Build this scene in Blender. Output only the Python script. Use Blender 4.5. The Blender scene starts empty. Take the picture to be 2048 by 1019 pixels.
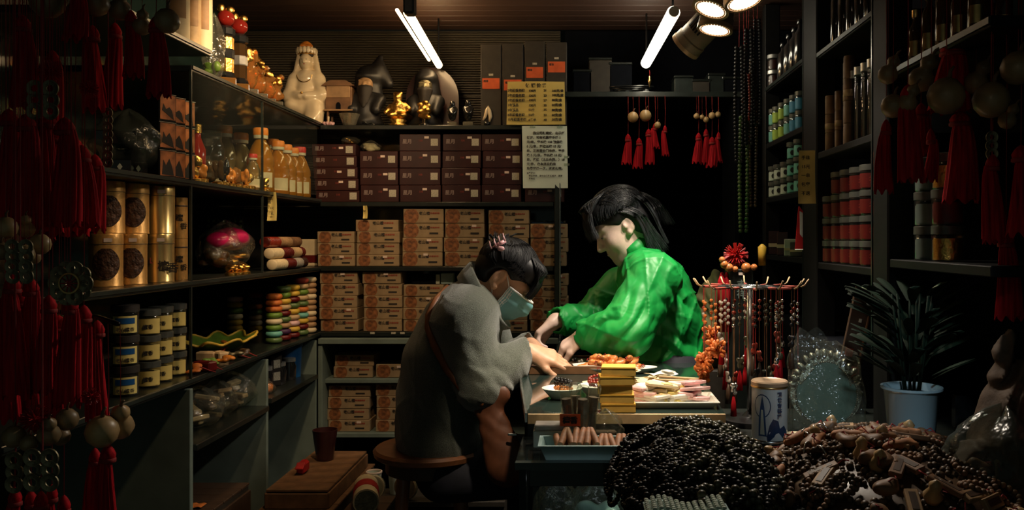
import bpy, bmesh, math, random
import numpy as np
from mathutils import Matrix, Vector, Euler
SC = bpy.context.scene
COL = SC.collection
random.seed(7)
R = math.radians

# ------------------------------------------------------------------ camera
F, CX, CY, ZC = 1700.0, 1160.0, 475.0, 1.2          # focal length and vanishing point in pixels, eye height
cd = bpy.data.cameras.new('camera')
cd.sensor_width = 36; cd.lens = F / 2048 * 36
cd.shift_x = -(CX - 1024) / 2048; cd.shift_y = -(509.5 - CY) / 2048
cd.clip_start = 0.05
cam = bpy.data.objects.new('camera', cd); COL.objects.link(cam)
cam.location = (0, 0, ZC); cam.rotation_euler = (R(90), 0, 0)
SC.camera = cam
# ------------------------------------------------------------------ world, exposure
w = bpy.data.worlds.new('night'); SC.world = w; w.use_nodes = True
bg = w.node_tree.nodes['Background']
bg.inputs[0].default_value = (0.52, 0.70, 0.58, 1); bg.inputs[1].default_value = 0.055
SC.view_settings.view_transform = 'Standard'; SC.view_settings.look = 'None'
SC.view_settings.exposure = 0.0; SC.view_settings.gamma = 1.0; SC.view_settings.use_curve_mapping = False
SC.cycles.use_denoising = True
SC.cycles.max_bounces = 6; SC.cycles.transparent_max_bounces = 16
SC.cycles.caustics_reflective = False; SC.cycles.caustics_refractive = False
SC.cycles.sample_clamp_indirect = 3.0
TUBE_WARM, TUBE_WHITE, SPOT_W, SPOT_SHELF = 20.0, 13.0, 25.0, 6.5     # lamp strengths, used by the lamp builders

# ------------------------------------------------------------------ helpers
def at(x, y, Y):                                     # the point at depth Y seen at pixel x, y
    return Vector(((x - CX) * Y / F, Y, ZC - (y - CY) * Y / F))
def sc(Y): return F / Y                               # pixels per metre at depth Y

MATS = {}
def mat(name, col, rough=.6, metal=0.0, var=.25, scale=30, bump=0.0, bscale=None, coat=0.0, emit=None, estr=0.0, trans=0.0, spec=.5, stretch=None, sheen=0.0, col2=None, bdist=.01, distort=0.0):
    m = bpy.data.materials.new(name); MATS[name] = m; m.use_nodes = True
    nt = m.node_tree; N = nt.nodes; L = nt.links
    p = N['Principled BSDF']
    p.inputs['Roughness'].default_value = rough; p.inputs['Metallic'].default_value = metal
    p.inputs['Specular IOR Level'].default_value = spec
    p.inputs['Coat Weight'].default_value = coat; p.inputs['Coat Roughness'].default_value = .12
    p.inputs['Transmission Weight'].default_value = trans; p.inputs['Sheen Weight'].default_value = sheen
    tc = N.new('ShaderNodeTexCoord'); mp = N.new('ShaderNodeMapping')
    if stretch: mp.inputs['Scale'].default_value = stretch
    L.new(tc.outputs['Object'], mp.inputs[0])
    nz = N.new('ShaderNodeTexNoise'); nz.inputs['Scale'].default_value = scale; nz.inputs['Detail'].default_value = 4
    L.new(mp.outputs[0], nz.inputs['Vector'])
    mx = N.new('ShaderNodeMix'); mx.data_type = 'RGBA'
    c2 = col2 if col2 else tuple(min(1, c * (1 + var)) for c in col)
    c1 = col if col2 else tuple(c * (1 - var) for c in col)
    mx.inputs[6].default_value = (*c1, 1); mx.inputs[7].default_value = (*c2, 1)
    rp = N.new('ShaderNodeMapRange'); rp.inputs[1].default_value = .3; rp.inputs[2].default_value = .7
    L.new(nz.outputs['Fac'], rp.inputs[0]); L.new(rp.outputs[0], mx.inputs[0])
    L.new(mx.outputs[2], p.inputs['Base Color'])
    if bump:
        b = N.new('ShaderNodeBump'); b.inputs['Strength'].default_value = bump; b.inputs['Distance'].default_value = bdist
        n2 = N.new('ShaderNodeTexNoise'); n2.inputs['Scale'].default_value = bscale or scale * 2; n2.inputs['Detail'].default_value = 6 if not distort else 2; n2.inputs['Distortion'].default_value = distort
        L.new(mp.outputs[0], n2.inputs['Vector']); L.new(n2.outputs['Fac'], b.inputs['Height']); L.new(b.outputs[0], p.inputs['Normal'])
    if emit:
        p.inputs['Emission Color'].default_value = (*emit, 1); p.inputs['Emission Strength'].default_value = estr
    return m

def film(name, tint=(.9, .95, .9), alpha=.12, rough=.12, bump=.6, scale=40, body=(.5, .55, .5), lo=.05, hi=.55):
    """thin clear plastic or glass: see-through, with sheen and wrinkles"""
    m = bpy.data.materials.new(name); MATS[name] = m; m.use_nodes = True
    nt = m.node_tree; N = nt.nodes; L = nt.links; N.clear()
    out = N.new('ShaderNodeOutputMaterial'); tr = N.new('ShaderNodeBsdfTransparent'); tr.inputs[0].default_value = (*tint, 1)
    gl = N.new('ShaderNodeBsdfGlossy'); gl.inputs['Roughness'].default_value = rough; gl.inputs[0].default_value = (.9, .9, .9, 1)
    df = N.new('ShaderNodeBsdfDiffuse'); df.inputs[0].default_value = (*body, 1)
    lw = N.new('ShaderNodeLayerWeight'); lw.inputs[0].default_value = .35
    mr = N.new('ShaderNodeMapRange'); mr.inputs[3].default_value = lo; mr.inputs[4].default_value = hi
    L.new(lw.outputs['Facing'], mr.inputs[0])
    m1 = N.new('ShaderNodeMixShader'); m2 = N.new('ShaderNodeMixShader'); m1.inputs[0].default_value = alpha
    L.new(tr.outputs[0], m1.inputs[1]); L.new(df.outputs[0], m1.inputs[2])
    L.new(mr.outputs[0], m2.inputs[0]); L.new(m1.outputs[0], m2.inputs[1]); L.new(gl.outputs[0], m2.inputs[2])
    if bump:
        tc = N.new('ShaderNodeTexCoord'); nz = N.new('ShaderNodeTexNoise'); nz.inputs['Scale'].default_value = scale; nz.inputs['Detail'].default_value = 3
        b = N.new('ShaderNodeBump'); b.inputs['Strength'].default_value = bump; b.inputs['Distance'].default_value = .02
        L.new(tc.outputs['Object'], nz.inputs['Vector']); L.new(nz.outputs['Fac'], b.inputs['Height'])
        L.new(b.outputs[0], gl.inputs['Normal']); L.new(b.outputs[0], lw.inputs['Normal'])
    L.new(m2.outputs[0], out.inputs[0])
    return m

def liquid(name, col, tl=.55, rough=.08):
    """clear coloured oil or glass: light passes through and tints"""
    m = bpy.data.materials.new(name); MATS[name] = m; m.use_nodes = True
    nt = m.node_tree; N = nt.nodes; L = nt.links; N.clear()
    out = N.new('ShaderNodeOutputMaterial'); tr = N.new('ShaderNodeBsdfTransparent'); tr.inputs[0].default_value = (*col, 1)
    tl_ = N.new('ShaderNodeBsdfTranslucent'); tl_.inputs[0].default_value = (*col, 1)
    gl = N.new('ShaderNodeBsdfGlossy'); gl.inputs['Roughness'].default_value = rough
    lw = N.new('ShaderNodeFresnel'); lw.inputs[0].default_value = 1.45
    m1 = N.new('ShaderNodeMixShader'); m1.inputs[0].default_value = tl; m2 = N.new('ShaderNodeMixShader'); m0 = N.new('ShaderNodeMixShader'); m0.inputs[0].default_value = .5
    df = N.new('ShaderNodeBsdfDiffuse'); df.inputs[0].default_value = (*col, 1); L.new(tl_.outputs[0], m0.inputs[1]); L.new(df.outputs[0], m0.inputs[2])
    L.new(tr.outputs[0], m1.inputs[1]); L.new(m0.outputs[0], m1.inputs[2])
    L.new(lw.outputs[0], m2.inputs[0]); L.new(m1.outputs[0], m2.inputs[1]); L.new(gl.outputs[0], m2.inputs[2]); L.new(m2.outputs[0], out.inputs[0])
    return m

class G:
    """collects one mesh"""
    def __init__(s): s.v = []; s.f = []; s.m = Matrix()
    def add(s, vs, fs):
        k = len(s.v); m = s.m
        s.v += [tuple(m @ Vector(p)) for p in vs]; s.f += [tuple(i + k for i in f) for f in fs]; return s
    def box(s, c, d, bev=0.0, rot=None):
        x, y, z = d[0] / 2, d[1] / 2, d[2] / 2; c = Vector(c)
        q = rot.to_matrix() if rot else Matrix.Identity(3)
        if not bev:
            vs = [(a * x, b * y, e * z) for a in (-1, 1) for b in (-1, 1) for e in (-1, 1)]
            fs = [(0, 1, 3, 2), (4, 6, 7, 5), (0, 4, 5, 1), (2, 3, 7, 6), (0, 2, 6, 4), (1, 5, 7, 3)]
        else:
            vs = []; id = {}
            for a in (-1, 1):
                for b in (-1, 1):
                    for e in (-1, 1):
                        for ax in range(3):
                            p = [a * (x - bev), b * (y - bev), e * (z - bev)]; p[ax] = (a * x, b * y, e * z)[ax]
                            id[(a, b, e, ax)] = len(vs); vs.append(tuple(p))
            fs = []
            for ax in range(3):
                o = [i for i in range(3) if i != ax]
                for sg in (-1, 1):
                    def kk(u, w, sg=sg, ax=ax, o=o):
                        t = [0, 0, 0]; t[ax] = sg; t[o[0]] = u; t[o[1]] = w; return id[(*t, ax)]
                    fs.append((kk(-1, -1), kk(1, -1), kk(1, 1), kk(-1, 1)))
                for u in (-1, 1):                       # edge along ax
                    for w_ in (-1, 1):
                        def k2(e, a2, u=u, w_=w_, ax=ax, o=o):
                            t = [0, 0, 0]; t[ax] = e; t[o[0]] = u; t[o[1]] = w_; return id[(*t, a2)]
                        fs.append((k2(-1, o[0]), k2(1, o[0]), k2(1, o[1]), k2(-1, o[1])))
            for a in (-1, 1):
                for b in (-1, 1):
                    for e in (-1, 1): fs.append(tuple(id[(a, b, e, i)] for i in range(3)))
        return s.add([c + q @ Vector(p) for p in vs], fs)
    def lathe(s, prof, n=16, c=(0, 0, 0), rot=None, sx=1, sy=1):
        c = Vector(c); q = rot.to_matrix() if rot else Matrix.Identity(3); vs = []; fs = []; k = len(prof)
        for i in range(n):
            a = 2 * math.pi * i / n
            for r, z in prof: vs.append(c + q @ Vector((r * math.cos(a) * sx, r * math.sin(a) * sy, z)))
        for i in range(n):
            j = (i + 1) % n
            for t in range(k - 1): fs.append((i * k + t, j * k + t, j * k + t + 1, i * k + t + 1))
        loop = prof[0] == prof[-1]
        if prof[0][0] > 1e-6 and not loop: fs.append(tuple(i * k for i in range(n))[::-1])
        if prof[-1][0] > 1e-6 and not loop: fs.append(tuple(i * k + k - 1 for i in range(n)))
        return s.add(vs, fs)
    def cyl(s, p0, p1, r, r1=None, n=12):
        p0, p1 = Vector(p0), Vector(p1); d = p1 - p0
        return s.lathe([(r, 0), (r if r1 is None else r1, d.length)], n, p0, d.to_track_quat('Z', 'Y').to_euler())
    def ball(s, c, r, n=12, k=8, rot=None):
        r = (r, r, r) if not hasattr(r, '__len__') else r
        c = Vector(c); q = rot.to_matrix() if rot else Matrix.Identity(3)
        vs = [c + q @ Vector((0, 0, -r[2]))]; fs = []
        for j in range(1, k):
            t = -math.pi / 2 + math.pi * j / k
            for i in range(n):
                a = 2 * math.pi * i / n
                vs.append(c + q @ Vector((r[0] * math.cos(t) * math.cos(a), r[1] * math.cos(t) * math.sin(a), r[2] * math.sin(t))))
        vs.append(c + q @ Vector((0, 0, r[2]))); top = len(vs) - 1
        for i in range(n):
            i2 = (i + 1) % n
            fs.append((0, 1 + i2, 1 + i)); fs.append((top, 1 + (k - 2) * n + i, 1 + (k - 2) * n + i2))
            for j in range(k - 2): fs.append((1 + j * n + i, 1 + j * n + i2, 1 + (j + 1) * n + i2, 1 + (j + 1) * n + i))
        return s.add(vs, fs)
    def tube(s, pts, r, n=8, closed=False, flat=None, cap=True):
        """a pipe along pts; flat=(axis, factor) squeezes the section along an axis"""
        P = [Vector(p) for p in pts]; k = len(P); rr = r if hasattr(r, '__len__') else [r] * k
        vs = []; fs = []; up = Vector((0, 0, 1)); prev = None
        for i, p in enumerate(P):
            t = (P[(i + 1) % k] - P[i - 1]) if (closed or 0 < i < k - 1) else (P[1] - P[0] if i == 0 else P[-1] - P[-2])
            t = t.normalized() if t.length else Vector((0, 0, 1))
            if prev is None: u = t.cross(up if abs(t.z) < .9 else Vector((1, 0, 0))).normalized()
            else:
                u = prev - t * prev.dot(t)
                u = u.normalized() if u.length > 1e-6 else t.orthogonal().normalized()
            prev = u; b = t.cross(u)
            for j in range(n):
                a = 2 * math.pi * j / n; o = (u * math.cos(a) + b * math.sin(a)) * rr[i]
                if flat: ax = Vector(flat[0]); o = o + ax * (o.dot(ax) * (flat[1] - 1))
                vs.append(p + o)
        for i in range(k if closed else k - 1):
            i2 = (i + 1) % k
            for j in range(n): fs.append((i * n + j, i * n + (j + 1) % n, i2 * n + (j + 1) % n, i2 * n + j))
        if not closed and cap: fs.append(tuple(range(n))[::-1]); fs.append(tuple((k - 1) * n + j for j in range(n)))
        return s.add(vs, fs)
    def prism(s, pts, axis, a, b):
        """polygon pts in the plane across axis ('x','y','z'), from a to b along it"""
        def P(u, w_, t): return {'x': (t, u, w_), 'y': (u, t, w_), 'z': (u, w_, t)}[axis]
        n = len(pts); vs = [P(u, w_, a) for u, w_ in pts] + [P(u, w_, b) for u, w_ in pts]
        fs = [tuple(range(n)), tuple(range(n, 2 * n))[::-1]] + [(i, (i + 1) % n, n + (i + 1) % n, n + i) for i in range(n)]
        return s.add(vs, fs)
    def grid(s, fn, nu, nv, closed_u=False):
        vs = [fn(i / (nu if closed_u else nu - 1), j / (nv - 1)) for i in range(nu) for j in range(nv)]
        fs = []
        for i in range(nu if closed_u else nu - 1):
            for j in range(nv - 1):
                i2 = (i + 1) % nu; fs.append((i * nv + j, i2 * nv + j, i2 * nv + j + 1, i * nv + j + 1))
        return s.add(vs, fs)
    def tray(s, w, d, h, flare=.01, wall=.003, lip=.004):
        def ring(e, z): a, b = w / 2 + e, d / 2 + e; return [(-a, -b, z), (a, -b, z), (a, b, z), (-a, b, z)]
        R_ = [ring(0, 0), ring(flare, h), ring(flare + lip, h), ring(flare + lip, h + wall * .6), ring(flare - wall, h + wall * .6), ring(-wall, wall)]
        vs = [p for r in R_ for p in r]; fs = [(0, 1, 2, 3), (20, 21, 22, 23)]
        for k in range(5):
            for i in range(4): j = (i + 1) % 4; fs.append((k * 4 + i, k * 4 + j, k * 4 + 4 + j, k * 4 + 4 + i))
        return s.add(vs, fs)
    def mesh(s, name, m, smooth=False, angle=None):
        me = bpy.data.meshes.new(name); me.from_pydata(s.v, [], s.f)
        bm = bmesh.new(); bm.from_mesh(me); bmesh.ops.recalc_face_normals(bm, faces=bm.faces); bm.to_mesh(me); bm.free()
        me.materials.append(MATS[m] if isinstance(m, str) else m)
        if smooth:
            me.shade_smooth()
            if angle: me.set_sharp_from_angle(angle=R(angle))
        return me

def ob(name, me, parent=None, loc=None, rot=None, scl=None):
    o = bpy.data.objects.new(name, me); COL.objects.link(o)
    if parent: o.parent = parent
    if loc is not None: o.location = loc
    if rot is not None: o.rotation_euler = rot
    if scl is not None: o.scale = scl if hasattr(scl, '__len__') else (scl,) * 3
    return o
def tag(o, label, cat, group=None, kind=None):
    if label: o['label'] = label
    if cat: o['category'] = cat
    if group: o['group'] = group
    if kind: o['kind'] = kind
    return o
def thing(name, label, cat, loc=(0, 0, 0), rot=None, group=None, scl=None):
    o = bpy.data.objects.new(name, None); COL.objects.link(o); o.location = loc; o.empty_display_size = .02
    if rot is not None: o.rotation_euler = rot
    if scl is not None: o.scale = scl if hasattr(scl, '__len__') else (scl,) * 3
    return tag(o, label, cat, group)
def struct(name, me, label=None, parent=None):
    o = ob(name, me, parent)
    if parent is None: o['kind'] = 'structure'
    if label: o['label'] = label
    return o
CACHE = {}
def cached(key, fn):
    if key not in CACHE: CACHE[key] = fn()
    return CACHE[key]
def parts(root, lst):
    """lst: (name, mesh[, loc[, rot[, sublist]]])"""
    for t in lst:
        o = ob(t[0], t[1], root, t[2] if len(t) > 2 else None, t[3] if len(t) > 3 else None)
        if len(t) > 4:
            for q in t[4]: ob(q[0], q[1], o, q[2] if len(q) > 2 else None, q[3] if len(q) > 3 else None)
    return root
def put(name, lst, label, cat, loc, rot=None, group=None, scl=None):
    """a thing at loc: one mesh, or an Empty with parts"""
    if not isinstance(lst, list): return tag(ob(name, lst, None, loc, rot, scl), label, cat, group)
    return parts(thing(name, label, cat, loc, rot, group, scl), lst)
def text(body, size, m, extrude=0.0, align='LEFT', space=1.0, line=1.0, bold=.022):
    """lettering as a flat mesh standing in the xz plane, facing -y"""
    def mk():
        c = bpy.data.curves.new('lettering', 'FONT'); c.body = body; c.size = size; c.extrude = extrude; c.align_x = align
        c.space_character = space; c.space_line = line; c.resolution_u = 2; c.offset = bold * size
        o = bpy.data.objects.new('lettering', c); COL.objects.link(o)
        me = bpy.data.meshes.new_from_object(o.evaluated_get(bpy.context.evaluated_depsgraph_get()))
        bpy.data.objects.remove(o); bpy.data.curves.remove(c)
        me.transform(Matrix.Rotation(R(90), 4, 'X')); me.materials.clear(); me.materials.append(MATS[m])
        return me
    return cached(('text', body, size, m, extrude, align, space, line), mk)
ORD = ['', 'first', 'second', 'third', 'fourth', 'fifth', 'sixth', 'seventh', 'eighth', 'ninth', 'tenth', 'eleventh', 'twelfth']
def U(a, b): return random.uniform(a, b)

# ------------------------------------------------------------------ implicit surfaces for bodies and cloth
def _smin(a, b, k):
    h = np.clip(.5 + .5 * (b - a) / k, 0, 1); return b + (a - b) * h - k * h * (1 - h)
def implicit(prims, res, disp=None, pad=.03):
    """prims: ('cap',a,b,ra,rb,k[,squash]) or ('ell',c,(rx,ry,rz),rot3x3 or None,k); a leading '-' carves. Returns verts, quads"""
    lo = np.full(3, 1e9); hi = -lo
    for p in prims:
        if p[0][0] == '-': continue
        if p[0] == 'cap':
            r = max(p[3], p[4]) * (max(1, p[6][1]) if len(p) > 6 and p[6] else 1)
            for q in (p[1], p[2]): lo = np.minimum(lo, np.array(q) - r); hi = np.maximum(hi, np.array(q) + r)
        else: r = max(p[2]); lo = np.minimum(lo, np.array(p[1]) - r); hi = np.maximum(hi, np.array(p[1]) + r)
    lo -= pad; hi += pad; n = np.ceil((hi - lo) / res).astype(int) + 1
    V = np.full(n, .5, np.float32); ax = [lo[i] + res * np.arange(n[i]) for i in range(3)]
    for p in prims:
        neg = p[0][0] == '-'; kd = p[0].lstrip('-'); k = p[5] if kd == 'cap' else p[4]
        if kd == 'cap':
            a, b = np.array(p[1], float), np.array(p[2], float); sq = p[6] if len(p) > 6 else None
            r = max(p[3], p[4]) * (max(1, sq[1]) if sq else 1); blo = np.minimum(a, b) - r; bhi = np.maximum(a, b) + r
        else: a = np.array(p[1], float); r = max(p[2]); blo = a - r; bhi = a + r
        m = k * 1.5 + res * 3 + (.02 if disp else 0)
        i0 = np.maximum(0, ((blo - m - lo) / res).astype(int)); i1 = np.minimum(n, ((bhi + m - lo) / res).astype(int) + 2)
        if (i1 <= i0).any(): continue
        X = ax[0][i0[0]:i1[0], None, None]; Y = ax[1][None, i0[1]:i1[1], None]; Z = ax[2][None, None, i0[2]:i1[2]]
        if kd == 'cap':
            d = b - a; s1 = 1.0; u = np.array((0, 0, 1.0)); dd = X * 0 + Y * 0 + Z * 0
            P = [X - a[0] + dd, Y - a[1] + dd, Z - a[2] + dd]
            if sq:                                      # stretch the section along a world axis by a factor
                u = np.array(sq[0], float); q = (P[0] * u[0] + P[1] * u[1] + P[2] * u[2]) * (1 / sq[1] - 1)
                P = [P[i] + q * u[i] for i in range(3)]; d = d + u * (d @ u) * (1 / sq[1] - 1)
            t = np.clip((P[0] * d[0] + P[1] * d[1] + P[2] * d[2]) / max(d @ d, 1e-9), 0, 1)
            D = np.sqrt(sum((P[i] - t * d[i]) ** 2 for i in range(3))) - (p[3] + (p[4] - p[3]) * t)
        else:
            q = np.array(p[3]) if p[3] is not None else np.eye(3); P = [X - a[0], Y - a[1], Z - a[2]]
            L_ = [(q[0, i] * P[0] + q[1, i] * P[1] + q[2, i] * P[2]) / p[2][i] for i in range(3)]
            e = np.sqrt(L_[0] ** 2 + L_[1] ** 2 + L_[2] ** 2) + 1e-9
            g = np.sqrt(sum((L_[i] / p[2][i]) ** 2 for i in range(3))) + 1e-9
            D = e * (e - 1) / g
        S = V[i0[0]:i1[0], i0[1]:i1[1], i0[2]:i1[2]]
        S[...] = -_smin(-S, D, k) if neg else _smin(S, D, k)
    if disp is not None:
        near = np.abs(V) < .03; I = np.nonzero(near); V[I] += disp(ax[0][I[0]], ax[1][I[1]], ax[2][I[2]]).astype(np.float32)
    s = V < 0; c = s[:-1, :-1, :-1].astype(np.int8)
    OFF = [(i, j, k) for i in (0, 1) for j in (0, 1) for k in (0, 1)]; c = c * 0
    for i, j, k in OFF: c += s[i:n[0] - 1 + i, j:n[1] - 1 + j, k:n[2] - 1 + k]
    I = np.nonzero((c > 0) & (c < 8)); nv = len(I[0]); idx = np.full(c.shape, -1, np.int32); idx[I] = np.arange(nv)
    cv = np.stack([V[I[0] + o[0], I[1] + o[1], I[2] + o[2]] for o in OFF], 1)
    acc = np.zeros((nv, 3)); cnt = np.zeros(nv)
    for a in range(8):
        for b in range(a + 1, 8):
            if bin(a ^ b).count('1') != 1: continue
            x = (cv[:, a] < 0) != (cv[:, b] < 0); t = cv[:, a] / np.where(x, cv[:, a] - cv[:, b], 1)
            pa, pb = np.array(OFF[a]), np.array(OFF[b]); acc += np.where(x[:, None], pa + t[:, None] * (pb - pa), 0); cnt += x
    vs = lo + (np.stack(I, 1) + acc / cnt[:, None]) * res
    fs = []
    for d in range(3):
        e = [slice(None)] * 3; f = [slice(None)] * 3; e[d] = slice(0, -1); f[d] = slice(1, None)
        J = np.nonzero(s[tuple(e)] != s[tuple(f)]); J = np.stack(J, 1)
        o1, o2 = [i for i in range(3) if i != d]
        J = J[(J[:, o1] > 0) & (J[:, o2] > 0) & (J[:, o1] < c.shape[o1]) & (J[:, o2] < c.shape[o2])]
        def cell(a, b):
            q = J.copy(); q[:, o1] -= a; q[:, o2] -= b; return idx[q[:, 0], q[:, 1], q[:, 2]]
        qd = np.stack([cell(1, 1), cell(0, 1), cell(0, 0), cell(1, 0)], 1); fs.append(qd[(qd >= 0).all(1)])
    return vs, np.concatenate(fs)
def imesh(name, m, prims, res, disp=None, base=(0, 0, 0), relax=1):
    vs, fs = implicit(prims, res, disp)
    vs = vs - np.array(base)
    me = bpy.data.meshes.new(name); me.from_pydata(vs.tolist(), [], fs.tolist())
    bm = bmesh.new(); bm.from_mesh(me)
    for _ in range(relax): bmesh.ops.smooth_vert(bm, verts=bm.verts, factor=.5, use_axis_x=True, use_axis_y=True, use_axis_z=True)
    bmesh.ops.recalc_face_normals(bm, faces=bm.faces); bm.to_mesh(me); bm.free()
    me.shade_smooth(); me.materials.append(MATS[m]); return me
# ------------------------------------------------------------------ materials
mat('lacquer', (.012, .016, .014), .35, coat=.3)
mat('lacquer_edge', (.022, .03, .027), .3, coat=.3)
mat('panel_green', (.16, .21, .18), .7, scale=8, bump=.05)
mat('mirror_green', (.02, .045, .04), .12, spec=.8, scale=4)
mat('floor_dark', (.03, .03, .028), .5, scale=6)
mat('ceiling_wood', (.05, .024, .016), .55, scale=5, stretch=(1, 14, 1), bump=.1)
mat('wall_rib', (.075, .062, .042), .5, scale=5)
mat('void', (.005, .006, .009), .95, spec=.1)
mat('black_metal', (.015, .015, .016), .4, .6)
mat('white_plastic', (.72, .72, .68), .4, var=.05)
mat('lamp_body', (.30, .24, .18), .45, .1, var=.08)
mat('lamp_ring', (.55, .38, .24), .35, .3, var=.05)
mat('steel', (.6, .6, .58), .25, 1)
mat('brass', (.75, .5, .2), .3, 1)
mat('gold', (.95, .52, .13), .28, 1, var=.15, bump=.25, bscale=120)
mat('kraft', (.36, .25, .135), .75, scale=25, var=.16, bump=.04)
mat('kraft_side', (.27, .17, .09), .8, scale=25)
mat('walnut_print', (.25, .092, .032), .6, scale=90, var=.55)
mat('ink', (.022, .017, .014), .7)
mat('ink_red', (.35, .05, .03), .7)
mat('ink_blue', (.03, .08, .2), .6)
mat('maroon', (.040, .010, .009), .35, coat=.4, scale=12, var=.3)
mat('maroon_ink', (.30, .22, .20), .6)
mat('maroon_ink_red', (.22, .03, .02), .6)
mat('sticker', (.50, .46, .36), .7, scale=300, var=.35)
mat('price_tag', (.85, .68, .58), .7, var=.05)
mat('paper_white', (.66, .74, .64), .8, scale=10, var=.05)
mat('paper_yellow', (.72, .55, .16), .8, scale=12, var=.12)
mat('paper_note', (.80, .66, .22), .8, scale=12, var=.12, bump=.1)
mat('orange_tag', (.72, .12, .03), .7, var=.15)
mat('jet', (.012, .013, .014), .18, coat=.6)
mat('red_silk', (.46, .012, .02), .65, scale=160, var=.5, stretch=(1, 1, .06), spec=.08)
mat('red_bright', (.45, .015, .015), .5)
mat('coin', (.24, .21, .13), .45, .8, scale=60, bump=.2)
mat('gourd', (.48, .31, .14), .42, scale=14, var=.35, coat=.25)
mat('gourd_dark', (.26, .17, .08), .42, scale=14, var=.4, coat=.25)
mat('cord_red', (.3, .02, .02), .8)
mat('tin_gold', (.74, .40, .12), .36, .55, var=.12, scale=90, bump=.06)
mat('tin_gold_bright', (.95, .66, .26), .26, .8, var=.1)
mat('porcelain', (.80, .66, .44), .2, coat=.6, var=.06)
mat('oil_cap', (.9, .27, .03), .45, var=.08)
mat('cap_red', (.65, .03, .02), .45, var=.08)
mat('cap_white', (.75, .68, .5), .45, var=.05)
mat('skin', (.66, .37, .23), .5, scale=60, var=.08, bump=.05, bscale=300)
mat('skin_pale', (.80, .58, .49), .45, scale=60, var=.06, bump=.05, bscale=300)
mat('wool', (.10, .115, .09), .95, scale=420, var=.5, bump=.5, bscale=500, sheen=.6)
mat('nylon', (.005, .30, .05), .5, scale=14, var=.15, bump=.35, bscale=12, bdist=.02, distort=.9)
mat('trousers', (.012, .013, .022), .8)
mat('hair', (.006, .006, .007), .5, scale=40, stretch=(1, 1, .1), spec=.35)
mat('hair_sheen', (.030, .034, .038), .30, scale=90, var=.7, spec=.8, stretch=(1, 1, .2))  # black hair, its pale highlights put into the strand colour
mat('mask_blue', (.20, .46, .50), .8, var=.06)
mat('mask_white', (.8, .82, .8), .8, var=.04)
mat('clip_pink', (.75, .42, .45), .3, coat=.5)
mat('leather', (.22, .075, .025), .5, scale=25)
mat('leather_shaded', (.10, .032, .012), .55, scale=25)  # the strap's leather again, with the pouch's shade put into the colour
mat('wood_stool', (.26, .10, .04), .42, scale=12, stretch=(1, 8, 1), coat=.3)
mat('wood_dark', (.07, .038, .022), .5, scale=12, stretch=(1, 8, 1), coat=.2)
mat('wood_mid', (.20, .10, .045), .55, scale=20, var=.4)
mat('wood_light', (.42, .25, .12), .6, scale=20, var=.3)
mat('wood_pale', (.55, .38, .2), .6, scale=20, var=.3)
mat('amber', (.70, .22, .03), .3, coat=.4, scale=60, var=.5)
mat('amber_bead', (.62, .22, .06), .35, scale=80, var=.5)
mat('bead_black', (.008, .007, .007), .42, coat=.04, spec=.35)
mat('bead_green', (.055, .052, .026), .36, coat=.08, var=.5)
mat('bead_brown', (.075, .04, .018), .45, coat=.06, var=.5)
mat('bead_red', (.28, .03, .015), .35, coat=.3, var=.3)
mat('bead_jade', (.10, .17, .05), .35, coat=.3)
mat('bead_white', (.42, .38, .33), .3, coat=.3)
mat('tray_blue', (.42, .58, .58), .35, var=.05)
mat('tray_white', (.82, .80, .72), .4, var=.05)
mat('box_yellow', (.80, .48, .07), .6, var=.08)
mat('box_yellow_edge', (.52, .34, .07), .7, var=.1)
mat('cinnamon', (.36, .15, .06), .65, scale=60, var=.4)
mat('incense', (.16, .10, .06), .8, var=.3)
mat('magenta', (.62, .015, .13), .3, coat=.3, var=.1)
mat('leaf_green', (.13, .24, .03), .45, var=.4, scale=20)
mat('leaf_plant', (.007, .018, .009), .75, spec=.2, var=.4, scale=20)
mat('leaf_pale', (.16, .19, .10), .5, var=.4, scale=30)
mat('leaf_yellow', (.65, .42, .05), .5)
mat('pot', (.36, .50, .56), .28, coat=.5, var=.04, scale=5)
mat('enamel', (.62, .66, .66), .3, coat=.3, var=.05)
mat('china_blue', (.015, .045, .12), .35, coat=.3)
mat('pewter', (.42, .40, .32), .32, .85, var=.35, scale=60, bump=.9, bscale=70)
mat('mirror_glass', (.15, .23, .19), .35, 0, var=.15, scale=6)
mat('blue_plastic', (.01, .09, .28), .4, var=.1)
mat('purple', (.06, .02, .07), .5)
mat('cloth_khaki', (.16, .15, .06), .85, scale=14, var=.4, bump=.3)
mat('jar_red', (.12, .007, .006), .4, var=.25)
mat('jar_lid', (.11, .115, .10), .35, .3)
mat('teal_label', (.16, .48, .40), .5, var=.15)
mat('green_label', (.36, .52, .06), .5, var=.15)
mat('blue_label', (.05, .25, .42), .5, var=.15)
mat('white_label', (.60, .66, .56), .6, var=.1)
mat('bamboo', (.22, .125, .06), .6, scale=25, var=.3)
mat('dark_glass', (.02, .02, .022), .1, spec=.8, coat=.6)
mat('silver_label', (.5, .5, .48), .3, .6)
mat('silk_orange', (.62, .17, .03), .6, var=.3, scale=60)
mat('pink_bag', (.80, .46, .46), .4, var=.4, scale=20)
mat('cream_pack', (.78, .64, .40), .55, var=.15, scale=15)
mat('root_wood', (.16, .10, .065), .7, scale=9, var=.6, bump=.6, bscale=18)
mat('table_glass', (.018, .032, .028), .035, spec=.9, var=.1)
mat('yellow_pack', (.38, .33, .05), .6, var=.3, scale=20)
mat('crate_dark', (.035, .028, .02), .6)
mat('photo_orange', (.42, .14, .04), .5, scale=22, var=.8)
mat('black_gloss', (.008, .008, .008), .55, spec=.2)
mat('statue_black', (.014, .014, .015), .45, var=.3)
film('plastic_film'); film('plastic_bag', alpha=.08, bump=1.0, scale=25, body=(.55, .52, .42), lo=.03, hi=.42)
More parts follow.
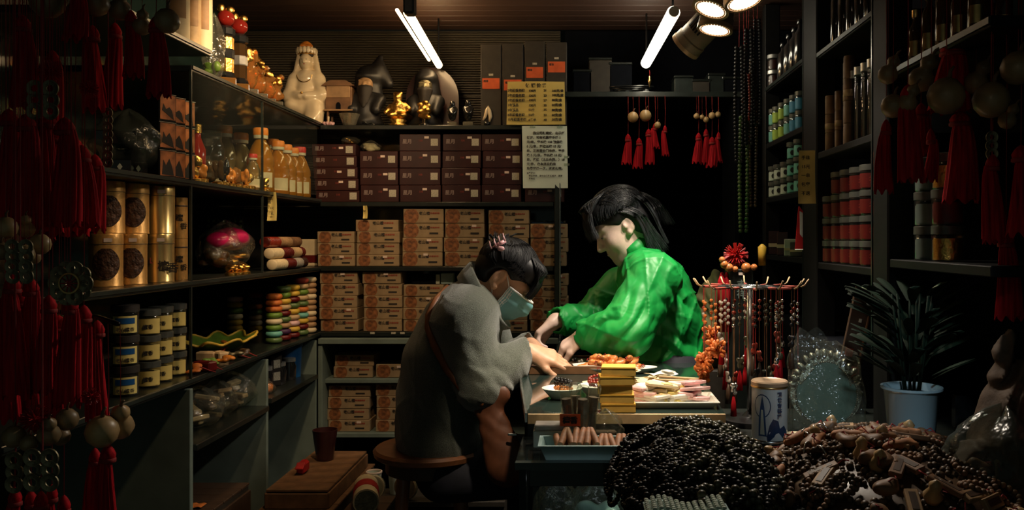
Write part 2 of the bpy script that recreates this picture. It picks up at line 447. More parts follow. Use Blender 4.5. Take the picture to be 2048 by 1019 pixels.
mat('medallion', (.075, .032, .015), .5, .3, var=.8, scale=130, bump=.6, bscale=90); film('glass_pane', (.93, .97, .95), .01, .03, 0, lo=.01, hi=.10)
film('jar_clear', (.94, .96, .94), .015, .06, .1, lo=.01, hi=.30); film('bag_dim', (.75, .8, .76), .25, .25, 1.0, 18, (.12, .14, .12), .02, .20)
liquid('oil_amber', (1.0, .42, .05), .7); liquid('oil_pale', (.85, .66, .30), .35); liquid('crystal_amber', (.98, .50, .14), .35, .04); liquid('crystal_clear', (.85, .80, .62), .25)
liquid('red_glass', (.75, .06, .04), .5); liquid('crystal_dark', (.35, .2, .08), .3)
mat('tube_warm', (1, .8, .5), .5, emit=(1.0, .66, .32), estr=TUBE_WARM)
mat('tube_white', (1, 1, .9), .5, emit=(1.0, .90, .68), estr=TUBE_WHITE)
mat('lamp_face', (1, .9, .8), .5, emit=(1.0, .78, .54), estr=2)
mat('case_fill_light', (1, 1, 1), .5, emit=(.85, .95, 1.0), estr=2.2)
mat('led_red', (1, .05, .05), .5, emit=(1, .02, .02), estr=1.5)

# ------------------------------------------------------------------ the room
XL, XR, YB, YW, ZT = -1.055, .72, 3.45, 3.78, 2.12
XWL, XWR, XD = -1.5, 1.14, -.087
struct('floor', G().box((-.2, 2.5, -.02), (2.9, 4.6, .04)).mesh('floor', 'floor_dark'))
ce = struct('ceiling', G().box((-.2, 2.5, ZT + .04), (2.9, 4.6, .04)).mesh('ceiling', 'ceiling_wood'))
pm = G().box((0, 0, 0), (2.62, .076, .02), .003).mesh('plank', 'ceiling_wood')
for i in range(8): ob('plank', pm, ce, ((XWL + XWR) / 2, 3.16 + i * .08, ZT + .008))
wb = G()
nrib = 104
for i in range(nrib):
    z = 1.0 + i * (ZT - 1.0) / nrib; h = (ZT - 1.0) / nrib
    if i % 26 == 25: continue
    wb.box(((XWL + XD) / 2, YW, z + h / 2), (XD - XWL, .010, h * .8), .002)
wbk = struct('wall_back', G().box(((XWL + XD) / 2, YW + .03, 1.06), (XD - XWL, .04, 2.12)).mesh('wall_back', 'wall_rib'))
ribs = ob('corrugated_cladding', wb.mesh('corrugated_cladding', 'wall_rib'), wbk); ribs['kind'] = 'stuff'
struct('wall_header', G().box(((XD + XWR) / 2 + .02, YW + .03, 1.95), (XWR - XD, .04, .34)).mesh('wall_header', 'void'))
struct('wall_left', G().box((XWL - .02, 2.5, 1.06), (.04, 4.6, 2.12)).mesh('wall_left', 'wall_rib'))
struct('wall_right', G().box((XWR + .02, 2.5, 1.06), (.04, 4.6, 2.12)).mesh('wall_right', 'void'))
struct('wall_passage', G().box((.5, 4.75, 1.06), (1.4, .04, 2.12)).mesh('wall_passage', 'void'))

# ------------------------------------------------------------------ lamps
def tube_lamp(p0, p1, r, m, label, thin=None):
    p0, p1 = Vector(p0), Vector(p1); t = thing('ceiling_tube_lamp', label, 'lamp', (p0 + p1) / 2); c = (p0 + p1) / 2
    d = (p1 - p0).normalized()
    ob('tube', G().tube([p0 - c, p1 - c], r, 16).mesh('tube', m, True, 40), t)
    for q, s in ((p0, -1), (p1, 1)):
        ob('end_cap', G().tube([q - c + d * s * .001, q - c + d * s * .014], r * .82, 14).mesh('end_cap', 'white_plastic'), t)
    if thin: ob('slim_tube', G().tube([Vector(thin[0]) - c, Vector(thin[1]) - c], r * .38, 10).mesh('slim_tube', m, True, 40), t)
    for q in (p0.lerp(p1, .02), p0.lerp(p1, .98)):
        ob('hanger', G().tube([q - c + Vector((0, 0, r)), Vector((q.x, q.y, ZT)) - c], .004, 6).mesh('hanger', 'black_metal'), t)
    return t
a0, a1 = at(816, 26, 2.70), at(878, 130, 3.58)
lt = tube_lamp(a0, a1, .0145, 'tube_warm', 'warm fluorescent tube pair slanting above the statue shelf', (at(794, 20, 2.72), at(858, 120, 3.5)))
ob('holder', G().box((0, 0, 0), (.034, .05, .07), .006).mesh('holder', 'black_metal'), lt, a0 - (a0 + a1) / 2 + Vector((.012, -.03, .02)))
b0, b1 = at(1347, 25, 2.72), at(1292, 126, 3.5)
tube_lamp(b0, b1, .021, 'tube_white', 'bright white light tube hanging over the woman in green')
def spot(pos, aim, watts, label, size=R(100), face=True, r=.052, col=(1, .87, .71)):
    pos, aim = Vector(pos), Vector(aim); d = (aim - pos).normalized(); q = d.to_track_quat('-Z', 'Y').to_euler()
    t = thing('ceiling_spotlight', label, 'lamp', pos, q)
    ob('housing', cached(('sl', r), lambda: G().lathe([(r * .93, .0), (r * .93, .006), (r, .006), (r, .03), (r * .94, .034), (r * .94, .13), (r * .8, .142), (.0, .142)], 28).mesh('housing', 'lamp_body', True, 35)), t)
    ob('rim', cached(('sr', r), lambda: G().lathe([(r * .88, -.006), (r * 1.04, -.006), (r * 1.04, .007), (r * .95, .007), (r * .88, -.006)], 28).mesh('rim', 'lamp_ring', True, 35)), t)
    ob('light_face', cached(('sf', r), lambda: G().lathe([(0, -.003), (r * .88, -.003)], 24).mesh('light_face', 'lamp_face')), t)
    def dots():
        g = G()
        for i in range(30):
            a = 2 * math.pi * i / 30; g.box((math.cos(a) * r * .8, math.sin(a) * r * .8, -.005), (.004, .006, .002), 0, Euler((0, 0, a)))
        return g.mesh('grille', 'lamp_ring')
    ob('grille', cached(('sd', r), dots), t)
    def vents():
        g = G()
        for i in range(5):
            a = math.pi * .9 + i * .22; g.box((math.cos(a) * r * .945, math.sin(a) * r * .945, .085), (.004, .006, .045), 0, Euler((0, 0, a)))
        return g.mesh('vent_slot', 'black_metal')
    ob('vent_slot', cached(('sv', r), vents), t)
    top = Vector((0, 0, .14)); up = q.to_matrix().inverted() @ Vector((0, 0, ZT - pos.z)); 
    ob('arm', G().tube([top, top.lerp(up, .5) + Vector((0, 0, .01)), up], .008, 8).mesh('arm', 'lamp_body', True), t)
    ld = bpy.data.lights.new('spot_beam', 'SPOT'); ld.energy = watts; ld.color = col; ld.spot_size = size; ld.spot_blend = .6; ld.shadow_soft_size = .035
    lo = bpy.data.objects.new('spot_beam', ld); COL.objects.link(lo); lo.parent = t; lo.location = (0, 0, -.012)
    return t
spot(at(1430, 57, 2.55), (.22, 2.44, .8), SPOT_W * 1.6, 'lit round spotlight pointing straight down, lowest of the lamp cluster', R(82))
spot(at(1422, 16, 2.40), (.03, 2.22, .9), SPOT_W * 1.35, 'tilted lit spotlight in the middle of the lamp cluster', R(112))
spot(at(1488, 0, 2.22), (.66, 1.97, .80), SPOT_W * .6, 'lit spotlight cut by the top edge of the photo', R(80))
spot(at(1372, 92, 2.75), (-.55, 3.45, .95), SPOT_W * .10, 'unlit-looking spotlight turned to the wall, dim beige housing with slots', R(80))
spot((-.62, 2.25, 2.0), (-1.15, 2.95, 1.45), SPOT_SHELF * 4.6, 'spotlight above the crystal ornaments, beyond the top edge', R(85), col=(1, .68, .38))
spot((-.25, 1.75, 2.03), (-1.15, 2.2, 1.15), SPOT_SHELF * 1.5, 'spotlight aimed at the gold tins, beyond the top edge', R(70), col=(1, .68, .38))
spot((.10, 1.62, 2.03), (.10, 2.26, .8), SPOT_W * 2.6, 'spotlight aimed at the front of the table, beyond the top edge', R(38), col=(1, .80, .56))
spot((.42, .90, 1.57), (.665, 1.97, .83), SPOT_W * .55, 'added cool spotlight for the flower pot, replacing an unseen front tube', R(25), col=(.72, .90, 1.0))  # added lamp, stands in for an unseen cool tube at the shop front
# ------------------------------------------------------------------ shelving
ZA, ZB, ZC_, ZD, ZE, ZF = 1.657, 1.345, 1.083, .818, .636, .402
def board(x0, x1, y0, y1, z, m='lacquer', t=.018):
    return G().box(((x0 + x1) / 2, (y0 + y1) / 2, z - t / 2), (x1 - x0, y1 - y0, t), .002).mesh('shelf_board', m)
bs = thing('wall_shelf', 'black back wall shelving stacked with kraft and maroon boxes', 'shelf')
for z in (ZA, ZB, ZC_, ZD): ob('shelf_board', board(XL, XD - .02, YB, YW - .05, z), bs)
ob('side_post', G().box((XD - .006, YB + .15, 1.25), (.022, .32, .9), .003).mesh('side_post', 'lacquer'), bs)
ob('side_post', G().box((XD + .006, YB - .008, 1.02), (.006, .006, 1.27), .001).mesh('metal_edge', 'steel'), bs)
ob('back_panel', G().box(((XL + XD) / 2, YW - .04, 1.1), (XD - XL, .012, 1.1)).mesh('back_panel', 'mirror_green'), bs)
lc = thing('base_cabinet', 'low open cabinet under the back wall shelving', 'cabinet')
ob('worktop', G().box(((XL + XD) / 2, YB + .15, ZD - .035), (XD - XL, .36, .022), .002).mesh('worktop', 'panel_green'), lc)
for z in (ZE - .012, ZF): ob('shelf_board', board(XL, XD, YB + .02, YW - .05, z, 'panel_green'), lc)
ob('side_panel', G().box((XL + .006, YB + .15, .39), (.018, .34, .78), .002).mesh('side_panel', 'panel_green'), lc)
ob('side_panel', G().box((XD, YB + .15, .39), (.018, .34, .78), .002).mesh('side_panel', 'panel_green'), lc)
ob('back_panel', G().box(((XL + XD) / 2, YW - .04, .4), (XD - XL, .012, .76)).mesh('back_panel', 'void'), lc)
for px_ in (745, 787, 805):
    ob('price_tag', G().box((0, 0, 0), (.018, .003, .008)).mesh('price_tag', 'sticker'), bs, at(px_, 667, YB - .004) + Vector((0, 0, .003)))
ls = thing('side_shelf', 'long dark side shelving holding crystal, oil bottles and gold tins', 'shelf')
for z, y0 in ((ZA + .012, 2.31), (ZB + .012, 1.55), (ZC_, 1.55), (ZD, 1.55)):
    ob('shelf_board', board(XWL, XL, y0, YW - .05, z, 'lacquer'), ls)
    ob('edge_strip', G().box((XL + .002, (y0 + YB) / 2, z - .006), (.004, YB - y0, .009)).mesh('edge_strip', 'lacquer_edge'), ls)
ob('back_panel', G().box((XWL + .012, 2.7, 1.5), (.012, 2.1, 1.3)).mesh('back_panel', 'mirror_green'), ls)
for y, z0, z1 in ((2.31, ZD, ZA), (2.83, ZC_, ZA)):
    ob('glass_edge', G().box((XL - .003, y, (z0 + z1) / 2), (.006, .006, z1 - z0)).mesh('glass_edge', 'lacquer_edge'), ls)
ob('glass_door', G().box((XL - .002, 2.57, (ZB + ZA) / 2 + .012), (.004, .515, ZA - ZB - .03)).mesh('glass_door', 'glass_pane'), ls)
ob('glass_door', G().box((XL - .008, 3.13, (ZB + ZA) / 2 + .012), (.004, .60, ZA - ZB - .03)).mesh('glass_door', 'glass_pane'), ls)
ob('upper_board', board(XWL, XL, 1.95, 2.43, 1.735, 'lacquer'), ls)
ob('edge_strip', G().box((XL + .002, 2.19, 1.729), (.004, .48, .009)).mesh('edge_strip', 'lacquer_edge'), ls)
sb = thing('side_cabinet', 'grey green laminate base cabinet under the side shelving', 'cabinet')
for y in (2.31, 2.87, 3.40): ob('divider_panel', G().box(((XWL + XL) / 2, y, .395), (XL - XWL, .018, .79), .002).mesh('divider_panel', 'panel_green'), sb)
for y0, y1, z in ((2.32, 2.86, ZE), (2.88, 3.39, ZE + .02)): ob('shelf_board', board(XWL, XL + .01, y0, y1, z, 'lacquer'), sb)
ob('back_panel', G().box((XWL + .012, 2.85, .4), (.012, 1.1, .78)).mesh('back_panel', 'panel_green'), sb)

rc = thing('side_bookcase', 'tall black bookcase of jars and bottles beyond the plants', 'shelf')
for y in (3.335, 2.67, 2.04): ob('post', G().box((XR + .03, y, 1.06), (.06, .05 if y > 3 else .16 if y > 2.5 else .10, 2.1), .004).mesh('post', 'black_gloss'), rc)
BAY = [((2.75, 3.31), (1.784, 1.565, 1.354, 1.135)), ((2.09, 2.59), (1.764, 1.459, 1.125)), ((1.5, 1.99), (1.593, 1.15))]
for (y0, y1), zs in BAY:
    for z in zs:
        ob('shelf_board', board(XR + .005, XWR - .02, y0, y1, z, 'black_gloss', .02), rc)
    ob('edge_strip', G().box((XR + .003, (y0 + y1) / 2, zs[0] - .009), (.005, y1 - y0, .012)).mesh('edge_strip', 'lacquer_edge'), rc)
for y in (2.745, 2.095): ob('edge_strip', G().box((XR + .0, y, 1.5), (.004, .006, 1.2)).mesh('edge_strip', 'lacquer_edge'), rc)
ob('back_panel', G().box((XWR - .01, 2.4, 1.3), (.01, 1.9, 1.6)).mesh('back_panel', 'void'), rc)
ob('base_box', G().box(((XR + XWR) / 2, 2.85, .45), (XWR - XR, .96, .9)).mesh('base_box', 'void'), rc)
# shelf over the doorway
ds = thing('door_shelf', 'narrow grey shelf above the dark doorway', 'shelf')
ob('shelf_board', G().box(((XD + .66) / 2 + .01, YB + .16, 1.782), (.66 - XD, .32, .022), .002).mesh('shelf_board', 'lacquer_edge'), ds)
ob('bracket', G().box((.64, YB + .16, .9), (.02, .3, 1.75)).mesh('bracket', 'void'), ds)
# ------------------------------------------------------------------ table and counter
tb = thing('work_table', 'dark glass topped table between the two women', 'table', (0, 0, 0))
TP = [(-.20, 2.76), (-.120, 1.935), (.33, 1.935), (.36, 2.76)]
ob('table_top', G().prism(TP, 'z', .785, .80).mesh('table_top', 'table_glass'), tb)
ob('wood_edge', G().prism([(-.118, 1.925), (.33, 1.925), (.33, 1.935), (-.118, 1.935)], 'z', .779, .80).mesh('wood_edge', 'wood_pale'), tb)
ob('metal_edge', G().prism([(-.205, 2.76), (-.125, 1.93), (-.120, 1.93), (-.20, 2.76)], 'z', .781, .802).mesh('metal_edge', 'steel'), tb)
for x, y in ((-.11, 1.99), (-.16, 2.70), (.32, 2.70), (.32, 1.99)): ob('leg', G().box((x, y, .392), (.03, .03, .784), .003).mesh('leg', 'black_metal'), tb)
ct = thing('sales_counter', 'dark shop counter carrying beads, tin and silver mirror', 'counter')
ob('worktop', G().box((.595, 1.40, .722), (1.03, .58, .016)).mesh('worktop', 'lacquer'), ct)
ob('worktop', G().box((.75, 2.02, .722), (.76, .64, .016)).mesh('worktop', 'lacquer'), ct)
ob('body', G().box((.60, 1.40, .36), (1.00, .56, .71)).mesh('body', 'void'), ct)
ob('body', G().box((.76, 2.02, .36), (.72, .6, .71)).mesh('body', 'void'), ct)
st = thing('glass_showcase', 'small glass showcase in front of the table', 'display case')
ob('worktop', G().box((.10, 1.815, .742), (.46, .226, .014)).mesh('worktop', 'glass_pane'), st); ob('top_frame', G().box((.10, 1.712, .742), (.46, .018, .0145)).mesh('top_frame', 'lacquer_edge'), st)
ob('front_board', G().box((.115, 1.715, .718), (.43, .012, .034)).mesh('front_board', 'lacquer'), st)
ob('glass_front', G().box((.115, 1.708, .45), (.42, .004, .50)).mesh('glass_front', 'glass_pane'), st)
ob('side_glass', G().box((-.115, 1.815, .50), (.004, .2, .46)).mesh('side_glass', 'glass_pane'), st)
ob('floor_board', G().box((.10, 1.815, .19), (.44, .2, .02)).mesh('floor_board', 'panel_green'), st)
for x in (-.115, .32):
    for y in (1.71, 1.92): ob('corner_post', G().box((x, y, .368), (.014, .014, .735)).mesh('corner_post', 'black_metal'), st)
ob('case_fill_light', G().tube([(-.10, 1.728, .712), (.31, 1.728, .712)], .004, 8).mesh('case_fill_light', 'case_fill_light', True), st)  # added glowing strip, only there to brighten the showcase inside
# ------------------------------------------------------------------ people
def head_prims(c, fwd, up, s=1.0, ear=1.0, eo=0.0):
    """skull, face, ears and neck stub in a head frame: x forward, y to the side, z up"""
    fwd = Vector(fwd).normalized(); up = Vector(up); side = up.cross(fwd).normalized(); up = fwd.cross(side).normalized()
    M = np.array([[fwd[i], side[i], up[i]] for i in range(3)])
    def P(x, y, z): return np.array(c) + M @ (np.array((x, y, z)) * s)
    def E(sgn, x, y, z, r, k, tilt=None):
        m = M
        if tilt: m = M @ np.array(Euler(tilt).to_matrix())
        return (sgn + 'ell', P(x, y, z), tuple(q * s for q in r), m, k * s)
    def C(sgn, a, b, ra, rb, k): return (sgn + 'cap', P(*a), P(*b), ra * s, rb * s, k * s)
    pr = [E('', -.012, 0, .03, (.095, .076, .083), .02), E('', .026, 0, -.03, (.064, .062, .085), .03), E('', .03, 0, -.085, (.052, .05, .035), .03),
          C('', (.066, -.01, -.104), (.066, .01, -.104), .018, .018, .025), E('', .066, 0, .022, (.022, .05, .02), .02),
          E('', .052, .036, -.035, (.03, .024, .03), .025), E('', .052, -.036, -.035, (.03, .024, .03), .025),
          C('', (.084, 0, .012), (.107, 0, -.034), .008, .0125, .012), C('', (.094, -.012, -.038), (.094, .012, -.038), .009, .009, .008),
          E('-', .095, .032, .0, (.016, .02, .011), .012), E('-', .095, -.032, .0, (.016, .02, .011), .012),
          E('', .073, .032, -.003, (.0135, .0145, .0115), .004), E('', .073, -.032, -.003, (.0135, .0145, .0115), .004),
          C('', (.083, -.019, -.062), (.083, .019, -.062), .0075, .0075, .008), C('', (.081, -.016, -.075), (.081, .016, -.075), .0085, .0085, .008),
          C('-', (.095, -.02, -.069), (.095, .02, -.069), .003, .003, .004)]
    for sd in (1, -1):
        pr += [E('', -.012, (.074 + eo) * sd, -.008, (.019 * ear, .009, .032 * ear), .006, (R(-8 * sd), R(12), R(-18 * sd))), E('', -.004, (.073 + eo) * sd, -.034 * ear, (.010 * ear, .008, .012 * ear), .006),
               E('-', -.008, (.0855 + eo) * sd, -.002, (.011 * ear, .006, .02 * ear), .005, (0, R(12), 0)), E('', .002, .078 * sd, -.008, (.006, .005, .009), .004)]
    return pr, P, M

def hand_prims(wrist, dr, nrm, side, curls, splay=.10, s=1.0, thumb=.5):
    """palm and five fingers. dr: along the hand, nrm: out of the back of the hand, side: +1 puts the thumb on dr x nrm"""
    d = Vector(dr).normalized(); n = Vector(nrm); n = (n - d * n.dot(d)).normalized(); t = d.cross(n) * side
    w = Vector(wrist); out = []
    def P(a, b, c): return w + (d * a + t * b + n * c) * s
    out.append(('cap', P(.0, 0, 0), P(.022, 0, 0), .024 * s, .024 * s, .02, (tuple(n), .72)))
    for b0, b1 in ((-.027, -.030), (-.010, -.011), (.008, .009), (.024, .027)):
        out.append(('cap', P(.018, b0 * .7, -.002), P(.082 - abs(b1) * .22, b1, .0), .0155 * s, .0125 * s, .014))
    out.append(('cap', P(.015, .018, -.008), P(.05, .03, -.012), .017 * s, .014 * s, .014))
    L_ = [(.040, .024, .019), (.044, .028, .021), (.041, .026, .02), (.032, .02, .018)]
    base = [(.080, .027), (.083, .009), (.080, -.010), (.072, -.029)]
    for i in range(4):
        p = P(base[i][0], base[i][1], .0); ang = 0; sp = (1.5 - i) * splay; dd = (d * math.cos(sp) + t * math.sin(sp)).normalized()
        for j in range(3):
            ang += curls[i] * (.9, 1.1, .75)[j]; v = dd * math.cos(ang) - n * math.sin(ang); q = p + v * L_[i][j] * s
            r0 = (.0098, .0089, .0082)[j] * (1, 1, .98, .88)[i] * s; out.append(('cap', p, q, r0, r0 * .92, .0045)); p = q
    p = P(.03, .026, -.008); a = .75 - thumb * .3
    for j, l in enumerate((.04, .032, .026)):
        v = (d * math.cos(a) + t * math.sin(a) - n * (.25 + thumb * .3 * j)).normalized(); q = p + v * l * s
        r0 = (.0125, .0105, .0095)[j] * s; out.append(('cap', p, q, r0, r0 * .9, .006)); p = q; a -= .28 + .25 * thumb
    return out

def locks(name, m, P, n, fn, r, seg=9):
    """hair locks: fn(k) gives a list of head-frame points"""
    g = G()
    for k in range(n):
        pts = [Vector(P(*q)) for q in fn(k)]
        rr = [r * (.35 + .75 * math.sin(math.pi * min(1, .12 + .88 * i / (len(pts) - 1)) ** .8)) for i in range(len(pts))]
        rr[-1] = r * .12
        g.tube(pts, rr, 5)
    return g

def folds(rules, crease=.003):
    """cloth folds as ridges: (point, direction across the folds, wavelength, reach, depth)"""
    def f(x, y, z):
        d = np.zeros_like(x)
        for p, v, wl, reach, amp in rules:
            q = np.stack([x - p[0], y - p[1], z - p[2]], 1); v = np.array(Vector(v).normalized()); r2 = (q ** 2).sum(1)
            ph = q @ v + .012 * np.sin(q[:, 2] * 31 + q[:, 0] * 17) + .008 * np.sin(q[:, 0] * 57 - q[:, 1] * 23)
            d += amp * np.exp(-r2 / (2 * reach * reach)) * ((1 - np.abs(2 * (ph / wl - np.floor(ph / wl)) - 1)) ** 1.4 - .45)
        u = 17 * x + 7 * z + 8 * y + 2.2 * np.sin(11 * z + 7 * y) + 1.3 * np.sin(17 * x); v = 15 * z - 10 * x - 7 * y + 2 * np.sin(13 * x - 5 * y); w = 21 * x - 19 * z + 2.5 * np.sin(9 * z + 15 * x)
        d -= crease * ((1 - np.abs(np.sin(u))) ** 4 + (1 - np.abs(np.sin(v))) ** 4 * .9 + (1 - np.abs(np.sin(w))) ** 5 * .7 - .35)
        return d
    return f

# ---- seated woman in the grey wool coat (profile, facing the table)
YS = 2.62; base = Vector((-.41, YS, 0))
hc = at(1013, 556, YS); hp, HP, HM = head_prims(hc, (.77, -.10, -.64), (.62, 0, .77), .86, 1.18, .010)
neck0, neck1 = HP(-.03, 0, -.07), at(950, 612, YS)
shN, elN, wrN = at(925, 645, 2.47), at(965, 772, 2.42), at(1056, 702, 2.50)
shF, elF, wrF = at(965, 640, 2.79), at(1000, 735, 2.82), at(1062, 690, 2.72)
sk = hp + [('cap', neck0, neck1, .05, .058, .03), ('cap', neck1, at(925, 680, YS), .06, .11, .05, ((0, 1, 0), 1.25)), ('cap', at(925, 680, YS), at(890, 840, YS), .11, .115, .05, ((0, 1, 0), 1.3)),
           ('cap', shN, elN, .045, .038, .03), ('cap', elN, wrN, .036, .024, .02), ('cap', shF, elF, .045, .038, .03), ('cap', elF, wrF, .036, .024, .02)]
sk += hand_prims(wrN + Vector((.006, 0, 0)), (.93, .16, -.30), (.25, -.42, .87), 1, (.16, .20, .26, .32), .06, .92, .6)
sk += hand_prims(wrF, (.86, -.30, -.42), (.35, .25, .9), -1, (.35, .4, .45, .5), .05, .92, .6)
pw = ob('person', imesh('person', 'skin', sk, .0032, None, base), None, base)
tag(pw, 'seated person in grey wool coat and blue face mask bending over the table', 'person')
ysq = ((0, 1, 0), 1.35)
cp = [('cap', at(890, 858, YS), at(893, 790, YS), .150, .142, .03, ysq), ('cap', at(893, 790, YS), at(904, 715, YS), .142, .138, .03, ysq), ('cap', at(904, 715, YS), at(926, 648, YS), .138, .118, .03, ysq),
      ('cap', at(926, 648, YS), at(945, 612, YS), .116, .078, .04, ysq),
      ('cap', at(938, 632, 2.50), at(938, 632, 2.76), .085, .085, .05),
      ('cap', shN, elN, .082, .072, .025), ('cap', elN, elN.lerp(wrN, .55), .072, .060, .02), ('cap', elN.lerp(wrN, .5), wrN + Vector((-.012, 0, 0)), .060, .043, .012),
      ('cap', shF, elF, .08, .068, .025), ('cap', elF, wrF + Vector((-.01, 0, 0)), .064, .042, .02),
      ('-cap', neck1 + Vector((.03, 0, .03)), at(985, 560, YS), .055, .06, .012),
      ('-cap', at(700, 990, YS), at(1100, 1000, YS), .145, .145, .012, ((0, 1, 0), 4.0))]
for wr, el in ((wrN, elN), (wrF, elF)):
    v = (wr - el).normalized(); cp.append(('-cap', wr + v * .012, wr + v * .05, .036, .044, .004))
fd = folds([(elN.lerp(wrN, .25), (wrN - elN), .042, .055, .009), (elN + Vector((-.01, 0, .05)), (.2, 0, 1), .05, .05, .006), (shN + Vector((.03, 0, -.03)), (.8, 0, .5), .06, .06, .004),
            (at(955, 720, 2.45), (.9, 0, .35), .07, .09, .008), (at(870, 800, 2.5), (.6, .2, .5), .12, .12, .006), (at(985, 720, 2.5), (.9, 0, .1), .055, .06, .010)])
ob('coat', imesh('coat', 'wool', cp, .0050, fd, base), pw)
# shirt-style collar: a thick folded band round the neck, standing off the back
def collar_path(t, grow, lift):
    a = t * 2 * math.pi; c = at(968, 598, YS); ax = (at(1000, 648, YS) - at(933, 548, YS)); L_ = ax.length / 2; ax.normalize(); nrm = Vector((-ax.z, 0, ax.x)) * -1
    return c + ax * math.cos(a) * (L_ + grow) + Vector((0, 1, 0)) * math.sin(a) * (.084 + grow) + nrm * lift
g = G(); nn = 48
rings = [(.0, .012), (.004, .024), (.012, .022), (.020, .004), (.028, -.022), (.022, -.026), (.010, -.006), (.0, .0)]
vs = []; fs = []
for i in range(nn):
    for gr, lf in rings:
        bk = .5 - .5 * math.cos(2 * math.pi * i / nn); vs.append(collar_path(i / nn, gr, lf * (.8 + .5 * bk)) - base)
for i in range(nn):
    for j in range(len(rings)): fs.append((i * 8 + j, ((i + 1) % nn) * 8 + j, ((i + 1) % nn) * 8 + (j + 1) % 8, i * 8 + (j + 1) % 8))
ob('collar', g.add(vs, fs).mesh('collar', 'wool', True), pw)
# hair: cap, bun and locks
def cloud(c, r): return ('ell', c, r, HM, .02)
hpr = [('ell', HP(-.018, 0, .04), (.092, .081, .080), HM, .02), ('ell', HP(-.05, 0, .0), (.065, .074, .066), HM, .03), ('ell', HP(.050, 0, .080), (.042, .060, .036), HM, .03), ('ell', HP(.068, 0, .062), (.028, .052, .032), HM, .02),
       ('ell', HP(-.078, 0, .065), (.042, .045, .045), HM, .03), ('-ell', HP(.075, 0, -.06), (.085, .12, .085), HM, .015), ('-ell', HP(-.005, .1, -.03), (.035, .05, .045), HM, .01), ('-ell', HP(-.005, -.1, -.03), (.040, .052, .050), HM, .01)]
def hairdisp(x, y, z): return .0022 * np.sin(x * 260 + 40 * np.sin(z * 30)) * np.sin(y * 190 + z * 60)
ob('hair', imesh('hair', 'hair', hpr, .0042, None, base), pw)
def smoothed(P, k=2):
    out = []; n = len(P)
    for i in range(n - 1):
        a, b, c, d = P[max(i - 1, 0)], P[i], P[i + 1], P[min(i + 2, n - 1)]
        for j in range(k): t = j / k; out.append(.5 * (2 * b + (c - a) * t + (2 * a - 5 * b + 4 * c - d) * t * t + (3 * b - a - 3 * c + d) * t ** 3))
    return out + [P[-1]]
def strands(nm, m, base_, par, n, fn, r):
    """many fine hairs; fn(k) gives head-frame points"""
    g = G(); VS = []; FS = []
    for k in range(n):
        q = smoothed([Vector(HP(*p)) - base_ for p in fn(k)]); m_ = len(q); o = len(VS)
        for i in range(m_):
            t = (q[min(i + 1, m_ - 1)] - q[max(i - 1, 0)]).normalized(); u = t.orthogonal().normalized(); v = t.cross(u); rr = r * (1 - .75 * (i / (m_ - 1)) ** 2)
            for j in range(3): a = 2.094 * j; VS.append(q[i] + (u * math.cos(a) + v * math.sin(a)) * rr)
        for i in range(m_ - 1):
            for j in range(3): FS.append((o + i * 3 + j, o + i * 3 + (j + 1) % 3, o + i * 3 + 3 + (j + 1) % 3, o + i * 3 + 3 + j))
    g.v = [tuple(p) for p in VS]; g.f = FS
    ob(nm, g.mesh(nm, m, True), par)['kind'] = 'stuff'
def sweep(c, rad, th0, th1, ph0, ph1, n=8, lift=0.0):
    pts = []; rad = [q * 1.09 for q in rad]
    for i in range(n):
        t = i / (n - 1); th = th0 + (th1 - th0) * t; ph = ph0 + (ph1 - ph0) * t; f = 1 + lift * math.sin(math.pi * t)
        pts.append((c[0] + rad[0] * f * math.cos(ph) * math.cos(th), c[1] + rad[1] * f * math.sin(ph), c[2] + rad[2] * f * math.cos(ph) * math.sin(th)))
    return pts
def lk(k): ph = U(-1.5, 1.5); return sweep((-.018, 0, .04), (.100 + U(0, .004), .088 + U(0, .004), .089 + U(0, .004)), R(U(-5, 50)), R(U(105, 150)), ph, ph * .35, lift=U(0, .03))
def lk2(k): ph = U(-1.3, 1.3); return sweep((-.020, 0, .036), (.102 + U(0, .004), .088 + U(0, .004), .089 + U(0, .004)), R(U(190, 235)), R(U(110, 140)), ph, ph * .35, lift=U(0, .03))
strands('hair_strand', 'hair', base, pw, 800, lk, .0015); strands('hair_strand', 'hair', base, pw, 600, lk2, .0015)
def lk3(k): sd = 1 if k % 2 else -1; th = R(U(60, 150)); return sweep((-.018, 0, .04), (.101 + U(0, .004), .090 + U(0, .004), .090 + U(0, .004)), th, R(125), sd * U(.9, 1.4), sd * U(.15, .4), lift=U(0, .03))
strands('hair_strand', 'hair', base, pw, 800, lk3, .0015)
def fr(k):                                            # bangs falling over the brow
    y = U(-.07, .07); x0 = U(.02, .07); o = U(0, .014); return [(x0, y * .8, .118), (x0 + .03, y, .104), (.088 + o, y, .070), (.098 + o, y * 1.05, .036 + U(-.012, .01)), (.100 + o, y * 1.08 + U(-.006, .006), U(-.012, .018))]
strands('fringe', 'hair', base, pw, 240, fr, .0017)
def sp(k):                                            # loose ends above the clip
    b = at(1003 + U(-14, 14), 492, YS + U(-.03, .03)); s_ = U(-1, 1)
    return [b, b + Vector((s_ * .012, 0, .012)), b + Vector((s_ * .028 - .008, 0, .022 + U(0, .014))), b + Vector((s_ * .035 + .006 * s_, 0, .030 + U(0, .018)))]
g = G()
for k in range(16):
    pts = [p - base for p in sp(k)]; g.tube(pts, [.005, .0055, .004, .0008], 5)
ob('hair_tuft', g.mesh('hair_tuft', 'hair', True), pw)['kind'] = 'stuff'
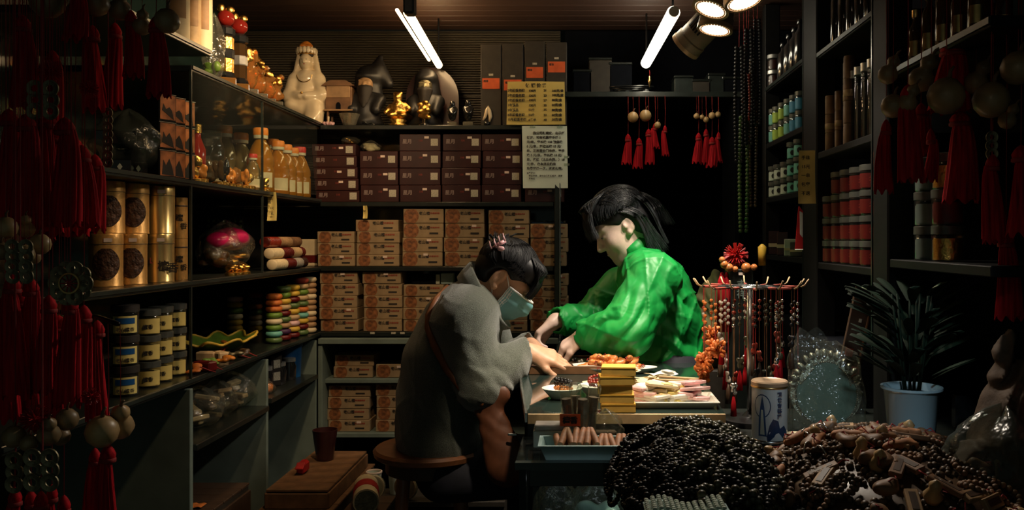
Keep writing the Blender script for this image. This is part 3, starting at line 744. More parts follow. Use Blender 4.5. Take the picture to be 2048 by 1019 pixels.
# claw clip
cl = ob('hair_clip', G().tube([at(982, 500, YS - .045) - base, at(996, 489, YS - .06) - base, at(1011, 481, YS - .055) - base], [.006, .007, .006], 8, flat=((0, 1, 0), .6)).mesh('hair_clip', 'clip_pink', True), pw)
for i in range(4):
    q = at(983 + i * 9, 497 - i * 5.5, YS - .066); ob('clip_tooth', G().tube([q - base, q + Vector((-.004, -.004, .010)) - base, q + Vector((-.007, .012, .022)) - base], [.0035, .003, .0015], 6).mesh('clip_tooth', 'clip_pink', True), cl)
q = at(1002, 497, YS - .085); ob('clip_tab', G().ball(q - base, (.011, .006, .008)).mesh('clip_tab', 'clip_pink', True), cl)
# pleated face mask with ear loops
def mk(u, v):
    a = (u - .5) * 2.75; z = -.008 - v * .098; bulge = .014 * math.sin(v * math.pi) + .030 * math.exp(-((u - .5) / .17) ** 2) * math.exp(-((v - .25) / .42) ** 2)
    pl = .003 * math.sin(v * math.pi * 6); r = .084 - .012 * v ** 2 + bulge + pl
    x = .022 + r * math.cos(a) * (1.02 - .1 * v); y = .079 * math.sin(a) * (1 - .10 * v)
    return Vector(HP(x, y, z - .022 * (1 - abs(u - .5) * 2) * v)) - base
msk = ob('face_mask', G().grid(mk, 28, 16).mesh('face_mask', 'mask_blue', True), pw)
def mk2(u, v): return mk(u * .10 - .012, v)
def mk3(u, v): return mk(.912 + u * .10, v)
for fn in (mk2, mk3): ob('mask_border', G().grid(fn, 4, 12).mesh('mask_border', 'mask_white', True), msk)
ob('mask_border', G().tube([mk(i / 20, 0) for i in range(21)], .0035, 6).mesh('mask_border', 'mask_white', True), msk)
ear = {1: 0, -1: 0}
for sd, uu in ((1, 1.0), (-1, 0.0)):
    e0 = Vector(HP(.0, .084 * sd, .022)) - base; e1 = Vector(HP(-.026, .082 * sd, .0)) - base; e2 = Vector(HP(-.016, .078 * sd, -.042)) - base
    ob('ear_loop', G().tube([mk(uu, .04), (mk(uu, .04) + e0) / 2 + Vector((0, -.002 * sd, 0)), e0, e1, e2, mk(uu, .95)], .0017, 6).mesh('ear_loop', 'mask_white', True), msk)
# trousers and shoes
tr = [('cap', at(890, 880, YS), at(900, 900, YS), .13, .12, .04, ysq)]
for y in (2.52, 2.72):
    kn = Vector((-.10, y, .50)); tr += [('cap', Vector((-.40, y, .50)), kn, .085, .065, .03), ('cap', kn, Vector((-.12, y, .10)), .062, .045, .02)]
ob('trousers', imesh('trousers', 'trousers', tr, .009, None, base), pw)
for y in (2.52, 2.72): ob('shoe', G().ball(Vector((-.08, y, .045)) - base, (.12, .045, .045)).mesh('shoe', 'jet', True), pw)
# shoulder bag with strap
bgth = thing('shoulder_bag', 'tan leather shoulder bag hanging beside the seated person', 'bag', at(990, 880, 2.40))
bc = at(990, 880, 2.40)
bg_ = [('cap', at(978, 820, 2.38), at(1015, 930, 2.36), .036, .062, .03, ((0, 1, 0), .45)), ('cap', at(965, 800, 2.38), at(1000, 790, 2.38), .03, .03, .03, ((0, 1, 0), .5))]
ob('pouch', imesh('pouch', 'leather_shaded', bg_, .006, folds([(at(985, 850, 2.36), (.4, 0, .9), .05, .06, .005)], .001), bc), bgth)
ob('strap', G().tube([at(896, 575, 2.60) - bc, at(872, 600, 2.52) - bc, at(857, 630, 2.49) - bc, at(856, 655, 2.47) - bc, at(868, 690, 2.43) - bc, at(895, 740, 2.41) - bc, at(930, 785, 2.37) - bc, at(968, 808, 2.36) - bc], [.011] * 8, 8, flat=((0, 1, 0), .8)).mesh('strap', 'leather', True), bgth)
ob('buckle', G().box(at(1025, 868, 2.33) - bc, (.026, .006, .008), .002).mesh('buckle', 'steel'), bgth)
# ---- stool
sx, sy = -.45, 2.57; sz = .572
so = thing('round_stool', 'round wooden stool under the seated person', 'stool', (sx, sy, 0))
ob('seat', G().lathe([(0, sz - .032), (.15, sz - .032), (.168, sz - .022), (.172, sz - .008), (.164, sz), (0, sz)], 36).mesh('seat', 'wood_stool', True, 40), so)
ob('apron', G().lathe([(.12, sz - .07), (.135, sz - .07), (.135, sz - .032), (.12, sz - .032), (.12, sz - .07)], 28).mesh('apron', 'wood_dark', True, 40), so)
for i in range(4):
    a = R(45 + 90 * i + 12); ob('leg', G().tube([(.11 * math.cos(a), .11 * math.sin(a), sz - .034), (.165 * math.cos(a), .165 * math.sin(a), 0)], [.019, .016], 10).mesh('leg', 'wood_stool', True, 40), so)
for i in range(4):
    a, b = R(57 + 90 * i), R(147 + 90 * i); ob('stretcher', G().tube([(.148 * math.cos(a), .148 * math.sin(a), .2), (.148 * math.cos(b), .148 * math.sin(b), .2)], .010, 8).mesh('stretcher', 'wood_dark', True, 40), so)

# ---- standing woman in the green jacket (profile, facing the other way)
YG = 2.90; gb = Vector((.30, YG, 0))
hc = at(1240, 452, YG - .02); hp, HP, HM = head_prims(hc, (-.83, -.16, -.52), (-.52, 0, .83), .93)
neck0, neck1 = HP(-.03, 0, -.07), at(1288, 530, YG)
shN, elN, wrN = at(1308, 556, 2.70), at(1256, 662, 2.60), at(1168, 668, 2.66)
shF, elF, wrF = at(1240, 575, 3.06), at(1180, 640, 3.00), at(1110, 640, 2.88)
sk = hp + [('cap', neck0, neck1, .05, .055, .03), ('cap', neck1, at(1318, 600, YG), .06, .10, .05, ((0, 1, 0), 1.25)), ('cap', at(1318, 600, YG), at(1335, 740, YG), .10, .11, .05, ((0, 1, 0), 1.3)),
           ('cap', shN, elN, .045, .036, .03), ('cap', elN, wrN, .034, .023, .02), ('cap', shF, elF, .045, .036, .03), ('cap', elF, wrF, .034, .023, .02)]
sk += hand_prims(wrN, (-.80, .12, -.50), (-.62, -.15, .76), -1, (.62, .66, .70, .74), .04, .95, .9)
sk += hand_prims(wrF, (-.72, -.20, -.62), (-.66, .2, .70), 1, (.45, .62, .70, .75), .05, .95, .8)
pg = ob('person', imesh('person', 'skin_pale', sk, .0032, None, gb), None, gb)
tag(pg, 'standing person in bright green jacket leaning over the table with both hands', 'person')
cp = [('cap', at(1335, 800, YG), at(1336, 705, YG), .118, .118, .03, ysq), ('cap', at(1336, 705, YG), at(1330, 640, YG), .118, .120, .03, ysq), ('cap', at(1330, 640, YG), at(1311, 580, YG), .120, .110, .03, ysq),
      ('cap', at(1311, 580, YG), at(1291, 528, YG), .110, .075, .04, ysq), ('cap', at(1292, 550, 2.76), at(1280, 550, 3.03), .078, .078, .05),
      ('cap', shN, elN, .086, .078, .012), ('cap', elN, elN.lerp(wrN, .6), .078, .066, .012), ('cap', elN.lerp(wrN, .55), wrN.lerp(elN, .10), .066, .052, .012),
      ('cap', shF, elF, .078, .07, .014), ('cap', elF, wrF.lerp(elF, .15), .068, .048, .02),
      ('-cap', neck1 + Vector((-.03, 0, .02)), at(1240, 480, YG), .05, .06, .01)]
for wr, el in ((wrN, elN), (wrF, elF)):
    v = (wr - el).normalized(); cp.append(('-cap', wr - v * .004, wr + v * .05, .036, .046, .004))
fd = folds([(elN + Vector((-.03, 0, .02)), (-.75, 0, .6), .055, .07, .021), (shN + Vector((-.03, 0, -.06)), (-.45, 0, .9), .06, .06, .016), (elN.lerp(wrN, .6), (-.8, 0, -.45), .045, .05, .012),
            (at(1345, 600, 2.72), (.75, 0, .65), .07, .09, .013), (at(1350, 690, 2.72), (.55, 0, .85), .08, .08, .012), (elF.lerp(wrF, .3), (-.9, 0, .3), .05, .07, .012), (at(1280, 640, 2.62), (-.9, 0, .3), .05, .06, .014)], .0060)
jk = ob('jacket', imesh('jacket', 'nylon', cp, .0046, fd, gb), pg)
def cuff(wr, el, r):
    v = (wr - el).normalized(); u = v.orthogonal().normalized(); b = v.cross(u); vs = []; fs = []; n = 40; prof = [(-.034, 1.02), (-.026, 1.10), (-.016, 1.0), (-.008, 1.06), (0, .96), (.006, 1.0), (.004, .86), (-.03, .84)]
    for i in range(n):
        a = 2 * math.pi * i / n; rip = 1 + .035 * math.sin(a * 13)
        for s_, f in prof: vs.append(wr - gb + v * s_ + (u * math.cos(a) + b * math.sin(a)) * r * f * rip)
    k = len(prof)
    for i in range(n):
        for j in range(k): fs.append((i * k + j, ((i + 1) % n) * k + j, ((i + 1) % n) * k + (j + 1) % k, i * k + (j + 1) % k))
    return G().add(vs, fs).mesh('cuff', 'nylon', True)
ob('cuff', cuff(wrN.lerp(elN, .06), elN, .045), jk); ob('cuff', cuff(wrF.lerp(elF, .06), elF, .044), jk)
# stand collar, open at the throat
vs = []; fs = []; nn = 40; prof = [(0, -.01), (.004, .03), (.002, .05), (-.006, .052), (-.010, .03), (-.012, -.01)]
ca, cb = at(1246, 530, YG), at(1303, 478, YG); cc = (ca + cb) / 2 + Vector((.008, 0, -.012)); ax = (cb - ca).normalized(); nrm = Vector((-ax.z, 0, ax.x))
for i in range(nn):
    a = -math.pi * .93 + 2 * math.pi * .93 * i / (nn - 1)
    for gr, lf in prof: vs.append(cc + ax * math.cos(a) * (.068 + gr) + Vector((0, 1, 0)) * math.sin(a) * (.080 + gr) + nrm * lf * (1 if abs(a) < 2 else .8) - gb)
k = len(prof)
for i in range(nn - 1):
    for j in range(k): fs.append((i * k + j, (i + 1) * k + j, (i + 1) * k + (j + 1) % k, i * k + (j + 1) % k))
ob('collar', G().add(vs, fs).mesh('collar', 'nylon', True), jk)
ob('zip', G().tube([Vector(HP(.02, -.055, -.135)) - gb, Vector(HP(.03, -.06, -.165)) - gb], .002, 6).mesh('zip', 'steel', True), jk)
# hair: cap, fringe, tucked lock behind the ear, ponytail with clasp
hpr = [('ell', HP(-.016, 0, .044), (.094, .081, .081), HM, .02), ('ell', HP(-.06, 0, .0), (.053, .072, .068), HM, .03), ('ell', HP(.045, 0, .092), (.05, .06, .036), HM, .03),
       ('cap', HP(-.07, 0, -.02), HP(-.075, 0, -.11), .06, .038, .03), ('-ell', HP(.085, 0, -.05), (.085, .12, .085), HM, .015), ('-ell', HP(.0, .1, -.035), (.033, .05, .04), HM, .01), ('-ell', HP(.0, -.1, -.035), (.033, .05, .04), HM, .01)]
ob('hair', imesh('hair', 'hair', hpr, .0042, None, gb), pg)
def add_locks(nm, n, fn, r, m='hair_sheen'): strands(nm, m, gb, pg, n, fn, r)
HCN, HRD = (-.016, 0, .044), (.099, .086, .086)
def hr(): j = U(0, .006); return [q + j for q in HRD]
def cb(k): ph = U(-1.45, 1.45); return sweep(HCN, hr(), R(U(0, 100)), R(U(165, 225)), ph, ph * .85 + U(-.12, .12), 10, U(0, .04))
add_locks('hair_strand', 1100, cb, .0012)
def drop(k): sd = 1 if k % 2 else -1; th = R(U(45, 105)); return sweep(HCN, hr(), th, th + R(U(10, 75)), sd * U(.05, .5), sd * U(1.15, 1.5), 10, U(0, .05))
add_locks('side_strand', 700, drop, .0012)
def fr2(k):
    y = U(-.080, .080); x0 = U(-.02, .06); o = U(0, .014); e = U(-.01, .01); return [(x0, y * .7, .136), (x0 + .035, y * .9, .126), (.076 + o, y, .094), (.094 + o, y * 1.05 + e, .056), (.098 + o * 1.3, y * 1.07 + 2 * e, U(.002, .034))]
add_locks('fringe', 420, fr2, .0012)
def side_lock(k):                                     # tucked behind the ear, falling to the collar
    sd = 1 if k % 3 else -1; e = U(0, 1); y = .083 * sd * U(.92, 1.06); o = U(-.008, .008)
    return [(-.016 - .03 * e, y * 1.04, .046 + o), (-.040 - .03 * e, y * 1.09, .012 + o), (-.046 - .034 * e, y * 1.06, -.022), (-.042 - .042 * e, y * .98, -.06), (-.036 - .050 * e + o, y * .90, -.10), (-.034 - .052 * e + 2 * o, y * .84 + U(-.006, .006), -.12 - U(0, .045))]
def nape(k): y = U(-.085, .085); o = U(0, .008); c_ = math.sqrt(max(0, 1 - (y / .095) ** 2)); return [(-.07 - .035 * c_ - o, y, .06), (-.085 - .035 * c_ - o, y, .02), (-.088 - .034 * c_ - o, y * .97, -.03), (-.085 - .030 * c_ - o, y * .9, -.08), (-.082 - .028 * c_ - o, y * .85, -.115 - U(0, .03))]
add_locks('nape_hair', 420, nape, .0013)
add_locks('side_hair', 420, side_lock, .0012)
def pony(k):
    y = U(-.022, .022); e = U(-.018, .018); return [(-.088, y * .5, .062), (-.112 + e, y, .066), (-.138 + e, y * 1.4, .042 + e), (-.152 + e, y * 1.6, -.005), (-.146 + e * 1.6, y * 1.6, -.045 + e - U(0, .04))]
add_locks('ponytail', 300, pony, .0013)
for sd in (1, -1):
    ob('eye', G().ball(Vector(HP(.0862, .031 * sd, -.003)) - gb, (.004, .010, .0028), 10, 6).mesh('eye', 'ink', True), pg)
    ob('eyebrow', G().tube([Vector(HP(.088, .014 * sd, .020)) - gb, Vector(HP(.086, .030 * sd, .024)) - gb, Vector(HP(.072, .048 * sd, .019)) - gb], [.002, .0026, .0012], 6).mesh('eyebrow', 'ink', True), pg)
ob('lips', G().tube([Vector(HP(.084, -.017, -.068)) - gb, Vector(HP(.0915, 0, -.067)) - gb, Vector(HP(.084, .017, -.068)) - gb], [.0025, .0055, .0025], 8).mesh('lips', 'pink_bag', True), pg)
ob('hair_clasp', G().box(Vector(HP(-.098, .02, .062)) - gb, (.022, .03, .018), .004).mesh('hair_clasp', 'wood_pale'), pg)
ob('hair_pin', G().tube([Vector(HP(.012, -.083, .060)) - gb, Vector(HP(-.008, -.090, .045)) - gb, Vector(HP(-.026, -.093, .026)) - gb], .0022, 6).mesh('hair_pin', 'jet', True), pg)
ob('hair_pin', G().tube([Vector(HP(.012, .083, .060)) - gb, Vector(HP(-.008, .091, .045)) - gb, Vector(HP(-.026, .094, .026)) - gb], .0022, 6).mesh('hair_pin', 'jet', True), pg)
tr = []
for y in (2.80, 3.0): tr += [('cap', Vector((.31, y, .74)), Vector((.30, y, .42)), .105, .075, .03), ('cap', Vector((.30, y, .42)), Vector((.31, y, .08)), .072, .055, .03)]
ob('trousers', imesh('trousers', 'trousers', tr, .012, None, gb), pg)
for y in (2.80, 3.0): ob('shoe', G().ball(Vector((.27, y, .04)) - gb, (.12, .045, .04)).mesh('shoe', 'jet', True), pg)
# ------------------------------------------------------------------ boxes on the back shelving
def kraft_parts(w_, h, d):
    def body(): return G().box((0, 0, h / 2), (w_, d, h - .0008), .0018).mesh('body', 'kraft')
    def disc():
        r = max(h * .56, .026); pts = []
        for i in range(28):
            a = 2 * math.pi * i / 28; pts.append((-w_ / 2 + .032 + r * math.cos(a) * .92, max(.001, min(h - .002, h / 2 + r * math.sin(a)))))
        return G().prism(pts, 'y', -d / 2 - .0009, -d / 2 + .001).mesh('round_print', 'walnut_print')
    def bar(): return G().box((w_ * .26, -d / 2 - .0004, h * .30), (w_ * .22, .0012, h * .13)).mesh('label_bar', 'ink')
    return [('body', cached(('kb', w_, h), body)), ('round_print', cached(('kd', w_, h), disc)), ('label_bar', cached(('kr', w_, h), bar)),
            ('lettering', text('老山檀', .0150, 'ink', .0002), (-.018, -d / 2 - .001, h * .60)), ('small_print', text('天然檀香盘香', .0072, 'ink_red', .0002), (w_ * .14, -d / 2 - .001, h * .66))]
TAGM = G().box((0, 0, 0), (.018, .001, .009)).mesh('price_tag', 'price_tag')
def kraft_row(row, z, cols, d=.12, y=YB):
    for ci, (x0, x1, n, h) in enumerate(cols):
        w_ = (x1 - x0) / sc(y + .015); w_ = round(w_, 3)
        for k in range(n):
            x = ((x0 + x1) / 2 - CX) / sc(y + .015) + U(-.004, .004); zz = z + k * h
            t = put('kraft_box', kraft_parts(w_, h, d), f'kraft box with round print, {ORD[n - k]} from top, {ORD[ci + 1]} stack of {row}', 'box', (x, y + .015 + d / 2 + U(0, .006), zz + .0004), (0, 0, R(U(-1.2, 1.2))), 'kraft incense boxes')
            if random.random() < .3: ob('price_tag', TAGM, t, (w_ * U(.05, .3), -d / 2 - .0012, h * .82))
kraft_row('the upper kraft row', ZC_, [(634, 708, 3, .0475), (713, 798, 4, .0475), (806, 886, 4, .0585), (889, 967, 4, .0585), (976, 1057, 4, .0575), (1060, 1134, 3, .058)])
kraft_row('the middle kraft row', ZD, [(640, 715, 5, .0485), (726, 803, 5, .0485), (806, 886, 4, .0475), (892, 970, 3, .0475), (977, 1053, 2, .047), (1059, 1135, 5, .0465)])
kraft_row('the upper cabinet shelf', ZE - .012, [(667, 745, 2, .047), (752, 830, 1, .055), (880, 960, 2, .05)], y=YB + .03)
kraft_row('the lower cabinet shelf', ZF, [(655, 738, 4, .0475), (752, 832, 4, .049), (860, 940, 3, .049)], y=YB + .03)
def maroon_parts(w_, h, d):
    return [('body', cached(('mb', w_, h), lambda: G().box((0, 0, h / 2), (w_, d, h - .001), .0015).mesh('body', 'maroon'))),
            ('brand_print', text('星月', .0195, 'maroon_ink', .0002), (-w_ / 2 + .012, -d / 2 - .001, h * .46)), ('small_print', text('108', .011, 'maroon_ink_red', .0002), (-.006, -d / 2 - .001, h * .56)),
            ('sticker', cached('qs', lambda: G().box((0, 0, 0), (.029, .001, .029)).mesh('sticker', 'sticker')), (w_ / 2 - .025, -d / 2 - .0006, h * .52))]
d = .15
for ci, (x0, x1, n, h, nm) in enumerate([(628, 715, 5, .0475, 'first'), (720, 796, 3, .0695, 'second'), (799, 881, 4, .0695, 'third'), (884, 961, 4, .0695, 'fourth'), (964, 1043, 4, .0695, 'fifth'), (1050, 1128, 4, .0695, 'sixth')]):
    w_ = round((x1 - x0) / sc(YB + .02), 3)
    for k in range(n):
        x = ((x0 + x1) / 2 - CX) / sc(YB + .02) + ((k * -.004 + .006) if ci == 0 else U(-.003, .003))
        t = put('maroon_box', maroon_parts(w_, h, d), f'dark maroon box with pale sticker, {ORD[n - k]} from top of the {nm} maroon stack', 'box', (x, YB + .02 + d / 2 + U(0, .004), ZB + k * h + .0004), (0, 0, R(U(-1, 1))), 'maroon gift boxes')
        if random.random() < .75: ob('price_tag', TAGM, t, (w_ * U(.08, .2), -d / 2 - .0012, h * U(.6, .85)))
# cellophane parcels on top of the maroon boxes
def blob(c, r, seed, n=8, m='gold', res=.004, k=.01):
    rd = random.Random(seed); pr = []
    for i in range(n): pr.append(('ell', (c[0] + rd.uniform(-1, 1) * r[0] * .6, c[1] + rd.uniform(-1, 1) * r[1] * .6, c[2] + rd.uniform(-1, 1) * r[2] * .6), tuple(q * rd.uniform(.3, .55) for q in r), None, k))
    return imesh('blob', m, pr, res, None, (0, 0, 0), 1)
def bag_mesh(name, r, m='plastic_bag', seed=1, knot=True):
    rd = random.Random(seed); ph = [rd.uniform(0, 6.28) for _ in range(6)]
    def f(u, v):
        a = u * 2 * math.pi; t = v; prof = (math.sin(math.pi * min(1, t * 1.02)) ** .55) * (1 - .25 * t); 
        w1 = 1 + .13 * math.sin(3 * a + ph[0]) * t + .10 * math.sin(5 * a + ph[1] + t * 6) + .08 * abs(math.sin(6 * a + ph[2] - t * 7)) + .06 * math.sin(17 * t + 4 * a + ph[4])
        return Vector((r[0] * prof * w1 * math.cos(a), r[1] * prof * w1 * math.sin(a), r[2] * (t + .05 * math.sin(5 * a + ph[3]) * t)))
    return G().grid(f, 40, 16, True).mesh(name, m, True)
p = at(700, 286, YB + .08)
for k, (px_, w_, h, sd, m) in enumerate(((700, .050, .040, 3, 'gold'), (742, .055, .048, 5, 'cream_pack'))):
    z = ZB + (.0475 * 5 if k == 0 else .0695 * 3) + .001; x = (px_ - CX) / sc(YB + .09)
    put('ornament_parcel', [('ornament', blob((0, 0, h * .45), (w_ * .6, .03, h * .42), sd, 9, m)), ('wrapper', bag_mesh('wrapper', (w_ * .8, .04, h * 1.05), 'plastic_bag', sd))], ('gold ornament in cellophane on the lowest-boxed maroon stack' if k == 0 else 'cellophane parcel on the second maroon stack'), 'parcel', (x, YB + .09, z))
put('cellophane_packet', [('sheet', G().grid(lambda u, v: Vector(((u - .5) * .15, (v - .5) * .08, .006 + .006 * math.sin(u * 17) * math.sin(v * 9))), 24, 12).mesh('sheet', 'bag_dim', True)), ('card', G().box((0, 0, .002), (.13, .07, .003)).mesh('card', 'china_blue'))], 'dark cellophane packet lying on the short kraft stack', 'packet', ((1095 - CX) / sc(YB + .08), YB + .085, ZC_ + .058 * 3 + .003))
put('sample_box', [('body', G().box((0, 0, .02), (.10, .06, .04), .002).mesh('body', 'void')), ('white_end', G().box((.058, 0, .02), (.016, .06, .04), .001).mesh('white_end', 'white_label')), ('blue_card', G().box((.095, .0, .022), (.05, .05, .044), .001).mesh('blue_card', 'tray_blue'))], 'dark box with pale blue end on the third kraft stack', 'box', ((850 - CX) / sc(YB + .09), YB + .09, ZD + .0475 * 4 + .001))
# ------------------------------------------------------------------ notices
wn = thing('notice_sheet', 'white printed notice taped below the yellow price list', 'notice', at(1090, 314, YB - .012))
s3 = sc(YB - .012)
ob('paper', G().grid(lambda u, v: Vector(((u - .5) * 90 / s3 + (.5 - v) * .004, .003 * math.sin(u * 3 + v * 4), (v - .5) * 124 / s3)), 12, 12).mesh('paper', 'paper_white', True), wn)
NT = ['　　我公司新规定，出示打', '折证，可有优惠穿手珠 5', '元/串，穿长珠 108 粒佛珠', '8 元/串，打结长珠 15 元/', '串，正常营业门市券，穿手', '珠 5 元/串，穿长珠 10 元/', '串，打结（比丘金刚，）18', '元/串，在本店自购有　　', '免费穿珠一次，谢谢礼貌。']
for i, t in enumerate(NT): ob('lettering', text(t, .0128, 'ink', .0001, bold=.03), wn, (-.074, -.005, .092 - i * .0178))
for i, t in enumerate(('温馨提示：', '　特此声明　请勿自行打结修改　谢谢', '　穿珠处')): ob('lettering', text(t, .0085, 'ink', .0001), wn, (-.074, -.005, -.068 - i * .011))
for x, z in ((-.05, .122), (.06, .122), (.088, .0), (.088, -.03)): ob('tape', G().box((x, -.005, z), (.022, .001, .010)).mesh('tape', 'plastic_film'), wn)
pl = thing('price_list', 'yellow handwritten price list in front of dark boxes', 'notice', at(1071, 206, YB - .02)); s3 = sc(YB - .02)
ob('paper', G().grid(lambda u, v: Vector(((u - .5) * (118 - 4 * v) / s3 + .002, .004 * math.sin(u * 4 + v * 3), (v - .5) * 86 / s3)), 12, 12).mesh('paper', 'paper_yellow', True), pl)
ob('lettering', text('促 销 价 格', .0175, 'ink', .0001, bold=.04), pl, (-.040, -.006, .064))
for i, (a, b, c_, e) in enumerate([('2年檀香老檀', '100片', '21', '100克/盒'), ('5年檀香老檀', '100片', '23', '100克/盒'), ('3年檀香老檀', '100片', '27', '80克/盒'), ('1年精品', '100片', '35', '60克/盒'), ('2年精品', '50片', '35', '80克/盒'), ('6年檀香老檀', '50片', '50', '60克/盒'), ('15年檀香老檀', '6盘半', '48', '20克/盒')]):
    z = .045 - i * .0195
    for x, t in ((-.112, a), (-.028, b), (.033, c_), (.066, e)): ob('lettering', text(t, .0125, 'ink', .0002, bold=.04), pl, (x, -.006, z + U(-.001, .001)))
def note(name, pos, w_, h, label, lines, m='paper_note', rot=None, size=.012):
    t = thing(name, label, 'note', pos, rot)
    ob('paper', G().grid(lambda u, v: Vector(((u - .5) * w_ * (1 + .1 * (.5 - v)), -.012 * (v - .5) ** 2 * 4 * .5 + .003 * math.sin(u * 5), (v - 1) * h)), 8, 14).mesh('paper', m, True), t)
    for i, s_ in enumerate(lines): ob('lettering', text(s_, size, 'ink', .0001), t, (-w_ * .36, -.010, -h * (i + 1) / (len(lines) + 1)))
    return t
note('shelf_note', at(545, 384, 2.92), .032, .098, 'yellow handwritten strip hanging from the oil bottle shelf', ['小磨', '油', '12元', '一瓶'], size=.010)
note('shelf_note', at(1613, 301, 2.56), .050, .160, 'yellow handwritten note stuck to the black bookcase post', ['手珠', '15元', '一串', '包穿', '不退'], size=.013)
note('shelf_note', at(731, 411, YB + .0), .018, .052, 'small yellow slip above the four-high kraft stack', ['特'], size=.010)
pn = thing('price_card', 'narrow red and white card below the yellow post note', 'card', at(1598, 455, 2.57))
ob('card', G().prism([(-.012, -.066), (.012, -.066), (.012, .05), (.0, .066), (-.002, .06)], 'y', 0, .002).mesh('card', 'red_bright'), pn); ob('white_stripe', G().prism([(.003, -.02), (.011, -.03), (.011, .045), (.002, .05)], 'y', -.001, 0).mesh('white_stripe', 'white_label'), pn)
ob('border', G().tube([(-.012, 0, -.066), (.012, 0, -.066)], .0015, 5).mesh('border', 'white_label'), pn)
# ------------------------------------------------------------------ statue shelf
zs = ZA + .0005
for i, (x0, x1, top, ty) in enumerate([(961, 1003, 88, 167), (1004, 1047, 86, 170), (1049, 1090, 82, 145), (1092, 1134, 84, 134)]):
    y = YB + .06; k = sc(y - .04); w_ = (x1 - x0 - 1) / k; h = (ZC - (top - CY) / k) - zs
    t = put('gift_box', [('body', G().box((0, 0, h / 2), (w_, .08, h), .002).mesh('body', 'crate_dark'))], f'tall black gift box with orange tag, {ORD[i + 1]} of four beside the statues', 'box', (((x0 + x1) / 2 - CX) / k, y, zs), None, 'tall black gift boxes')
    zt = (ZC - (ty - CY) / k) - zs
    g_ = ob('orange_tag', G().box((0, -.042, zt), (w_ * .84, .002, .044)).mesh('orange_tag', 'orange_tag'), t); ob('tag_print', text('檀香', .010, 'ink', .0001), g_, (-w_ * .36, -.0435, zt + .006))
    ob('price_tag', G().box((.0, -.0415, zt + .036), (.018, .002, .008)).mesh('price_tag', 'sticker'), t)
# white porcelain figure seated on a rock, crowned
def C_(a, b, ra, rb=None, k=.012, sq=None): return ('cap', a, b, ra, rb or ra, k, sq) if sq else ('cap', a, b, ra, rb or ra, k)
def E_(c, r, k=.012, rot=None): return ('ell', c, r, np.array(rot.to_matrix()) if rot else None, k)
gy = thing('porcelain_statue', 'white porcelain seated statue with red crown, tallest on the statue shelf', 'statue', ((612 - CX) / sc(YB + .06), YB + .07, zs), None, None, 1.03)
pr = [E_((-.02, 0, .075), (.058, .05, .038)), E_((.045, -.005, .078), (.036, .045, .034)), E_((-.05, -.02, .085), (.032, .036, .03)), C_((.030, -.02, .08), (.038, -.03, .02), .032, .036), E_((.02, -.03, .014), (.052, .036, .022)), E_((.05, -.03, .05), (.022, .03, .05)),
      C_((0, 0, .10), (0, .006, .195), .046, .038), C_((-.040, .004, .198), (.040, .004, .198), .026), C_((-.052, 0, .19), (-.064, -.015, .125), .024, .028), C_((-.064, -.015, .125), (-.012, -.05, .118), .024, .014), C_((.052, 0, .19), (.066, -.012, .125), .024, .028), C_((.066, -.012, .125), (.012, -.05, .118), .024, .014),
      E_((0, -.048, .121), (.02, .014, .010), .004), E_((0, -.010, .262), (.025, .028, .033), .006), C_((0, .0, .22), (0, -.001, .245), .014, .014, .008), E_((0, .018, .265), (.036, .022, .046), .010),
      C_((-.033, .006, .285), (-.046, .004, .20), .010, .014, .01), C_((.033, .006, .285), (.046, .004, .20), .010, .014, .01), C_((0, -.037, .262), (0, -.039, .256), .004, .005, .006)]
def robe(x, y, z): return .0016 * np.sin(95 * np.hypot(x, z - .2) + 14 * x) * (z < .19)
ob('figure', imesh('figure', 'porcelain', pr, .0032, robe), gy)
ob('hair', imesh('hair', 'ink', [E_((0, .004, .288), (.030, .026, .014), .008)], .003), gy)
cr = ob('crown', G().lathe([(.026, .290), (.034, .293), (.034, .300), (.028, .304), (.022, .318), (.0, .324)], 20).mesh('crown', 'gold', True), gy)
for i in range(9):
    a = R(-90 + (i - 4) * 24); ob('crown_petal', cached('cpet', lambda: G().ball((0, 0, 0), (.010, .005, .014), 8, 6).mesh('crown_petal', 'porcelain', True)), cr, (.038 * math.cos(a), .034 * math.sin(a), .302 + .004 * math.cos((i - 4) * .4)), (0, 0, a + R(90)))
ob('crown_jewel', imesh('crown_jewel', 'amber', [E_((0, -.008, .326), (.020, .014, .018)), E_((-.018, -.008, .318), (.01, .01, .012)), E_((.018, -.008, .318), (.01, .01, .012))], .003), cr)
for x in (-.009, .009): ob('eye', G().ball((x, -.0365, .266), (.0035, .001, .0012), 8, 4).mesh('eye', 'ink'), gy)
ob('lips', G().ball((0, -.0350, .247), (.004, .0015, .0015), 8, 4).mesh('lips', 'red_bright'), gy)
ob('necklace', G().tube([(.03 * math.cos(R(a)), -.03 + .004 * math.sin(R(a)), .205 + .03 * math.sin(R(a))) for a in range(180, 361, 15)], .002, 5).mesh('necklace', 'brass'), gy)
ob('gold_bead', G().ball((0, -.064, .128), .005, 8, 6).mesh('gold_bead', 'gold', True), gy)
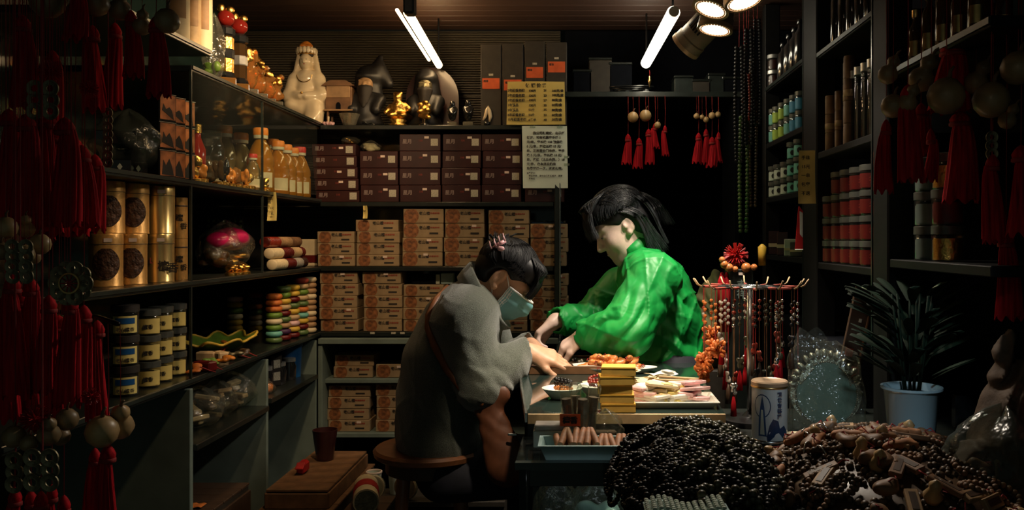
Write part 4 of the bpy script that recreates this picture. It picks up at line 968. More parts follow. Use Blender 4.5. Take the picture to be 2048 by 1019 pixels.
# wooden shrine house
x0 = (678 - CX) / sc(YB + .05); sh = thing('shrine_house', 'small brown wooden shrine house beside the porcelain statue', 'shrine', (x0, YB + .08, zs))
for sx_ in (-.045, .045):
    for sy_ in (-.03, .03): ob('leg', G().box((sx_, sy_, .032), (.008, .008, .064)).mesh('leg', 'wood_mid'), sh)
ob('body', G().box((0, 0, .115), (.108, .08, .10), .003).mesh('body', 'wood_mid'), sh); ob('ledge', G().box((0, 0, .066), (.118, .09, .006)).mesh('ledge', 'wood_light'), sh)
ob('panel', G().box((0, -.041, .145), (.096, .004, .055), .001).mesh('panel', 'wood_light'), sh)
ob('niche', G().prism([(-.010, .07), (.010, .07), (.010, .088), (.006, .096), (0, .099), (-.006, .096), (-.010, .088)], 'y', -.042, -.038).mesh('niche', 'void'), sh)
ob('roof', G().prism([(-.068, .165), (.068, .165), (.050, .178), (.03, .188), (-.03, .188), (-.050, .178)], 'y', -.05, .05).mesh('roof', 'wood_mid'), sh)
# lotus candle, glass bowl, packet
lo = thing('lotus_candle', 'tiny white candle in a pink lotus dish under the statue', 'candle', ((657 - CX) / sc(YB + .03), YB + .03, zs))
ob('candle', G().lathe([(.004, .008), (.004, .038), (0, .040)], 10).mesh('candle', 'porcelain'), lo)
for i in range(8): a = R(45 * i); ob('petal', cached('lpet', lambda: G().ball((0, 0, 0), (.012, .006, .008), 8, 5).mesh('petal', 'pink_bag', True)), lo, (.015 * math.cos(a), .015 * math.sin(a), .008), (0, R(-25), a))
put('glass_bowl', G().lathe([(0, .002), (.026, .002), (.044, .050), (.041, .050), (.024, .007), (0, .006)], 12).mesh('glass_bowl', 'crystal_clear'), 'small cut glass bowl in front of the shrine house', 'bowl', ((697 - CX) / sc(YB + .03), YB + .045, zs))
put('paper_packet', [('sheet', G().grid(lambda u, v: Vector(((u - .5) * .06, (v - .5) * .02, .004 + .012 * (1 - u) + .003 * math.sin(u * 11))), 10, 4).mesh('sheet', 'white_label', True)), ('clip', G().box((.02, 0, .004), (.004, .012, .004)).mesh('clip', 'steel'))], 'crumpled white packet at the feet of the bearded statue', 'packet', ((738 - CX) / sc(YB + .02), YB + .025, zs))
# bearded statues
def bearded(px_, y, s_, label, robe_m, face_m, arch):
    t = thing('bearded_statue', label, 'statue', ((px_ - CX) / sc(y), y, zs), None, None, s_)
    ob('robe', imesh('robe', robe_m, [C_((0, 0, .03), (0, 0, .10), .062, .05, .02), C_((-.045, 0, .115), (.045, 0, .115), .034, .034, .02), C_((-.055, -.01, .11), (-.05, -.045, .07), .026, .02), C_((.055, -.01, .11), (.05, -.045, .07), .026, .02), E_((0, 0, .015), (.075, .05, .022))], .004, robe), t)
    ob('face', imesh('face', face_m, [E_((0, -.01, .18), (.030, .03, .038)), C_((0, -.04, .185), (0, -.044, .172), .005, .007, .006), C_((-.022, -.036, .193), (-.006, -.039, .190), .004, .003, .004), C_((.022, -.036, .193), (.006, -.039, .190), .004, .003, .004), E_((-.016, -.034, .176), (.01, .008, .01)), E_((.016, -.034, .176), (.01, .008, .01))], .003), t)
    ob('beard', imesh('beard', 'ink', [C_((-.018, -.034, .165), (.018, -.034, .165), .008, .008, .006), C_((0, -.036, .155), (0, -.05, .085), .022, .010, .01), C_((-.024, -.028, .16), (-.012, -.046, .10), .010, .006), C_((.024, -.028, .16), (.012, -.046, .10), .010, .006)], .003), t)
    ob('headdress', imesh('headdress', 'statue_black', [E_((0, .0, .215), (.04, .036, .022)), E_((0, .012, .235), (.03, .026, .026)), C_((0, .02, .22), (0, .03, .13), .038, .05, .02, ((1, 0, 0), 1.3))] + ([C_((.025, .02, .22), (.052, .03, .30), .034, .012, .02), C_((.05, .03, .25), (.085, .03, .19), .03, .022, .02)] if not arch else []), .004), t)
    if arch: ob('arch_plaque', G().prism([(.115 * math.cos(R(a)) + .018, .14 + .135 * math.sin(R(a))) for a in range(0, 181, 12)] + [(-.097, .0), (.133, 0)], 'y', .052, .062).mesh('arch_plaque', 'maroon'), t)
    for x in (-.012, .012): ob('eye', G().ball((x, -.0385, .184), (.005, .002, .002), 8, 4).mesh('eye', 'ink'), t)
    return t
bearded(733, YB + .10, 1.0, 'dark bearded statue with peaked headdress behind the glass bowl', 'statue_black', 'wood_light', False)
bearded(852, YB + .13, .98, 'bearded statue with rounded hood behind the gold ornament', 'statue_black', 'coin', True)
gbz = thing('gold_buddha', 'small shiny gold figure between the two bearded statues', 'statue', ((795 - CX) / sc(YB + .05), YB + .06, zs), None, None, 1.0)
ob('figure', imesh('figure', 'gold', [E_((0, 0, .055), (.036, .028, .03)), E_((0, -.008, .085), (.024, .022, .022)), E_((0, -.005, .120), (.018, .018, .020)), C_((-.03, 0, .085), (-.048, -.01, .06), .010), C_((.028, 0, .09), (.046, -.005, .072), .011), E_((-.024, -.02, .045), (.018, .02, .012)), E_((.024, -.02, .045), (.018, .02, .012)), E_((-.012, 0, .138), (.008, .008, .007)), E_((.012, 0, .138), (.008, .008, .007))], .003), gbz)
ob('lotus_base', G().lathe([(0, 0), (.034, 0), (.038, .008), (.026, .016), (.036, .026), (.028, .034), (0, .036)], 18).mesh('lotus_base', 'gold', True), gbz)
ob('plinth', G().box((0, 0, -.0005), (.09, .06, .001)).mesh('plinth', 'ink'), gbz)
gp = thing('gold_ornament', 'oval gold leaf ornament in front of the hooded statue', 'ornament', ((848 - CX) / sc(YB + .03), YB + .045, zs))
ob('leaf_ball', imesh('leaf_ball', 'gold', [E_((0, 0, .065), (.026, .022, .042))] + [E_((.018 * math.cos(i * 2.4), -.016 + .006 * math.sin(i), .035 + i * .006), (.012, .006, .008), .004) for i in range(11)], .003), gp)
ob('stand', G().lathe([(0, 0), (.026, 0), (.026, .006), (.010, .012), (.012, .028), (0, .028)], 14).mesh('stand', 'jet', True), gp)
for px_, w_, nm in ((904, 1.0, 'dark crystal figurine beside the hooded statue'), (936, 1.05, 'dark crystal figurine next to the black gift boxes')):
    put('crystal_figurine', [('figure', cached('cf', lambda: imesh('figure', 'jet', [E_((0, 0, .05), (.018, .014, .03)), E_((0, 0, .09), (.012, .012, .014)), C_((-.016, 0, .07), (-.006, -.012, .05), .006), C_((.016, 0, .07), (.006, -.012, .05), .006)], .003))), ('base', cached('cfb', lambda: G().box((0, 0, .008), (.04, .032, .016), .002).mesh('base', 'crystal_clear')))], nm, 'figurine', ((px_ - CX) / sc(YB + .03), YB + .04, zs), None, 'dark crystal figurines', w_)
put('tube_reflection', [('reflection_curve', G().tube([(-.016, 0, .020), (-.008, 0, .034), (.0, 0, .062), (.004, 0, .075), (.010, 0, .060), (.014, 0, .035), (.010, 0, .014)], [.003, .006, .008, .006, .008, .008, .003], 10).mesh('reflection_curve', 'porcelain', True)), ('base', G().lathe([(0, 0), (.014, 0), (.012, .014), (0, .016)], 12).mesh('base', 'jet', True))], 'cream curve standing in for a tube reflection before the black gift boxes', 'ornament', ((974 - CX) / sc(YB + .012), YB + .012, zs))  # solid curve in place of the light tube's reflection on a gift box
# ------------------------------------------------------------------ side shelving: helpers
def lpos(px_, X=-1.12): return Vector((X, X * F / (px_ - CX), 0))      # where a thing standing back from the shelf front meets a sight line
def rpos(px_, X=.76): return Vector((X, X * F / (px_ - CX), 0))
def facing(p): return (0, 0, math.atan2(-p[0], p[1]))                     # turned towards the aisle where customers stand
def bottle_mesh(key, prof, m, n=20): return cached(key, lambda: G().lathe(prof, n).mesh('bottle', m, True, 50))
# gold tins
def tin_parts(r, h, txt, band):
    def med():
        return G().grid(lambda u, v: Vector((math.sin((u - .5) * 1.7 * math.sin(math.pi * (.04 + .92 * v)) ** .6) * (r + .0012), -math.cos((u - .5) * 1.7 * math.sin(math.pi * (.04 + .92 * v)) ** .6) * (r + .0012), h * (.14 + .58 * v))), 14, 14).mesh('medallion', 'medallion', True)
    body = G().lathe([(0, 0), (r, 0), (r, .003), (r * .985, .004), (r * .985, h * .80), (r, h * .805), (r, h - .003), (r * .97, h), (0, h)], 32)
    L_ = [('body', cached(('tin', r, h, band), lambda: body.mesh('body', band, True, 40))), ('lid_seam', cached(('tsm', r, h), lambda: G().lathe([(r * 1.006, h * .795), (r * 1.012, h * .80), (r * 1.006, h * .806)], 32).mesh('lid_seam', 'wood_dark')))]
    if txt == 'm': L_.append(('medallion', cached(('med', r, h), med)))
    else: L_ += [('lettering', text('山', h * .17, 'ink_red', .0002), (-r * .62, -r * .90, h * .40)), ('lettering', text('檀', h * .22, 'ink', .0002), (-r * .10, -r * 1.01, h * .26)), ('lettering', text('香', h * .22, 'ink', .0002), (r * .5, -r * .92, h * .22))]
    return L_
r, h = .0375, .126
TIN = [(212, -1.14, 0, 'm', 'tin_gold', 'lower gold tin with oval medallion beside the hanging tassels'), (262, -1.13, 0, 'm', 'tin_gold', 'lower gold tin with oval medallion in the middle of the tin row'), (318, -1.115, 0, 't', 'tin_gold_bright', 'lower bright gold tin lettered in red and black'),
       (216, -1.145, 1, 'm', 'tin_gold', 'upper gold tin with oval medallion beside the hanging tassels'), (266, -1.135, 1, 'm', 'tin_gold', 'upper gold tin with oval medallion in the middle of the tin row'), (319, -1.115, 1, 'n', 'tin_gold_bright', 'upper bright gold tin without lettering')]
for px_, X, k, tx, bd, lab in TIN:
    p = lpos(px_, X); L_ = tin_parts(r, h, tx, bd)
    if tx == 'n': L_ = L_[:2]
    p.z = ZC_ + .0005 + k * (h + .0005); t = put('gold_tin', L_, lab, 'tin', p, facing(p), 'gold incense tins')
    if tx in 'tn' or k == 0: ob('price_tag', TAGM, t, (.004, -r - .001, h * .88))
for k in range(2):
    p = lpos(357, -1.12); p.z = ZC_ + .0005 + k * .1145
    put('slim_tin', [('body', cached('slim', lambda: G().lathe([(0, 0), (.0235, 0), (.0235, .113), (.022, .114), (0, .114)], 24).mesh('body', 'tin_gold', True, 40))), ('lid_seam', cached('slims', lambda: G().lathe([(.0238, .088), (.0242, .09), (.0238, .092)], 24).mesh('lid_seam', 'wood_dark'))), ('lettering', text('檀', .020, 'ink', .0002), (-.008, -.0242, .05)), ('lettering', text('香', .018, 'ink', .0002), (.004, -.0240, .028))],
        ('lower' if k == 0 else 'upper') + ' slim dull gold tin at the end of the tin row', 'tin', p, facing(p), 'slim gold tins')
# picture boxes and dark bag above the tins
zb = ZB + .0125
for c, px_ in enumerate((322, 342, 362)):
    for k in range(3):
        p = lpos(px_, -1.105); p.z = zb + k * .0735
        put('picture_box', [('body', cached('pb', lambda: G().box((0, 0, .0365), (.05, .052, .0725), .001).mesh('body', 'black_gloss'))), ('picture', cached('pbp', lambda: G().box((.0256, 0, .037), (.001, .046, .064)).mesh('picture', 'photo_orange'))), ('dark_print', cached(('pbd', k), lambda: G().prism([(-.018, .008 + .01 * k), (.018, .006), (.012, .03), (.004, .05 - .006 * k), (-.006, .032), (-.014, .046)], 'x', .026, .0268).mesh('dark_print', 'ink'))), ('white_edge', cached('pbw', lambda: G().box((.0256, 0, .0715), (.0015, .052, .0012)).mesh('white_edge', 'sticker')))],
            f'black picture box, {ORD[3 - k]} from top of the {ORD[c + 1]} column beside the dark bag', 'box', p, (0, 0, R(-25)), 'black picture boxes')
p = lpos(258, -1.17); p.z = zb
bgm = thing('plastic_bag', 'dull plastic bag of dark patterned packets above the gold tins', 'bag', p)
ob('bag', bag_mesh('bag', (.085, .10, .17), 'bag_dim', 11), bgm)
for i in range(9):
    q = ob('packet', cached('dpk', lambda: G().box((0, 0, .018), (.05, .06, .036), .002).mesh('packet', 'jet')), bgm, (-.02 + .03 * (i % 2), -.05 + .05 * (i // 2 % 3), .002 + .037 * (i // 6) + (.037 if i > 3 else 0)), (0, 0, .3 * i))
    ob('diamond', cached('dia', lambda: G().prism([(0, -.009), (.006, 0), (0, .009), (-.006, 0)], 'y', -.0315, -.0305).mesh('diamond', 'white_label')), q, (0, 0, .018))
# upper board: tall cream gift tubes
for i, (px_, X, m, r_) in enumerate(((356, -1.10, 'cream_pack', .030), (384, -1.10, 'wood_pale', .024), (404, -1.09, 'cream_pack', .028))):
    p = lpos(px_, X); p.z = 1.7355
    put('gift_tube', [('tube', G().lathe([(0, 0), (r_, 0), (r_, .25), (r_ * .96, .253), (0, .253)], 28).mesh('tube', m, True, 40)), ('lid_line', G().lathe([(r_ * 1.01, .18), (r_ * 1.02, .182), (r_ * 1.01, .184)], 28).mesh('lid_line', 'wood_mid')), ('picture', G().grid(lambda u, v: Vector((math.sin((u - .5) * 1.4) * (r_ + .001), -math.cos((u - .5) * 1.4) * (r_ + .001), .06 + .10 * v)), 8, 4).mesh('picture', 'wood_light', True))],
        ('tall cream gift tube under the top edge beside the dark gourd', 'tall wood-grain gift tube between two cream tubes', 'tall cream gift tube nearest the crystal ornaments')[i], 'tube', p, facing(p), 'tall gift tubes')
# crystal ornaments along the top board
za = ZA + .0125
def pillar(k):
    return [('base', cached('plb', lambda: G().box((0, 0, .012), (.06, .06, .024), .003).mesh('base', 'crystal_amber'))), ('column', cached(('plc', k), lambda: G().lathe([(.020, .024), (.023, .03), (.023, .15), (.019, .155)], 8).mesh('column', 'gold' if k == 0 else 'crystal_dark'))),
            ('band', cached(('plbn', k), lambda: G().lathe([(.024, .085), (.025, .088), (.025, .112), (.024, .115), (.020, .115), (.020, .085)], 8).mesh('band', 'jet' if k == 0 else 'silver_label'))), ('foot', cached('plf', lambda: G().lathe([(.026, .024), (.028, .03), (.022, .046), (.02, .046)], 8).mesh('foot', 'jet'))),
            ('cap', cached('plcap', lambda: G().lathe([(.021, .155), (.027, .160), (.027, .178), (.02, .186), (0, .19)], 8).mesh('cap', 'jet'))), ('finial', cached('plfi', lambda: G().ball((0, 0, .212), (.026, .026, .026), 16, 10).mesh('finial', 'red_glass', True))), ('leaf_spray', cached('plls', lambda: G().add([], []).ball((.012, -.012, .236), (.014, .006, .012), 8, 6).ball((-.014, -.01, .24), (.012, .006, .014), 8, 6).mesh('leaf_spray', 'gold', True)))]
for i, (px_, X) in enumerate(((452, -1.10), (479, -1.10))):
    p = lpos(px_, X); p.z = za; put('crystal_pillar', pillar(i), ('crystal pillar with gold shaft and dark foot on the top board', 'crystal pillar with red ball and silver band on the top board')[i], 'ornament', p, facing(p), 'crystal pillars')
def amber_orn(seed, h):
    rd = random.Random(seed); pr = [E_((0, 0, h * .35), (.024, .020, h * .24), .006), E_((0, 0, h * .68), (.018, .016, h * .18), .006)]
    for i in range(7): a = rd.uniform(0, 6.28); pr.append(E_((.022 * math.cos(a), .018 * math.sin(a), h * rd.uniform(.25, .95)), (rd.uniform(.007, .013),) * 3, .005))
    bd = imesh('body', 'crystal_amber', pr, .0075); bd.shade_flat()
    return [('body', bd), ('base', G().box((0, 0, h * .06), (.052, .046, h * .12), .002).mesh('base', 'crystal_clear')), ('gold_spray', blob((0, -.004, h * .82), (.024, .018, h * .20), seed + 3, 8, 'gold', .003, .003))]
for i, (px_, X, h) in enumerate(((500, -1.09, .16), (519, -1.085, .135), (536, -1.09, .12), (551, -1.085, .11), (512, -1.20, .20), (545, -1.2, .15))):
    p = lpos(px_, X); p.z = za
    put('amber_crystal', amber_orn(20 + i, h), f'glowing amber crystal ornament, {ORD[i + 1]} along the top board' if i < 4 else ('tall amber crystal behind the first amber ornaments', 'amber crystal behind the last amber ornaments')[i - 4], 'ornament', p, facing(p), 'amber crystal ornaments')
p = lpos(428, -1.12); p.z = za
put('wrapped_spray', [('bag', bag_mesh('bag', (.035, .035, .21), 'plastic_bag', 31)), ('leaf_ball', blob((0, 0, .05), (.03, .03, .03), 9, 9, 'leaf_green', .004, .003))], 'clear wrapped parcel with green leaves on the top board', 'parcel', p)
# oil bottles
def oil(s_, cap, m, handle=True):
    r_, h = .046 * s_, .150 * s_
    L_ = [('body', cached(('ob', s_, m), lambda: G().lathe([(0, 0), (r_ * .9, 0), (r_, .006), (r_, h * .55), (r_ * .93, h * .60), (r_, h * .66), (r_ * .96, h * .80), (r_ * .62, h * 1.08), (r_ * .40, h * 1.2), (r_ * .40, h * 1.26), (0, h * 1.26)], 24).mesh('body', m, True, 60))),
          ('neck_ring', cached(('on', s_), lambda: G().lathe([(r_ * .52, h * 1.24), (r_ * .54, h * 1.25), (r_ * .54, h * 1.32), (r_ * .4, h * 1.34)], 20).mesh('neck_ring', 'cap_white', True, 40))), ('cap', cached(('oc', s_, cap), lambda: G().lathe([(r_ * .55, h * 1.32), (r_ * .56, h * 1.33), (r_ * .56, h * 1.46), (r_ * .5, h * 1.49), (0, h * 1.49)], 20).mesh('cap', cap, True, 40))),
          ('label', cached(('ol', s_), lambda: G().grid(lambda u, v: Vector((math.sin((u - .5) * 1.9) * (r_ + .0008), -math.cos((u - .5) * 1.9) * (r_ + .0008), h * (.12 + .34 * v))), 10, 4).mesh('label', 'cream_pack', True)))]
    if handle: L_.append(('handle', cached(('oh', s_, m), lambda: G().tube([(-r_ * .5, -r_ * .6, h * 1.05), (-r_ * .95, -r_ * .75, h * .98), (-r_ * 1.05, -r_ * .72, h * .80), (-r_ * .9, -r_ * .6, h * .62)], [.007 * s_, .008 * s_, .008 * s_, .007 * s_], 8).mesh('handle', m, True))))
    return L_
for i, (px_, X, s_, cap, m, hd, lab) in enumerate(((448, -1.30, 1.12, 'oil_cap', 'oil_pale', 0, 'pale oil bottle with orange cap at the back of the row'), (482, -1.25, 1.02, 'oil_cap', 'oil_pale', 0, 'shorter pale oil bottle with orange cap at the back'), (521, -1.125, 1.02, 'oil_cap', 'oil_amber', 0, 'big amber oil bottle with orange cap standing in front'),
        (545, -1.19, 1.0, 'oil_cap', 'oil_amber', 1, 'amber oil bottle just behind the big one'), (556, -1.12, .90, 'oil_cap', 'oil_amber', 1, 'amber handled oil bottle, second in the close row'), (572, -1.12, .88, 'oil_cap', 'oil_amber', 1, 'amber handled oil bottle, third in the close row'), (586, -1.12, .86, 'oil_cap', 'oil_amber', 1, 'amber handled oil bottle before the red capped one'), (600, -1.11, .90, 'cap_red', 'oil_amber', 1, 'amber oil bottle with red cap at the row end'),
        (506, -1.095, .55, 'cap_red', 'oil_pale', 0, 'small clear bottle with red cap in front of the oil'))):
    p = lpos(px_, X); p.z = zb; put('oil_bottle', oil(s_, cap, m, hd), lab, 'bottle', p, facing(p), 'oil bottles')
p = lpos(395, -1.16); p.z = zb
put('red_bottle', [('body', G().lathe([(0, 0), (.022, 0), (.024, .01), (.024, .11), (.010, .145), (.010, .165), (0, .165)], 16).mesh('body', 'red_glass', True, 50)), ('cap', G().lathe([(.012, .16), (.012, .185), (0, .187)], 14).mesh('cap', 'gold', True, 40))], 'slim red glass bottle behind the glass door edge', 'bottle', p)
p = lpos(420, -1.17); p.z = zb
put('clear_jar', [('jar', G().lathe([(0, 0), (.040, 0), (.045, .01), (.045, .12), (.034, .15), (.034, .16), (.030, .16)], 20).mesh('jar', 'jar_clear', True, 50)), ('contents', blob((0, 0, .05), (.032, .032, .045), 4, 9, 'crystal_dark', .005, .006)), ('lid', G().lathe([(.036, .158), (.036, .178), (0, .18)], 18).mesh('lid', 'jar_clear', True, 40))], 'tall clear jar beside the slim red bottle', 'jar', p)
for i, (px_, X, h, m) in enumerate(((392, -1.085, .075, 'gold'), (404, -1.075, .06, 'amber'), (437, -1.085, .09, 'crystal_dark'), (448, -1.075, .085, 'jet'), (462, -1.085, .07, 'amber'), (474, -1.08, .075, 'crystal_amber'), (488, -1.075, .065, 'amber'), (500, -1.072, .055, 'gold'), (530, -1.08, .05, 'gold'))):
    p = lpos(px_, X); p.z = zb
    put('trinket_figure', [('figure', blob((0, 0, h * .55), (.018, .015, h * .42), 40 + i, 9, m, .0032, .004)), ('base', cached('trb', lambda: G().lathe([(0, 0), (.018, 0), (.018, .008), (.014, .011), (0, .011)], 12).mesh('base', 'gold', True, 40)))], f'small glittering trinket, {ORD[i + 1]} along the front of the oil shelf', 'trinket', p, facing(p), 'trinkets before the oil bottles')
# parcel with the magenta ball, bead rolls
zc = ZC_ + .0005
p = lpos(450, -1.19); p.z = zc
t = thing('magenta_parcel', 'magenta padded ball in a clear bag on the middle shelf', 'parcel', p)
ob('ball', imesh('ball', 'magenta', [E_((.01, .02, .112), (.056, .092, .040)), E_((.01, -.07, .106), (.040, .05, .030))], .005), t); ob('gold_filling', blob((0, .02, .045), (.055, .09, .035), 77, 14, 'gold', .0045, .003), t); ob('bag', bag_mesh('bag', (.085, .125, .17), 'plastic_bag', 78), t)
t = ob('silver_filling', blob((.0, -.08, .05), (.05, .05, .035), 79, 10, 'crystal_dark', .0045, .003), t)
for i, px_ in enumerate((462, 476, 489)):
    p = lpos(px_, -1.075); p.z = zc
    put('gold_trinket', [('figure', blob((0, 0, .02), (.02, .018, .016), 90 + i, 9, 'gold', .003, .003)), ('base', cached('trb', None))], f'gold trinket, {ORD[i + 1]} of three under the magenta parcel', 'trinket', p, None, 'gold trinkets below the parcel')
def roll_sections(cols, n, r_, L_):
    out = []; y = 0
    for ci, (m, k) in enumerate(cols):
        prof = []
        for i in range(k): z = i * .0135; prof += [(r_ * .80, z), (r_, z + .004), (r_, z + .0095), (r_ * .80, z + .0135)]
        out.append(('bead_section', cached(('rs', m, k, r_), lambda: G().lathe(prof, 14, (0, 0, 0), Euler((R(-90), 0, 0))).mesh('bead_section', m, True, 50)), (0, y, 0))); y += k * .0135
    return out
for i, (X, dz, cols, lab) in enumerate(((-1.085, .0205, [('cream_pack', 9), ('jar_red', 7), ('bead_white', 6), ('maroon', 4)], 'lowest bead roll, cream then red, on the middle shelf'), (-1.095, .0605, [('cream_pack', 8), ('jar_red', 8), ('wood_pale', 7), ('jar_red', 3)], 'middle bead roll, cream then red, on the middle shelf'), (-1.11, .1005, [('bead_red', 9), ('wood_light', 9), ('wood_mid', 8)], 'top bead roll, dark red then brown, on the middle shelf'))):
    put('bead_roll', roll_sections(cols, 0, .020, 0), lab, 'bead roll', (X, 2.99, zc + dz), None, 'bead rolls')
t = thing('bead_case', 'case of dark green beads standing behind the bead rolls', 'case', (-1.35, 3.33, zc))
ob('case', G().box((0, 0, .10), (.14, .20, .20), .003).mesh('case', 'jet'), t); g = G()
for i in range(7):
    for j in range(5): g.ball((-.06 + i * .02, -.104, .10 + j * .02), .008, 8, 5)
ob('bead_rows', g.mesh('bead_rows', 'bead_jade', True), t)['kind'] = 'stuff'
p = Vector((-1.12, 3.52, zc)); put('striped_carton', [('body', G().box((0, 0, .055), (.06, .06, .11), .002).mesh('body', 'cream_pack')), ('red_band', G().box((.001, -.001, .03), (.061, .061, .03)).mesh('red_band', 'jar_red'))], 'cream carton with red band at the end of the bead rolls', 'carton', p)
# jars on the long board above the base cabinet
zd = ZD + .0005
def jar_parts(r_, h, lidm, labm, w_=1.5):
    return [('jar', cached(('jj', r_, h), lambda: G().lathe([(0, 0), (r_ * .95, 0), (r_, .004), (r_, h * .74), (r_ * .9, h * .78)], 20).mesh('jar', 'jar_clear', True, 50))), ('filling', cached(('jf', r_, h, labm), lambda: G().lathe([(0, .002), (r_ * .92, .003), (r_ * .92, h * .6), (0, h * .6)], 16).mesh('filling', 'ink' if labm == 'paper_note' else labm, True, 50))),
            ('lid', cached(('jl', r_, h, lidm), lambda: G().lathe([(r_ * .97, h * .75), (r_ * 1.03, h * .76), (r_ * 1.03, h * .98), (r_ * .98, h - .0006), (0, h - .0006)], 20).mesh('lid', lidm, True, 40))),
            ('label', cached(('jb', r_, h, labm, w_), lambda: G().grid(lambda u, v: Vector((math.sin((u - .5) * w_) * (r_ + .0007), -math.cos((u - .5) * w_) * (r_ + .0007), h * (.08 + .56 * v))), 10, 3).mesh('label', labm, True)))]
for k in range(3):
    p = lpos(250, -1.105); p.z = zd + k * .0735
    t = put('lidded_jar', jar_parts(.031, .073, 'ink', 'paper_note', 1.9), f'jar with blue bannered yellow label, {ORD[3 - k]} from top of its stack', 'jar', p, facing(p), 'jars with blue bannered labels')
    ob('banner', cached('bann', lambda: G().grid(lambda u, v: Vector((math.sin((u - .5) * 1.4) * .0325, -math.cos((u - .5) * 1.4) * .0325, .028 + .014 * v)), 8, 2).mesh('banner', 'blue_plastic', True)), t); ob('lettering', text('老山檀香', .010, 'ink', .0002), t, (-.020, -.0332, .011))
for c, px_ in enumerate((296, 322, 350)):
    for k in range(3):
        p = lpos(px_, -1.11 - .01 * c); p.z = zd + k * .0665
        t = put('incense_jar', jar_parts(.0295, .066, 'jar_lid', 'paper_yellow', 2.2), f'yellow labelled incense jar, {ORD[3 - k]} from top, {ORD[c + 1]} stack', 'jar', p, facing(p), 'yellow labelled incense jars')
        ob('lettering', text('檀香', .012, 'ink', .0002), t, (-.012, -.0306, .018))
# leaf bowl, finds, bead columns
t = thing('leaf_bowl', 'green lotus leaf bowl with yellow edge full of trinkets', 'bowl', (-1.20, 2.83, zd))
def lf(u, v): a = u * 2 * math.pi; w1 = 1 + .10 * math.sin(9 * a) * v; return Vector((.10 * v * w1 * math.cos(a), .17 * v * w1 * math.sin(a), .004 + .042 * v ** 2.2 + .008 * math.sin(9 * a) * v ** 3))
ob('leaf', G().grid(lf, 72, 10, True).mesh('leaf', 'leaf_green', True), t); ob('yellow_edge', G().tube([lf(i / 72, 1) for i in range(72)], .0045, 6, True).mesh('yellow_edge', 'leaf_yellow', True), t)
for i, (x, y, m) in enumerate(((.0, .05, 'amber'), (.03, -.02, 'wood_pale'), (-.02, -.07, 'coin'), (.05, -.08, 'orange_tag'), (-.03, .0, 'wood_light'))): ob('charm', blob((0, 0, .012), (.022, .022, .012), 130 + i, 5, m, .0035, .004), t, (x, y, .012))
for i, (px_, X, m, sh_) in enumerate(((400, -1.10, 'wood_light', 0), (414, -1.16, 'wood_pale', 1), (424, -1.09, 'leaf_green', 2), (440, -1.12, 'wood_pale', 1), (452, -1.075, 'amber', 2), (394, -1.075, 'silk_orange', 0), (468, -1.08, 'coin', 2), (486, -1.08, 'bead_brown', 2), (410, -1.075, 'jar_red', 1))):
    p = lpos(px_, X); p.z = zd; me = blob((0, 0, .014), (.03, .03, .014), 140 + i, 6, m, .004, .004) if sh_ != 1 else G().box((0, 0, .014), (.035, .06, .028), .004).mesh('block', m)
    put('shelf_charm', [('charm', me), ('string', G().tube([(.0, -.01, .02), (.015, -.03, .008), (.02, -.045, .003)], .0015, 5).mesh('string', 'cord_red'))], f'carved charm on a red string, {ORD[i + 1]} along the long board', 'charm', p, (0, 0, U(0, 3)), 'charms on the long board')
CM = ['leaf_yellow', 'leaf_green', 'bead_jade', 'jar_red', 'cream_pack', 'purple', 'wood_light', 'silk_orange', 'pink_bag', 'teal_label', 'ink_red', 'wood_pale']
for c, (px_, X, nl) in enumerate(((548, -1.11, 8), (566, -1.105, 9), (584, -1.10, 9), (602, -1.095, 10), (618, -1.09, 10), (470, -1.33, 7), (510, -1.33, 7))):
    p = lpos(px_, X); p.z = zd; t = thing('bead_column', f'stack of coloured bead bracelets, {ORD[c + 1]} of the bright columns' if c < 5 else ('shaded bracelet stack behind the leaf bowl', 'shaded bracelet stack between bowl and bright columns')[c - 5], 'bracelet stack', p, None, 'bracelet stacks')
    z = 0; rd = random.Random(c * 7 + 1)
    for k in range(nl):
        m = CM[(rd.randrange(12))] if c != 4 else ('wood_light' if k % 3 else 'cream_pack'); hh = .0225
        ob('bracelet', cached(('bc', m), lambda: G().lathe([(.018, 0), (.027, .003), (.030, .011), (.027, .019), (.018, .022)], 16).mesh('bracelet', m, True)), t, (0, 0, z)); z += hh
# lower bays: bags of wood pieces, blue tub, jars
ze = ZE + .0005
for i, (px_, X, r_, m) in enumerate(((395, -1.14, .10, 'wood_pale'), (428, -1.15, .085, 'wood_light'), (463, -1.15, .09, 'wood_pale'), (495, -1.17, .085, 'wood_light'))):
    p = lpos(px_, X); p.z = ze; t = thing('wood_bag', f'clear bag of pale wood pieces, {ORD[i + 1]} on the low side shelf', 'bag', p, (0, 0, U(0, 3)), 'bags of wood pieces')
    for j in range(6): ob('wood_piece', cached(('wp', m), lambda: G().box((0, 0, 0), (.022, .07, .014), .003).mesh('wood_piece', m)), t, (U(-.05, .05) * .6, U(-.03, .03), .014 + .014 * j), (U(-.2, .2), U(-.3, .3), U(0, 3)))
    ob('bag', bag_mesh('bag', (r_, r_ * .8, .12), 'plastic_bag', 150 + i), t)
p = lpos(520, -1.12); p.z = ze; put('orange_bag', [('bag', bag_mesh('bag', (.05, .05, .075), 'plastic_bag', 160)), ('packing', blob((0, 0, .03), (.042, .042, .028), 161, 9, 'silk_orange', .004, .004))], 'bag of orange packing at the end of the low shelf', 'bag', p)
ze2 = ZE + .0205
